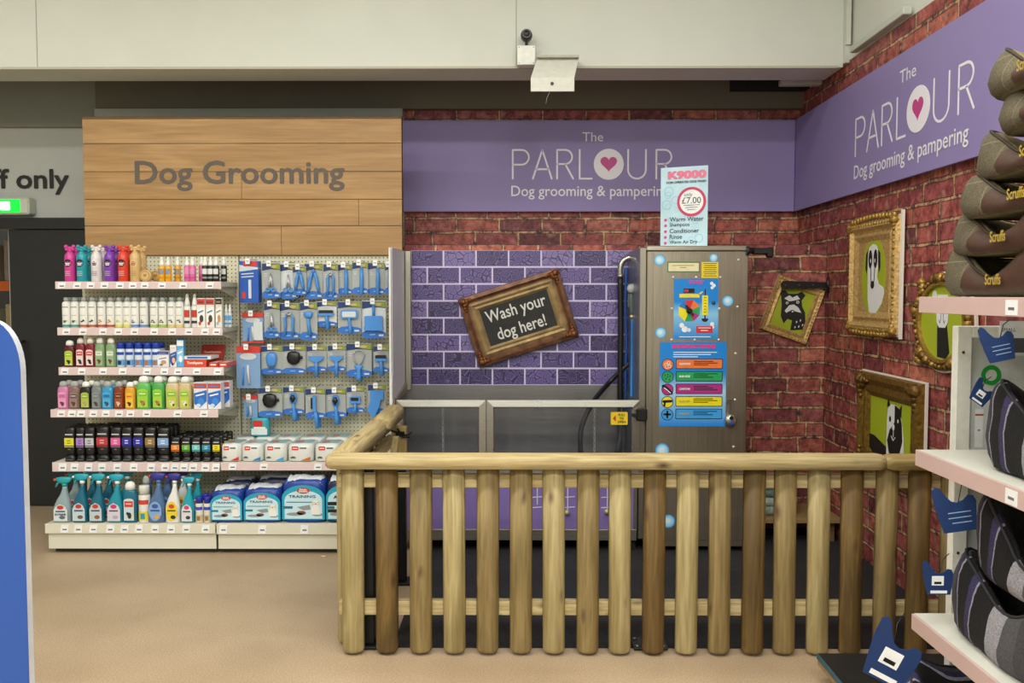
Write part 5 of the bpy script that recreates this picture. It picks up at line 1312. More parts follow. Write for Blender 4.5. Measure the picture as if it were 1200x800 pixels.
# row 2
A2 = [(77, '#3f8f86', '#3f7a3a', 'green leaf print'), (87, '#3f8f86', '#3f7a3a', 'green leaf print'), (97.5, '#b0542f', '#2a2a2a', 'black print'), (107.5, '#b0542f', '#2a2a2a', 'black print'), (118.5, '#b0462c', '#e08a3a', 'orange print'), (129, '#b0462c', '#e08a3a', 'orange print'),
      (139, '#d8cf4a', '#e5df6a', 'yellow print'), (148.5, '#d8cf4a', '#e5df6a', 'yellow print'), (157.5, '#5a82c4', '#6a7aa0', 'blue print'), (168, '#5a82c4', '#6a7aa0', 'blue print'), (180, '#9ab93a', '#2e4a2a', 'dark leaf print'), (190, '#9ab93a', '#2e4a2a', 'dark leaf print'), (200.5, '#d4bf6a', '#4a4a4a', 'small grey print'), (210, '#d4bf6a', '#4a4a4a', 'small grey print')]
for k, (px, c, a, n_) in enumerate(A2):
    place('aero', k_aero, 1, px, 9.7, 35.5, (c, a), 'shampoo_bottle', 'white bottle with %s, %s from the left on the second shelf' % (n_, ordn[k]), 'bottle', 'white bottles on the second shelf')
    place('aero', k_aero, 1, px-1, 9.7, 35.5, (c, a), 'shampoo_bottle', 'white bottle with %s behind the %s front bottle of the second shelf' % (n_, ordn[k]), 'bottle', 'white bottles on the second shelf', back=.062)
for k, px in enumerate((219.3, 228)): place('mini', k_mini, 1, px, 8, 39.5, ('#e6e6e2', '#c03a34', '#2b2b2b'), 'mini_spray', 'tall white spray with red label, the %s one on the second shelf' % ('left', 'right')[k], 'spray bottle', 'red label sprays')
for k, px in enumerate((236.5, 247)): place('box', k_box, 1, px, 9.6, 34.5, ('#e6e2de', '#c8392f', '#f0eeea', '#3a3836', '#c8392f', '#3f7fb4'), 'pet_care_carton', 'red and white carton with a dog on it, the %s one on the second shelf' % ('left', 'right')[k], 'box', 'red and white cartons')
place('box', k_box, 1, 256.5, 7.4, 35, ('#dcd8d0', '#2c2c2c', '#efece4', '#c98a4a', '#7fb0d8', '#8a8a8a'), 'pet_care_carton', 'grey-white tall carton at the right end of the second shelf', 'box', back=.01)
for k, px in enumerate((262, 266.5)): place('mini', k_mini, 1, px, 4.6, 27, ('#cfd6da', '#5aa0d8', '#4a90cc'), 'mini_spray', 'thin clear spray with blue foot, the %s of two at the second shelf end' % ('left', 'right')[k], 'spray bottle', 'thin clear sprays', back=.05)
# row 3
place('sham', k_sham, 2, 80.3, 12.5, 31.5, ('#5a1820', '#eeeeea', ('#b9c94a', '#9ab82a', '#e8f0c8'), ('#2a2a2a', '#e8e8e4')), 'shampoo_bottle', 'dark red flat bottle with white dome cap and lime label, third shelf far left', 'bottle')
for k, px in enumerate((93.3, 104.7)): place('sham', k_sham, 2, px, 11, 34.5, ('#7a1f2a', '#e6dfda', ('#e4d2d0', '#c83a48', '#f0e8e8'), ('#1c1a1c', '#1c1a1c')), 'shampoo_bottle', 'red bottle with square white cap and black dog label, the %s of two' % ('left', 'right')[k], 'bottle', 'red black-dog bottles')
for k, px in enumerate((116, 129)): place('sham', k_sham, 2, px, 11.6, 34.5, ('#7f9f74', '#e6e6e0', ('#93ad84', '#dfe6d8', '#8aa27c'), ('#5a3c28', '#c8b08a')), 'shampoo_bottle', 'sage green bottle with white cap, the %s of two on the third shelf' % ('left', 'right')[k], 'bottle', 'sage green bottles')
for k, px in enumerate((140, 150.5, 161, 171.5, 181.5)):
    art = '#1d1f24' if k < 2 else '#b06a2f'
    for bk in (0, .07): place('can', k_can, 2, px, 9.6, 28.5, ('#cfdcec', '#1f3fae', '#2347a6', '#5f9ad8', art), 'shampoo_can', 'blue-capped %s can, %s from the left%s' % ('black dog' if k < 2 else 'tan dog', ordn[k], ' in the row behind' if bk else ' on the third shelf'), 'can', 'blue-capped cans', back=bk)
place('box', k_box, 2, 191, 13.5, 19, ('#d7dbe4', '#2b3f8c', '#e8e8ea', '#b9977a', '#8a6f5c', '#2b3f8c'), 'pet_care_carton', 'small white and navy carton with a dog, just right of the blue-capped cans', 'box')
place('box', k_box, 2, 203, 7.6, 26, ('#dfe0e4', '#e9e6e4', '#2f4fa0', '#e2b890', '#2b3f8c', '#9fb6d8'), 'pet_care_carton', 'slim white carton with a navy band in the middle of the third shelf', 'box')
place('box', k_box, 2, 211.3, 8, 32, ('#5aa8dc', '#e8f0f4', '#8ac6ec', '#f4f6f8', '#5aa8dc', '#ffffff'), 'pet_care_carton', 'tall sky-blue and white carton on the third shelf', 'box')
place('lie', k_lie, 2, 228, 27, 9, ('#d8452a', '#e2dcd6'), 'toothpaste_box', 'wide orange-red toothpaste box lying at the front of the third shelf', 'box', 'toothpaste boxes')
for k, px in enumerate((249.5, 261)): place('lie', k_lie, 2, px, 10.5, 5.2, ('#d23c2c', '#e2dcd6'), 'toothpaste_box', 'small red toothpaste box lying flat, the %s of two at the shelf end' % ('left', 'right')[k], 'box', 'toothpaste boxes')
yf, z1, _, _ = ROW[2]
b = MB(); c = AT(246, 412, yf+.2); W = .14
F = Fr((c.x-W/2, yf+.22, z1+.002), (1, .12, 0), (0, .5, .86)); b.rect(F, 0, W, 0, .125, 0, .03, 0); b.text(F, 'Toothpaste', W/2, .07, width=W*.75, d=.0305, m=1, bold=.02); b.stroke(F, [(.02, .04), (.11, .035)], .008, .0305, .0006, 1)
tag(b.build('toothpaste_box', [c_('#a8332c'), c_('#d8b8ae')]), 'large red toothpaste box leaning back at the right of the third shelf', 'box', 'toothpaste boxes')
s9 = FPX/yf
b = MB(); w9 = .165; F = Fr((AT(211, 424, yf+.05).x, yf+.0, z1+.048), (1, 0, .0), (0, 1, .0)); b.box(0, w9, 0, .15, 0, .02, 0)
for v in b.v: v.x += AT(217, 424, yf+.05).x; v.y += yf+.03; v.z += z1+.0485
b.rect(Fr((AT(217, 424, yf+.05).x, yf+.03-.0003, z1+.0485)), .02, w9-.02, .004, .016, 0, .0006, 1)
tag(b.build('toothbrush_pack', [c_('#e2e4e8'), c_('#2f6fc0')]), 'white and blue toothbrush pack lying on the orange toothpaste box', 'pack')
# row 4
S4 = [(71.5, 13.2, 33, ('#d886b4', 'clear', ('#e096c0', '#c870a4', '#b04c86'), ('#5a3a4a', '#e8c0d4'), 1), 'translucent pink bottle with a clear cap, fourth shelf far left'),
      (84.7, 13.2, 33, ('#8a6f66', 'clear', ('#8f766c', '#5f4a52', '#d0c0c8'), ('#5a3a34', '#b89a8c'), 1), 'brown-grey translucent bottle beside the pink bottle'),
      (98.2, 12.6, 32.5, ('#1d1c18', '#ecece8', ('#a9ba4a', '#8aa82a', '#e0e8c0'), ('#c0a06a', '#e8e0c8')), 'black bottle with white dome cap and lime label on the fourth shelf'),
      (111, 12.4, 33, ('#7f8a8c', 'clear', ('#80888a', '#6f7a7c', '#a8b4b4'), ('#5a403a', '#7a6a60'), 1), 'smoky grey translucent bottle beside the blue bottle'),
      (123.7, 13.6, 33, ('#3f9fd2', 'clear', ('#4aa6d8', '#2a86c0', '#1c3f6a'), ('#3a4a5a', '#8cc4e4'), 1), 'translucent sky-blue bottle in the middle of the fourth shelf'),
      (137.4, 12, 33, ('#8a3c18', 'clear', ('#9a4a24', '#5a2410', '#d8a080'), ('#e0c8b0', '#4a2410'), 1), 'amber-brown translucent bottle beside the blue bottle'),
      (150.4, 12.4, 32, ('#d89a2a', '#ecece8', ('#e8b93a', '#e0a81c', '#d0402a'), ('#3a2c1c', '#f0dc9a')), 'orange-yellow bottle with white dome cap on the fourth shelf'),
      (166, 17, 39, ('#5fb45a', '#eceee8', ('#9ccc3c', '#7fbf2a', '#e8f4c8'), ('#b07a3a', '#d8b88a')), 'front left green bottle with white dome cap and puppy label'),
      (183.4, 14.6, 39, ('#4aa552', '#eceee8', ('#9ccc3c', '#7fbf2a', '#e8f4c8'), ('#b07a3a', '#6a4a2a')), 'front right green bottle with white dome cap'),
      (200, 16.2, 38.5, ('#cdbb8c', '#eceee8', ('#b4c84a', '#8aba2a', '#e8f4c8'), ('#e8dcc0', '#5a4a3a')), 'front left beige bottle with white dome cap and lime label'),
      (215, 14.6, 38.5, ('#cbb98a', '#eceee8', ('#b4c84a', '#8aba2a', '#e8f4c8'), ('#e8dcc0', '#5a4a3a')), 'front right beige bottle with white dome cap and lime label')]
for k, (px, w_, h_, key, lb) in enumerate(S4):
    place('sham', k_sham, 3, px, w_, h_, key, 'shampoo_bottle', lb, 'bottle', 'fourth shelf shampoos')
    place('sham', k_sham, 3, px, w_*.95, h_, key, 'shampoo_bottle', 'bottle behind the %s bottle from the left on the fourth shelf, same colour' % ordn[k], 'bottle', 'fourth shelf shampoos', back=.075)
for k, px in enumerate((234, 250.5)):
    for bk in (0, .1): place('box', k_box, 3, px+(4 if bk else 0), 15.6, 31.5, ('#dfe0e4', '#c4453c', '#2a6ac8', '#3a86d8', '#c8d8ec', '#f0f4f8'), 'pet_care_carton', '%s blue and white tall carton%s, right end of fourth shelf' % (('left', 'right')[k], ' behind' if bk else ''), 'box', 'blue swoosh cartons', back=bk)
# row 5
S5 = [(78.3, 13, 41, '#d8d42a', '#8a861a', 'yellow'), (91, 10.5, 41, '#a67cc4', '#6a4a8a', 'lilac'), (102.2, 12, 41, '#b9bac0', '#6a6b70', 'silver'), (117.2, 15.5, 42, '#b8383c', '#e0b8b8', 'red'), (133, 13, 41.5, '#d8609c', '#f0c0d8', 'pink'), (146, 12.8, 41.5, '#2a2a9c', '#d0d0f0', 'navy blue left'), (159.5, 13.2, 41.5, '#262a98', '#d0d0f0', 'navy blue right'), (173.6, 13.4, 41.5, '#8f7444', '#e0d0b0', 'bronze'), (189, 15, 41, '#7fa6d6', '#e0e8f4', 'pale blue'),
      (203.3, 11, 29.5, '#dd8030', '#f4d8b8', 'small orange'), (215.8, 11, 29.5, '#5fa43a', '#d0e8c0', 'small green'), (227.7, 10.8, 29.5, '#6abfc0', '#d8f0f0', 'small turquoise'), (239.6, 11.4, 29.5, '#2a86a0', '#c0e0e8', 'small petrol blue'), (251.5, 9.6, 29.5, '#e4d22a', '#8a7f1a', 'small yellow')]
for k, (px, w_, h_, c, i_, n_) in enumerate(S5):
    place('black', k_black, 4, px, w_, h_, (c, i_), 'conditioner_bottle', 'black cap-down bottle with %s label at the front of the fifth shelf' % n_, 'bottle', 'black bottles')
    for r_ in (1, 2, 3):
        if k > 8 or r_ < 3:
            place('black', k_black, 4, px+(-2.5+.8*r_ if k > 8 else -1), w_, h_, (c, i_), 'conditioner_bottle', 'black bottle %s behind the %s label one on the fifth shelf' % (('', 'directly', 'second', 'third')[r_], n_), 'bottle', 'black bottles', back=.075*r_)
# row 6
T6 = [(66, 21, 54, ('#9fb4bc', '#1f9aa4', '#d0522c', '#1f9aa4', ('x', '#cfd8dc', '#c8382c', '#24506a', '#5a6a74'), 1), 'clear trigger spray with teal head reading EXTREME, bottom shelf far left'),
      (87.5, 19, 58, ('#12627c', '#1f9ab0', '#e8ecec', '#e8ecec', ('a', '#bfd0d6', '#c8382c', '#24506a', '#6a5a50')), 'dark teal trigger spray, second from the left on the bottom shelf'),
      (107.5, 18.5, 58, ('#12627c', '#1f9ab0', '#e8ecec', '#e8ecec', ('a', '#bcc8cc', '#c8382c', '#24506a', '#8a5a3a')), 'dark teal trigger spray with grey label, third on the bottom shelf'),
      (129, 19.5, 57.5, ('#1a8aa0', '#1f9ab0', '#e8ecec', '#e8ecec', ('a', '#d2ccd8', '#c83a6c', '#4a4a6a', '#b0a8b8')), 'bright teal trigger spray with a lilac label, fourth on the bottom shelf'),
      (178, 20, 59, ('#4f6f9a', '#2a2f8c', '#c8382c', '#4f6f9a', ('o', '#7fa6d8', '#3a5a9c', '#2a4a8c', '#d8a04a')), 'slate blue trigger spray with a dark blue head and red nozzle'),
      (197.5, 17.5, 58.5, ('#e2e2e0', '#2a2a86', '#c8382c', '#e2e2e0', ('o', '#e8cc2a', '#c84a2c', '#5a5a1a', '#2a2a2a')), 'white trigger spray with a blue head and yellow round label'),
      (215.3, 16, 54.5, ('#1a9aac', '#1f9ab0', '#e8ecec', '#e8ecec', ('a', '#d8d8e0', '#c8486c', '#3a3a6a', '#4a2a4a')), 'teal trigger spray with white neck right of the white one')]
for k, (px, w_, h_, key, lb) in enumerate(T6):
    place('trig', k_trig, 5, px, w_, h_, key, 'trigger_spray', lb, 'spray bottle', 'trigger sprays')
    place('trig', k_trig, 5, px+1.5, w_, h_+1, key, 'trigger_spray', 'matching trigger spray standing behind the %s one from the left, bottom shelf' % ordn[k], 'spray bottle', 'trigger sprays', back=.122)
place('sham', k_sham, 5, 147, 16.5, 49, ('#186a86', '#e8e8e4', ('#c8d4d8', '#c8382c', '#e8c0b8'), ('#2a3a3a', '#d8cc4a')), 'carpet_cleaner', 'wide teal bottle with white cap and red badge on the bottom shelf', 'bottle')
place('sham', k_sham, 5, 157, 12, 52, ('#186a86', '#d8dcd8', ('#c8d4d8', '#c8382c', '#e8c0b8'), ('#2a3a3a', '#d8cc4a')), 'carpet_cleaner', 'teal bottle behind the yellow and white powder tin', 'bottle', back=.12)
place('can', k_can, 5, 163, 13.5, 44, ('#e0dfd8', '#d8d8d2', '#c8483c', '#e8cc3a', '#1f9ab0'), 'powder_tin', 'yellow, white and teal powder tin on the bottom shelf', 'tin')
for k, px in enumerate((229, 238.7)):
    for bk in (0, .08): place('can', k_can, 5, px+(2 if bk else 0), 9.2, 31, ('#d8d4cc', '#2a2f9c', '#3a4aa8', '#c8b48a', '#8a7048'), 'aerosol_can', '%s blue-capped cream aerosol can %s on the bottom shelf' % (('left', 'right')[k], 'in the back row' if bk else 'in front'), 'can', 'cream aerosol cans', back=bk)
# right bay: training pads
for k, (px, w_, h_, key, lb) in enumerate(((262, 38, 42, 'Tb', 'left training pad bag with a puppy on the bottom shelf'), (304.3, 44, 44, 'Tb', 'middle training pad bag with a puppy on the bottom shelf'), (353.3, 51, 55, 'Tb', 'largest training pad bag with a puppy, right of the other two'))):
    place('train', k_train, RB, px, w_, h_, ('T', 'b'), 'training_pad_bag', lb, 'bag', 'training pad bags')
for k, (px, w_, h_) in enumerate(((264, 38, 43), (308, 44, 46))):
    place('train', k_train, RB, px, w_, h_+3, ('T', 'k'), 'training_pad_bag', 'dark crumpled pad bag behind the %s front training bag' % ('left', 'middle')[k], 'bag', 'training pad bags', back=.185)
place('train', k_train, RB, 400, 40, 55, ('A', 'k'), 'adult_pad_bag', 'dark bag of adult pads half hidden behind the fence post', 'bag')
PD = [(268, 23.6, '#c8302c'), (293, 25, '#2f7fb8'), (320.2, 26, '#3a9ad8'), (350, 29.5, '#c06a2c'), (381.5, 29, '#3a7fa8')]
for k, (px, w_, c) in enumerate(PD):
    place('pad', k_pad, RS, px, w_, 21, (c,), 'puppy_pad_pack', 'white shrink-wrapped pad pack, %s from the left in the front row' % ordn[k], 'pack', 'white pad packs')
    place('pad', k_pad, RS, px+3.5, w_, 22, (c,), 'puppy_pad_pack', 'white pad pack directly behind the %s front pack from the left' % ordn[k], 'pack', 'white pad packs', back=.205)
yf, z1, _, _ = RS
b = pillow(.115, .115, .07, 22, .002, 5, 5); F = Fr((0, -.0372, 0)); b.rrect(F, -.04, .02, .06, .1, .01, 0, .0006, 1); b.rect(F, -.05, .05, .01, .05, 0, .0006, 2); b.stroke(F, [(-.035, .055), (.04, .055)], .01, 0.001, .0006, 3, False, False)
for v in b.v: v.x += AT(303, 500, yf+.25).x; v.y += yf+.3; v.z += z1+.0015+22/FPX*yf+.005
tag(b.build('puppy_pad_pack', [c_('#3aa4b0'), c_('#c8302c'), c_('#d8e4e4'), WP]), 'small teal and red pad pack standing on top of the white packs', 'pack')

# ------------------------------------------------------------ hanging packs on hooks
BLUE = c_('#2f6fc4'); GRIP = c_('#4a90dc'); SIL = M('#b8bcc0', .3, .7, .05, 10)
CARDG = M('#a3a8a8', .35, 0, .05, 10, 'grey_card'); HEADN = c_('#24386a'); LIMEH = c_('#8a9a28'); CARDW = c_('#d0d6da')
def hang_mesh(w_, h_, tool, card, headl):
    """local: top centre of card at origin, hanging down, front towards -y"""
    a = w_/2; out = []
    F = Fr((0, 0, 0)); b = MB(); b.rrect(F, -a, a, -h_*.96, 0, .006, -.002, .003, 0)
    b.poly(F, [(-a*.98, -h_*.02), (a*.98, -h_*.02), (a*.98, -h_*.2), (0, -h_*.17), (-a*.98, -h_*.22)][::-1], .001, .0006, 1)
    b.poly(F, [(a*.1, -h_*.03), (a*.95, -h_*.03), (a*.95, -h_*.18), (a*.3, -h_*.16), (-a*.1, -h_*.12)][::-1], .0016, .0006, 2)
    b.disc(F, a*.35, -h_*.1, a*.3, h_*.04, .0022, .0004, 5, 10)
    low = [(-a, -h_*.84), (-a*.7, -h_*.78), (0, -h_*.765), (a*.7, -h_*.8), (a, -h_*.84), (a*1.0, -h_*.93), (a*.6, -h_*.985), (-a*.6, -h_*.995), (-a, -h_*.94)]
    b.poly(F, low[::-1], .001, .001, 3); b.stroke(F, [(-a*.35, -h_*.89), (a*.1, -h_*.88)], h_*.03, .002, .0004, 6, False, False); b.rect(F, a*.4, a*.8, -h_*.93, -h_*.88, .002, .0004, 4)
    for k in range(2): b.stroke(F, [(-a*.8, -h_*(.3+.06*k)), (-a*.45, -h_*(.3+.06*k))], .003, .001, .0004, 4, False, False)
    out.append(('card', b, [card, HEADN, LIMEH, BLUE, CARDW, c_('#c8b088'), c_('#8ab4e8')]))
    t = MB(); y = -.014
    def P(u, v): return (u*a, y, v*h_)
    mt = [GRIP, SIL, DK, CARDW]
    if tool == 'scissors':
        for s_ in (-1, 1): t.tube([P(s_*.02, -.3), P(s_*.1, -.55), P(s_*.18, -.68)], [.003, .006, .006], 6, 1); t.ring(Fr((s_*.3*a, y, -.74*h_)), 0, 0, .016, .009, -.003, .008, 0, 14)
    elif tool == 'clipper':
        for s_ in (-1, 1): t.tube([P(s_*.12, -.28), P(s_*.4, -.4), P(s_*.35, -.6), P(s_*.42, -.88)], [.005, .008, .009, .007], 8, 0)
        t.tube([P(-.3, -.32), P(.3, -.3)], .008, 6, 1); t.ring(Fr((0, y, -.27*h_)), 0, 0, .014, .007, -.003, .007, 1, 12)
    elif tool == 'pliers':
        for s_ in (-1, 1): t.tube([P(s_*.05, -.22), P(s_*.3, -.38), P(s_*.45, -.62), P(s_*.6, -.8)], [.008, .011, .011, .008], 8, 0)
        t.ball(P(0, -.22), .014, 10, 0)
    elif tool == 'file': t.tube([P(.2, -.16), P(.22, -.5), P(.18, -.98), P(.2, -1.0)], [.008, .012, .013, .008], 8, 0); t.tube([P(.2, -.13), P(.2, -.2)], .006, 6, 1)
    elif tool == 'razor': t.loft([(-h_*.42, .01, .008, 0, y), (-h_*.36, .026, .012, 0, y), (-h_*.27, .03, .012, 0, y), (-h_*.25, .02, .008, 0, y)], 12, 2.6, 0); t.tube([P(0, -.4), P(.04, -.6), P(.2, -.85)], [.008, .01, .014], 8, 0)
    elif tool == 'slicker':
        t.rrect(Fr((0, y, 0)), -a*.72, a*.72, -h_*.52, -h_*.27, .012, -.004, .012, 0); t.rrect(Fr((0, y, 0)), -a*.58, a*.58, -h_*.48, -h_*.31, .008, .0085, .002, 3 if card is CARDG else 2)
        t.tube([P(0, -.5), P(.02, -.65), P(.08, -.8), P(.08, -1.02)], [.01, .008, .013, .01], 8, 0)
    elif tool == 'broad':
        t.tube([P(0, -.1), P(.0, -.4)], .009, 8, 0); t.rrect(Fr((0, y, 0)), -a*.75, a*.75, -h_*.72, -h_*.4, .008, -.004, .014, 0)
        t.rrect(Fr((0, y, 0)), -a*.8, a*.8, -h_*.78, -h_*.66, .008, -.004, .018, 0)
    elif tool == 'undercoat':
        t.rrect(Fr((0, y, 0)), -a*.7, a*.7, -h_*.48, -h_*.34, .006, -.004, .014, 2); t.rrect(Fr((0, y, 0)), -a*.8, a*.8, -h_*.56, -h_*.46, .008, -.004, .016, 0); t.tube([P(0, -.52), P(.06, -.7), P(.12, -1.1)], [.01, .012, .016], 8, 0)
    elif tool == 'oval_black':
        t.loft([(-h_*.66, a*.2, .008, 0, y), (-h_*.58, a*.5, .014, 0, y), (-h_*.42, a*.62, .016, 0, y), (-h_*.26, a*.52, .014, 0, y), (-h_*.2, a*.2, .008, 0, y)], 16, 2, 2)
        t.tube([P(.55, -.42), P(.75, -.4)], .01, 6, 2)
    elif tool == 'mitt':
        t.loft([(-h_*.74, a*.3, .008, 0, y), (-h_*.62, a*.44, .014, 0, y), (-h_*.42, a*.52, .016, 0, y), (-h_*.28, a*.42, .014, 0, y), (-h_*.22, a*.2, .008, 0, y)], 16, 2.2, 0)
        for k in range(5): t.tube([P(-.38, -.3-.07*k), P(.38, -.33-.07*k)], .003, 5, 6 if False else 0)
    elif tool == 'rake':
        t.rect(Fr((0, y, 0)), -a*.75, a*.75, -h_*.48, -h_*.4, -.004, .012, 0); t.poly(Fr((0, y, 0)), [(-a*.75, -h_*.48), (-a*.15, -h_*.62), (a*.15, -h_*.62), (a*.75, -h_*.48)], -.004, .012, 0); t.tube([P(0, -.58), P(.0, -.8), P(.0, -1.18)], [.009, .012, .012], 8, 0)
    elif tool == 'loop':
        t.tube([P(.0, -.7), P(-.35, -.5), P(-.45, -.32), P(-.2, -.2), P(.2, -.2), P(.45, -.32), P(.35, -.5), P(.0, -.7)], .004, 6, 1); t.loft([(-h_*1.1, .012, .01, 0, y), (-h_*1.0, .016, .014, 0, y), (-h_*.76, .013, .012, 0, y), (-h_*.68, .03, .01, 0, y), (-h_*.64, .02, .008, 0, y)], 12, 2.4, 0)
    elif tool == 'brush':
        t.loft([(-h_*.6, a*.12, .008, 0, y), (-h_*.52, a*.34, .012, 0, y), (-h_*.38, a*.36, .013, 0, y), (-h_*.26, a*.28, .012, 0, y), (-h_*.22, a*.12, .008, 0, y)], 14, 2, 0)
        t.loft([(-h_*.54, a*.1, .006, 0, y-.012), (-h_*.4, a*.27, .009, 0, y-.012), (-h_*.27, a*.12, .006, 0, y-.012)], 14, 2, 2)
        t.tube([P(0, -.58), P(.05, -.75), P(.1, -1.0), P(.1, -1.22)], [.009, .01, .016, .012], 8, 0)
    elif tool == 'pin':
        t.box(-a*.4, -a*.2, y-.01, y+.004, -h_*.66, -h_*.3, 2); t.rrect(Fr((0, y, 0)), -a*.2, a*.12, -h_*.75, -h_*.24, .006, -.004, .016, 0); t.tube([P(0, -.72), P(.1, -.95), P(.2, -1.3)], [.01, .014, .012], 8, 0)
    elif tool == 'shears': t.poly(Fr((0, y, 0)), [(-a*.6, -h_*.5), (a*.5, -h_*.5), (a*.3, -h_*.75), (-a*.3, -h_*1.1), (-a*1.1, -h_*.85)], -.004, .016, 0); t.rrect(Fr((0, y, 0)), -a*.7, a*.8, -h_*.5, -h_*.2, .006, -.004, .014, 0)
    elif tool == 'small': t.rrect(Fr((0, y, 0)), -a*.6, a*.6, -h_*.62, -h_*.36, .006, -.004, .014, 0); t.rrect(Fr((0, y, 0)), -a*.45, a*.4, -h_*.52, -h_*.4, .004, .0105, .002, 2); t.tube([P(0, -.6), P(.0, -1.05)], .009, 8, 0)
    elif tool == 'bluebox':
        t.box(-a, a, -.03, -.002, -h_, -h_*.01, 4); F2 = Fr((0, -.0305, 0)); t.rrect(F2, -a*.6, a*.9, -h_*.13, -h_*.02, .006, 0, .0006, 5); t.poly(F2, [(-a, -h_*.1), (a, -h_*.16), (a, -h_*.2), (-a, -h_*.26)][::-1], 0, .0006, 3)
        t.rrect(F2, -a*.05, a*.25, -h_*.9, -h_*.45, .006, .0006, .002, 3); t.rrect(F2, -a*.75, -a*.35, -h_*.9, -h_*.74, .006, .0006, .002, 5)
        for k in range(2): t.stroke(F2, [(-a*.8, -h_*(.32+.07*k)), (a*.5, -h_*(.3+.07*k))], h_*.025, 0, .0006, 3, False, False)
    elif tool in ('redhead', 'toothset'):
        t.box(-a, a, -.006, -.002, -h_, -h_*.01, 6); F2 = Fr((0, -.0065, 0)); t.rect(F2, -a, a, -h_*.17, -h_*.01, 0, .001, 5); t.disc(F2, 0, -h_*.25, a*.7, h_*.08, .001, .001, 3, 16)
        t.tube([(0, -.014, -h_*.45), (0, -.014, -h_*.6), (a*.1, -.014, -h_*.9)], [.006, .009, .007], 8, 3); t.tube([(-a*.4, -.012, -h_*.5), (-a*.45, -.012, -h_*.92)], .006, 6, 0)
        if tool == 'toothset': t.rect(F2, a*.1, a*.95, -h_*.9, -h_*.3, .001, .012, 3); t.rect(F2, -a, a, -h_, -h_*.93, .001, .002, 5)
    return out+[('tool' if tool not in ('bluebox', 'redhead', 'toothset') else 'product', t, mt+[c_('#2258b8'), c_('#cf3a30'), c_('#7fa2cc')])]
# px centre, py top, width px, height px, tool, grey/white card
HG = [
 (293, 305.5, 22, 49, 'bluebox', 'blue dog toothpaste box'), (317.5, 308, 21.5, 42, 'scissors', 'curved scissors pack'), (338, 309, 21.5, 41.5, 'scissors', 'straight scissors pack'), (351, 312, 16, 34, 'pliers', 'small nail clipper pack'), (367.5, 308.5, 21.5, 42, 'pliers', 'large nail clipper pack'), (387.5, 309, 17.5, 42, 'clipper', 'nail plier pack'), (404, 309.5, 17.5, 36, 'file', 'blue nail file pack'), (422, 307, 18.5, 38, 'file', 'blue stripping comb pack'), (441, 307.5, 19.5, 38, 'file', 'long flea comb pack'), (456, 309, 10, 36, 'file', 'half hidden comb pack beside the steel panel'),
 (296.5, 366, 25, 36, 'toothset', 'blue and red toothbrush set'), (318.5, 354.5, 18.5, 42, 'scissors', 'round tip scissors pack'), (339, 355, 24, 43, 'clipper', 'large arched nail cutter pack'), (361.5, 354, 20.5, 45, 'razor', 'blue razor comb pack'), (382.5, 353, 24, 30, 'undercoat', 'deshedding tool pack on white card'), (409.5, 353, 27.5, 38, 'slicker', 'framed slicker brush pack'), (438, 352, 28, 45, 'broad', 'wide deshedding rake pack'),
 (291, 405, 28, 50, 'redhead', 'red topped pale blue toothbrush pack'), (318.5, 405, 25.5, 34, 'mitt', 'blue rubber brush pack'), (344.5, 404.5, 27, 34, 'oval_black', 'black oval palm brush pack with blue foot'), (371, 405, 24, 31, 'rake', 'blue T-rake pack'), (394.5, 404.5, 21, 31, 'rake', 'smaller blue T-rake pack'), (420.5, 402, 30, 40, 'loop', 'wire loop stripping tool pack'), (446.5, 405, 18, 32, 'undercoat', 'rake pack cut off by the steel panel'),
 (294, 463, 16, 27, 'redhead', 'small clear pack with a red tag'), (316.5, 453.5, 28.5, 36, 'oval_black', 'large black palm brush pack'), (344, 453, 25, 33, 'brush', 'pin brush with black pad pack'), (369.5, 455, 23.5, 36, 'pin', 'double sided brush pack'), (393.5, 455, 24, 35, 'brush', 'bristle brush pack'), (416.5, 453, 21, 31, 'small', 'compact slicker brush pack'), (441.5, 450, 21, 36, 'shears', 'blue folded grooming glove pack')]
rown = {305: 'top', 366: 'second', 405: 'third', 463: 'lowest'}
YH = 5.66
s9 = FPX/YH
_ov = {}
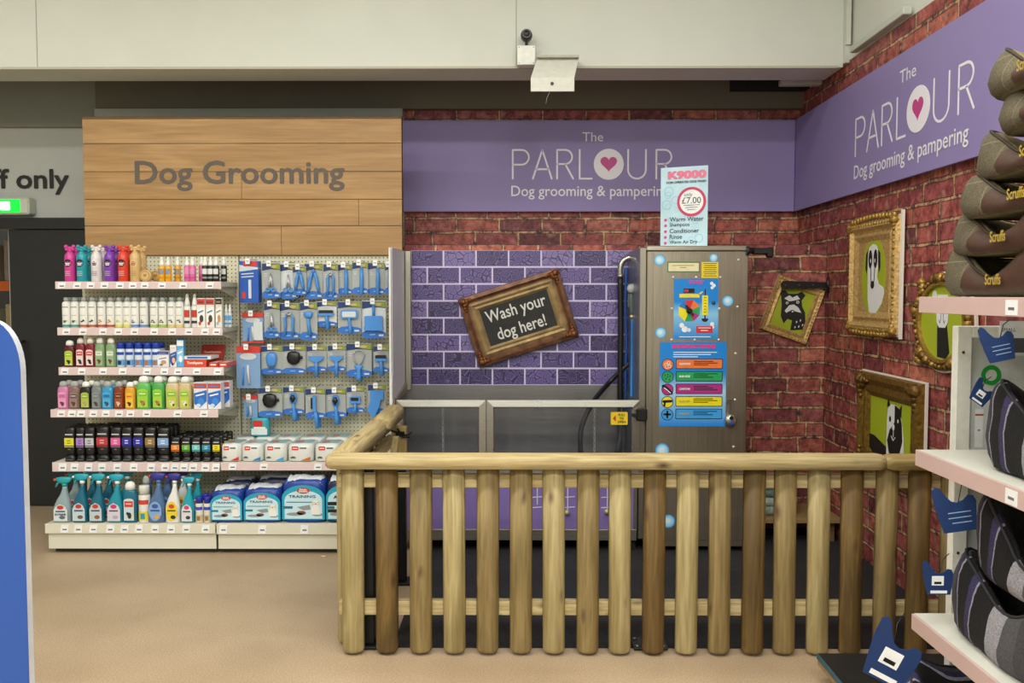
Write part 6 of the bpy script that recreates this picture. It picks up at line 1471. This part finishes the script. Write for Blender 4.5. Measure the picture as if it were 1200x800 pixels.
for k, (px, py, w_, h_, tool, lb) in enumerate(HG):
    rw = 'top' if k < 10 else 'second' if k < 17 else 'third' if k < 24 else 'lowest'
    yy = YH-(.02 if k % 2 else 0)
    c = AT(px, py, yy)
    card = CARDW if k in (14, 16, 2) else CARDG
    W_, H_ = w_*yy/FPX*1.0, h_*yy/FPX
    ms = [(n_, mb.mesh(n_, mm)) for n_, mb, mm in hang_mesh(W_, H_, tool, card, None)]
    if tool in ('bluebox', 'redhead', 'toothset'):
        for q in (0, 1)[:1 + 1]:
            o = bpy.data.objects.new('hanging_pack', ms[1][1]); C.objects.link(o); o.location = (c.x, yy+.04*q, c.z)
            tag(o, ('%s hanging in the %s row of hooks' % (lb, rw)) if q == 0 else 'second %s, behind the front one on its hook' % lb, 'pack', 'hanging grooming packs')
        ms = None
    if ms: t = thing('hanging_pack', '%s hanging in the %s row of hooks' % (lb, rw), 'pack', (c.x, yy, c.z), 0, 'hanging grooming packs')
    for n_, me in ms or (): o = bpy.data.objects.new(n_, me); C.objects.link(o); o.parent = t
    # further packs on the same hook
    for q in ((1,) if ms and tool in ('bluebox', 'redhead', 'toothset', 'brush', 'pin', 'scissors', 'loop') else ()):
        t2 = thing('hanging_pack', 'second %s, behind the front one on its hook' % lb, 'pack', (c.x+.006*q, yy+.045*q, c.z-.002*q), 0, 'hanging grooming packs')
        for n_, me in ms: o = bpy.data.objects.new(n_, me); C.objects.link(o); o.parent = t2
    hk = thing('peg_hook', 'wire hook and white price tag holding the %s' % lb, 'hook', (c.x, yy, c.z), 0, 'peg hooks')
    b = MB(); b.tube([(0, YPB-yy-.001, .012), (0, .02, .008), (0, -.035, .0045), (0, -.05, .012)], .0022, 6); b.build('hook_wire', M('#5a5a54', .4, .6), hk, local=True)
    b = MB(); u = (-.013 if k % 2 else -.03); F = Fr((0, -.052, 0)); b.rrect(F, -.014, .014, -.022, .014, .003, 0, .003, 0); b.stroke(F, [(-.008, -.004), (.008, -.004)], .004, .003, .0004, 1, False, False)
    b.build('price_tag', [TICK, TIN], hk, local=True)
b = MB(); p = AT(69, 315, ROW[0][0]); b.box(-.035, .03, 0, .004, 0, .062, 0); 
for v in b.v: v.x += AT(72, 315, 5.5).x; v.y += ROW[0][0]+.35-.0; v.z += AT(72, 321, 5.5).z
F = Fr((AT(72, 315, 5.5).x-.003, ROW[0][0]+.3499, AT(72, 321, 5.5).z+.031)); b.disc(F, 0, 0, .024, None, .0003, .001, 1, 18); b.stroke(F, [(-.014, 0), (.014, 0)], .006, .0015, .0005, 0)
b.tube([(F.O.x+.03, F.O.y+.003, F.O.z), (xL0+.03, F.O.y+.003, F.O.z), (xL0+.03, YPB-.001, F.O.z)], .003, 6, 0)
tag(b.build('shelf_talker', [c_('#cfd2d6'), c_('#2a3f7a')]), 'small white card with a navy disc beside the magenta bottle', 'sign')
# ------------------------------------------------------------ near pet bed shelving on the right
SHW = M('#d6d6cb', .4, 0, .02, 5, 'cream_shelf'); RAIL2 = M('#c9adaa', .5, 0, .03, 8, 'pink_rail')
XF = 1.35; YE = FPX*XF/468
XBK = 1.93; YN = 1.35
gon = thing('shelving_unit', 'near shelving against the right wall with three cream shelves of pet beds', 'shelving', (1.7, 2.3, 0))
b = MB(); b.box(XBK, XBK+.03, YN, YE+.03, 0, 2.2); b.build('back_panel', SHW, gon)
for py, name in ((348, 'a'), (527, 'b'), (719, 'c')):
    z1 = AX(1077, py, XF).z if name != 'a' else AT(1080, 347, YE).z
    z1 = AT(1076, py, YE).z; th = .052
    b = MB(); b.box(XF+.012, XBK-.001, YN, YE, z1-.03, z1, 0, .001); s_ = b.build('shelf', SHW, gon)
    b = MB(); b.box(XF, XF+.011, YN, YE, z1-th, z1+.001, 0, .001); b.box(XF+.0115, XBK-.001, YE+.0005, YE+.006, z1-th*.6, z1, 1); b.build('price_rail', [RAIL2, SHW], s_)
    F = Fr((XF-.0004, 0, 0), (0, -1, 0))
    for px in ({'a': (1186,), 'b': (1187,), 'c': ()}[name]):
        y = AX(px, py, XF).y; b = MB(); b.rect(F, -y-.03, -y+.03, z1-th+.004, z1-.006, 0, .001, 0); b.stroke(F, [(-y-.015, z1-.03), (-y+.015, z1-.03)], .008, .001, .0005, 1, False, False); b.build('price_ticket', [TICK, TIN], s_)
    if name == 'a': zA = z1
    elif name == 'b': zB = z1
    else: zC = z1
for a_, c_2 in (('a', zA), ('b', zB)):
    y = YE+.05
# end frame standing behind the shelf ends
YG = YE+.06
x0, x1 = AT(1121, 450, YG).x, AT(1138, 450, YG).x; zt = AT(1121, 382, YG).z
g = thing('end_frame', 'white steel end frame with inset panel behind the pet bed shelves', 'panel', (1.7, YG, 0))
b = MB(); b.box(x0, x1, YG, YG+.04, 0, zt, 0, .002); b.box(XR-.06, XR-.02, YG, YG+.04, 0, zt, 0, .002); b.box(x1, XR-.06, YG, YG+.04, zt-.04, zt, 0, .002)
for k in range(3): b.lathe([(.005, 0), (.005, -.002), (.0001, -.002)], (x0+.02, YG, zt-.09-.35*k), 8, 1, 'y')
b.build('frame', [M('#e2e2da', .4), M('#2a2a2a', .5)], g)
b = MB(); b.box(x1+.0, XR-.06, YG+.02, YG+.03, .0, zt-.04); b.build('inset_panel', M('#d0d4d3', .4), g)
b = MB(); p0, p1 = AT(1145, 525, YG), AT(1156, 480, YG); F = Fr((0, YG+.0195, 0)); b.rect(F, p0.x, p1.x, p0.z, p1.z, 0, .001, 0); b.stroke(F, [(p0.x, p1.z-.02), (p1.x, p1.z-.02)], .006, .001, .0005, 1, False, False); b.stroke(F, [(p0.x+.01, p0.z+.06), (p1.x-.01, p0.z+.06)], .005, .001, .0005, 2, False, False); b.build('paper_notice', [TICK, c_('#b04a2a'), TIN], g)
b = MB(); p0 = AT(1165, 440, YG); b.ring(Fr((0, YG+.0195, 0)), p0.x, p0.z, .035, .02, 0, .001, 0, 20); b.build('green_sticker', c_('#1f9a3a'), g)
b = MB(); p0, p1 = AT(1171, 396, YG), AT(1205, 376, YG); b.rect(Fr((0, YG-.0005, 0)), p0.x, p1.x, p0.z-.06, p1.z, 0, .002, 0); b.rect(Fr((0, YG-.0005, 0)), p0.x+.006, p1.x, p0.z-.05, p0.z+.0, .002, .001, 1); b.text(Fr((0, YG-.0005, 0)), 'SMALL', p0.x+.03, p1.z-.03, width=.05, d=.0021, m=1); b.build('size_card', [TICK, c_('#55585c')], g)

# low dolly on the floor
zp = .115
dl = thing('floor_dolly', 'low black-topped floor dolly with wooden edge and small castor under the beds', 'dolly', (1.6, 2.8, 0))
xa = AZ(957, 765, zp); XD = xa.x; YD = xa.y
b = MB(); b.box(XD+.004, XR-.04, 1.3, YD, zp-.022, zp, 0, .002); b.build('top_board', M('#17191b', .45, 0, .25, 30), dl)
b = MB(); b.box(XD, XD+.0035, 1.3, YD, zp-.022, zp+.0, 0); b.box(XD+.0037, XR-.041, 1.301, YD-.001, zp-.045, zp-.0225, 1); b.build('wood_edge', [M('#2c5a68', .5), M('#9a7d52', .6)], dl)
for y in (YD-.12, 1.6):
    b = MB(); b.lathe([(.012, -.018), (.028, -.014), (.028, .014), (.012, .018)], (XD+.05, y, .029), 16, 0, 'x'); b.box(XD+.028, XD+.072, y-.02, y+.02, .05, zp-.0455, 1); b.build('castor', [BLK_, M('#6a6c6e', .4, .7)], dl)

# ------------------------------------------------------------ pet beds
def stripe_mat(name, stops, period=.44, axis=1, dark=1.0):
    m, nt, bs = nt_new(name)
    tc = N(nt, 'ShaderNodeTexCoord'); sp = N(nt, 'ShaderNodeSeparateXYZ'); nt.links.new(tc.outputs['Object'], sp.inputs[0])
    mu = N(nt, 'ShaderNodeMath', operation='MULTIPLY_ADD'); mu.inputs[1].default_value = -1/period; mu.inputs[2].default_value = 10.0+.33/period; nt.links.new(sp.outputs[axis], mu.inputs[0])
    fr = N(nt, 'ShaderNodeMath', operation='FRACT'); nt.links.new(mu.outputs[0], fr.inputs[0])
    base = ramp(nt, fr.outputs[0], stops, 'CONSTANT')
    nz = N(nt, 'ShaderNodeTexNoise'); nz.inputs['Scale'].default_value = 160; nz.inputs['Detail'].default_value = 4; nt.links.new(coords(nt), nz.inputs['Vector'])
    g = ramp(nt, nz.outputs['Fac'], [(.3, '#a8a8a8'), (.7, '#ffffff')])
    mx = N(nt, 'ShaderNodeMix', data_type='RGBA', blend_type='MULTIPLY'); mx.inputs[0].default_value = .8
    nt.links.new(base, mx.inputs[6]); nt.links.new(g, mx.inputs[7]); nt.links.new(mx.outputs[2], bs.inputs['Base Color'])
    bs.inputs['Roughness'].default_value = .95; 
    bump(nt, bs, nz.outputs['Fac'], .5, .004); return m
STR = stripe_mat('purple_grey_stripe_fleece', [(0, '#4a494e'), (.17, '#3a3458'), (.2, '#a3a1ad'), (.215, '#0e0d10'), (.34, '#38325a'), (.4, '#9592a8'), (.415, '#0e0d10'), (.62, '#a2a0a8'), (.8, '#59585c')])
def tweed(name, c1, c2):
    m, nt, bs = nt_new(name)
    v = coords(nt)
    nz = N(nt, 'ShaderNodeTexNoise'); nz.inputs['Scale'].default_value = 220; nz.inputs['Detail'].default_value = 3; nt.links.new(v, nz.inputs['Vector'])
    n2 = N(nt, 'ShaderNodeTexNoise'); n2.inputs['Scale'].default_value = 6; n2.inputs['Detail'].default_value = 4; nt.links.new(v, n2.inputs['Vector'])
    a = ramp(nt, nz.outputs['Fac'], [(.3, c1), (.7, c2)]); g = ramp(nt, n2.outputs['Fac'], [(.3, '#b8b4ac'), (.7, '#ffffff')])
    mx = N(nt, 'ShaderNodeMix', data_type='RGBA', blend_type='MULTIPLY'); mx.inputs[0].default_value = .6; nt.links.new(a, mx.inputs[6]); nt.links.new(g, mx.inputs[7])
    # sparse pale check lines
    sp = N(nt, 'ShaderNodeSeparateXYZ'); nt.links.new(v, sp.inputs[0]); out = mx.outputs[2]
    for ax, per in ((1, .13), (2, .11)):
        mu = N(nt, 'ShaderNodeMath', operation='MULTIPLY'); mu.inputs[1].default_value = 1/per; nt.links.new(sp.outputs[ax], mu.inputs[0])
        fr = N(nt, 'ShaderNodeMath', operation='FRACT'); nt.links.new(mu.outputs[0], fr.inputs[0])
        f_ = ramp(nt, fr.outputs[0], [(0, (.35, .35, .35)), (.03, (0, 0, 0))], 'CONSTANT')
        m2 = N(nt, 'ShaderNodeMix', data_type='RGBA'); nt.links.new(f_, m2.inputs[0]); nt.links.new(out, m2.inputs[6]); m2.inputs[7].default_value = lin('#9a9274'); out = m2.outputs[2]
    nt.links.new(out, bs.inputs['Base Color']); bs.inputs['Roughness'].default_value = .95; bump(nt, bs, nz.outputs['Fac'], .6, .003); return m
TWD = tweed('green_brown_tweed', '#4f4838', '#736a54'); TWL = M('#8d7f58', .95, 0, .2, 60, 'tan_fleece', bmp=.5)
LEA = M('#43291c', .6, 0, .15, 25, 'brown_suede', bmp=.3); FLC = M('#1b1b1e', .95, 0, .3, 90, 'black_fleece', bmp=.8)
from mathutils import noise as mn
def bed_mesh(ax, ay, H, wall=.1, dip=.45, seed=1, e=5, wob=.012, squash=0):
    """rectangular bolster bed; long side ay, front (-x) wall dips in the middle"""
    n = 56
    def top(a):
        ca, sa = math.cos(a), math.sin(a)
        side = max(0, -ca)**3       # front wall
        corner = abs(ca*sa)*2
        return H*(.7+.3*corner**3-(dip*side*(1-abs(sa))**.8))
    prof = [(.82, 0), (.95, .03), (1.0, .14), (1.03, .35), (1.02, .6), (.985, .82), (.95, .94), (.91, 1.0), (.86, .99), (.8, .9), (.74, .7), (.7, .5), (.62, .38), (.4, .34), (0.02, .36)]
    b = MB(); vs = []
    for t, z in prof:
        for k in range(n):
            a = 2*PI*k/n; ca, sa = math.cos(a), math.sin(a); q = (abs(ca)**e+abs(sa)**e)**(-1/e)
            x, y = ax*t*ca*q, ay*t*sa*q
            zz = top(a)*z if t > .6 else H*.75*z
            d = mn.noise(Vector((x*7+seed*9, y*7, zz*9)))*wob + mn.noise(Vector((x*22+seed, y*22, zz*20)))*wob*.35
            x += ca*d; y += sa*d; 
            if z > .1: zz += d*.6
            vs.append((x, y, max(0, zz)))
    m_ = len(prof)
    for i in range(m_-1):
        pass
    fs = [(i*n+k, i*n+(k+1) % n, (i+1)*n+(k+1) % n, (i+1)*n+k) for i in range(m_-1) for k in range(n)]
    b.add(vs, fs, 0, True); b.f += [tuple(range(n)), tuple((m_-1)*n+k for k in range(n))]; b.m += [0, 0]; b.s += [False, True]
    return b
def surf_patch(bm_, ax, ay, H, a0, a1, z0, z1, dip, seed, wob, e, off=.004, nu=14):
    """leather front panel following the bed's outer wall"""
    return None
def bed(x, y, z, ax, ay, H, mat, inner, label, seed, dip=.45, leather=False, rz=0, name='pet_bed', group=None, wob=.012):
    t = thing(name, label, 'pet bed', (x, y, z), rz, group)
    b = bed_mesh(ax, ay, H, dip=dip, seed=seed, wob=wob)
    n = 56
    b.m = [(1 if (i//n) >= 8 and i < 14*n else 0) for i in range(14*n)]+[0, 1]
    b.build('cushion', [mat, inner], t, local=True)
    p = MB(); pts = [b.v[7*n+k] for k in range(n)]; pts = pts+pts[:1]
    p.tube([Vector(q)+Vector((0, 0, .003)) for q in pts], .0045, 6, 0, True, False); p.build('piping', M('#3a2c20', .7) if leather else M('#2a292e', .8), t, local=True)
    if leather:
        l = MB(); ks = [k for k in range(n) if b.v[4*n+k][1] < ay-.21 and b.v[4*n+k][1] > -ay*.8 and math.cos(2*PI*k/n) < 0]
        vs = []; rows = range(2, 8)
        for i in rows:
            for k in ks: v = b.v[i*n+k]; vs.append((v[0]-.006, v[1], v[2]))
        w_ = len(ks); l.add(vs, [(i*w_+j, i*w_+j+1, (i+1)*w_+j+1, (i+1)*w_+j) for i in range(len(rows)-1) for j in range(w_-1)], 0, True)
        l.build('suede_panel', LEA, t, local=True)
        # embroidered word
        yv = ay*.05; xm = min(v[0] for v in b.v)-.009; 
        lt = MB(); F = Fr((xm, -ay*.02+.04, H*.3), (0, -1, 0)); lt.text(F, 'Scruffs', .12 if ay > .3 else .05, 0, width=.085, height=.032, m=0, bold=.02, d=0, th=.003); lt.build('embroidery', M('#b39a3c', .6), t, local=True)
    return t
yb_far = YE-.03
# tweed stack on the top shelf
TP = [(1105, 290, 347), (1112, 244, 303), (1124, 212, 262), (1137, 172, 226), (1162, 148, 185), (1150, 92, 150)]
z = zA+.002
ordt = ['lowest', 'second from the bottom', 'third from the bottom', 'third from the top', 'second from the top', 'topmost']
hs = [.17, .16, .155, .16, .15, .16]; rise = [.125, .115, .11, .12, .115, .1]
for k in range(6):
    px = TP[k][0]-7; ax = .25; xx = 1.385+ax; 
    yfar = FPX*1.42/(px-607); ay = .33 if k < 4 else .3
    yfar = min(yfar, YE-.0)
    bed(xx+.01, yfar-ay, z, ax, ay, hs[k], TWD, TWL, 'tweed pet bed with suede front panel, %s of the tall stack' % ordt[k], 3+k, .4, True, R(random.uniform(-2, 2)), group='tweed pet beds')
    z += rise[k]
def swing(parent_loc, px, py, Y, s_, label, rot_=0, flip=1, ticket=True):
    c = AT(px, py, Y)
    pts = [(-.048, -.06), (.05, -.06), (.058, 0), (.06, .03), (.052, .047), (.036, .05), (.02, .036), (0, .03), (-.016, .036), (-.032, .055), (-.046, .078), (-.06, .086), (-.071, .076), (-.07, .04), (-.06, -.01)]
    a = R(rot_); P = [((x*flip*math.cos(a)-y*math.sin(a))*s_, (x*flip*math.sin(a)+y*math.cos(a))*s_) for x, y in pts]
    if flip < 0: P = P[::-1]
    F = Fr(c, (1, 0, 0)); b = MB(); b.poly(F, P, 0, .002, 0)
    def rp(x, y): return ((x*math.cos(a)-y*math.sin(a))*s_, (x*math.sin(a)+y*math.cos(a))*s_)
    if ticket: b.poly(F, [rp(-.03, -.02), rp(.02, -.02), rp(.02, .02), rp(-.03, .02)], .002, .0008, 1); b.poly(F, [rp(-.02, -.014), rp(.01, -.014), rp(.01, -.004), rp(-.02, -.004)], .0028, .0006, 2); b.stroke(F, [rp(-.035, -.048), rp(.035, -.048)], .012*s_, .002, .0006, 1, False, False)
    else:
        for k in range(3): b.stroke(F, [rp(-.03+.01*(k == 2), .0-.016*k), rp(.04, .0-.016*k)], .003*s_, .002, .0006, 3, False, False)
    b.tube([c+Vector((0, 0, .02*s_)), c+Vector((.02, .02, .08*s_)), c+Vector((.05, .04, .1*s_))], .0015, 5, 2)
    return b
NAVY = M('#193466', .45, 0, .05, 8)
TAGM = [NAVY, TICK, DK, c_('#8fa8cc')]
def addtag(t, b, lab=None):
    o = b.build('swing_tag', TAGM, t); return o
# striped beds, middle shelf
t = bed(1.41+.23, FPX*1.42/538-.33, zB+.002, .23, .33, .27, STR, FLC, 'grey and purple striped pet bed on the middle shelf, lower of two', 21, .1, wob=.014, group='striped pet beds')
addtag(t, swing(None, 1150, 462, 2.72, .5, '', -35))
t2_ = None
t = bed(1.46+.2, 2.2, zB+.22, .2, .28, .24, STR, FLC, 'dark striped pet bed stacked on the other one on the middle shelf', 25, .1, wob=.014, group='striped pet beds')
addtag(t, swing(None, 1171, 405, 2.5, .72, '', 12, 1, False))
# lower shelf
t = bed(1.40+.25, FPX*1.41/502-.36, zC+.002, .25, .36, .27, STR, FLC, 'striped pet bed lying on the lower shelf under another', 31, .12, wob=.016, group='striped pet beds')
addtag(t, swing(None, 1100, 680, 2.8, .75, '', 0))
t = bed(1.42+.23, FPX*1.43/530-.33, zC+.22, .23, .33, .27, STR, FLC, 'striped pet bed with dark hollow, upper one on the lower shelf', 35, .4, wob=.016, group='striped pet beds')
addtag(t, swing(None, 1122, 600, 2.72, 1.0, '', 8, 1, False))
# floor bed
t = bed(1.30+.22, 2.78, zp+.002, .24, .30, .2, STR, STR, 'striped pet bed on the black floor dolly below the shelves', 41, .3, wob=.012, group='striped pet beds')
addtag(t, swing(None, 1046, 772, 2.62, 1.25, '', -28))

# blue board at the left edge
YB1 = 2.0
tr = AT(24, 410, YB1)
pts = [(-1.9, 0), (tr.x, 0), (tr.x, 1.44)]
zt = AT(0, 377, YB1).z; xr_ = AT(26, 500, YB1).x
b = MB(); F = Fr((0, YB1, 0)); rr = .07
prof = [(-2.1, .002), (xr_+.0, .002)]+[(xr_-rr+rr*math.cos(R(a)), zt-.05+0*rr-.06+(.115)*math.sin(R(a))) for a in range(0, 91, 10)]+[(xr_-.25, zt+.02), (-2.1, zt+.02)]
b.poly(F, prof, 0, .002, 0); b.poly(F, prof, -.022, .0218, 1)
tag(b.build('display_board', [M('#264f9f', .35, 0, .03, 2, 'blue_board'), M('#c9cdd8', .4)]), 'large blue board with a white edge and rounded top corner at the left edge', 'board')
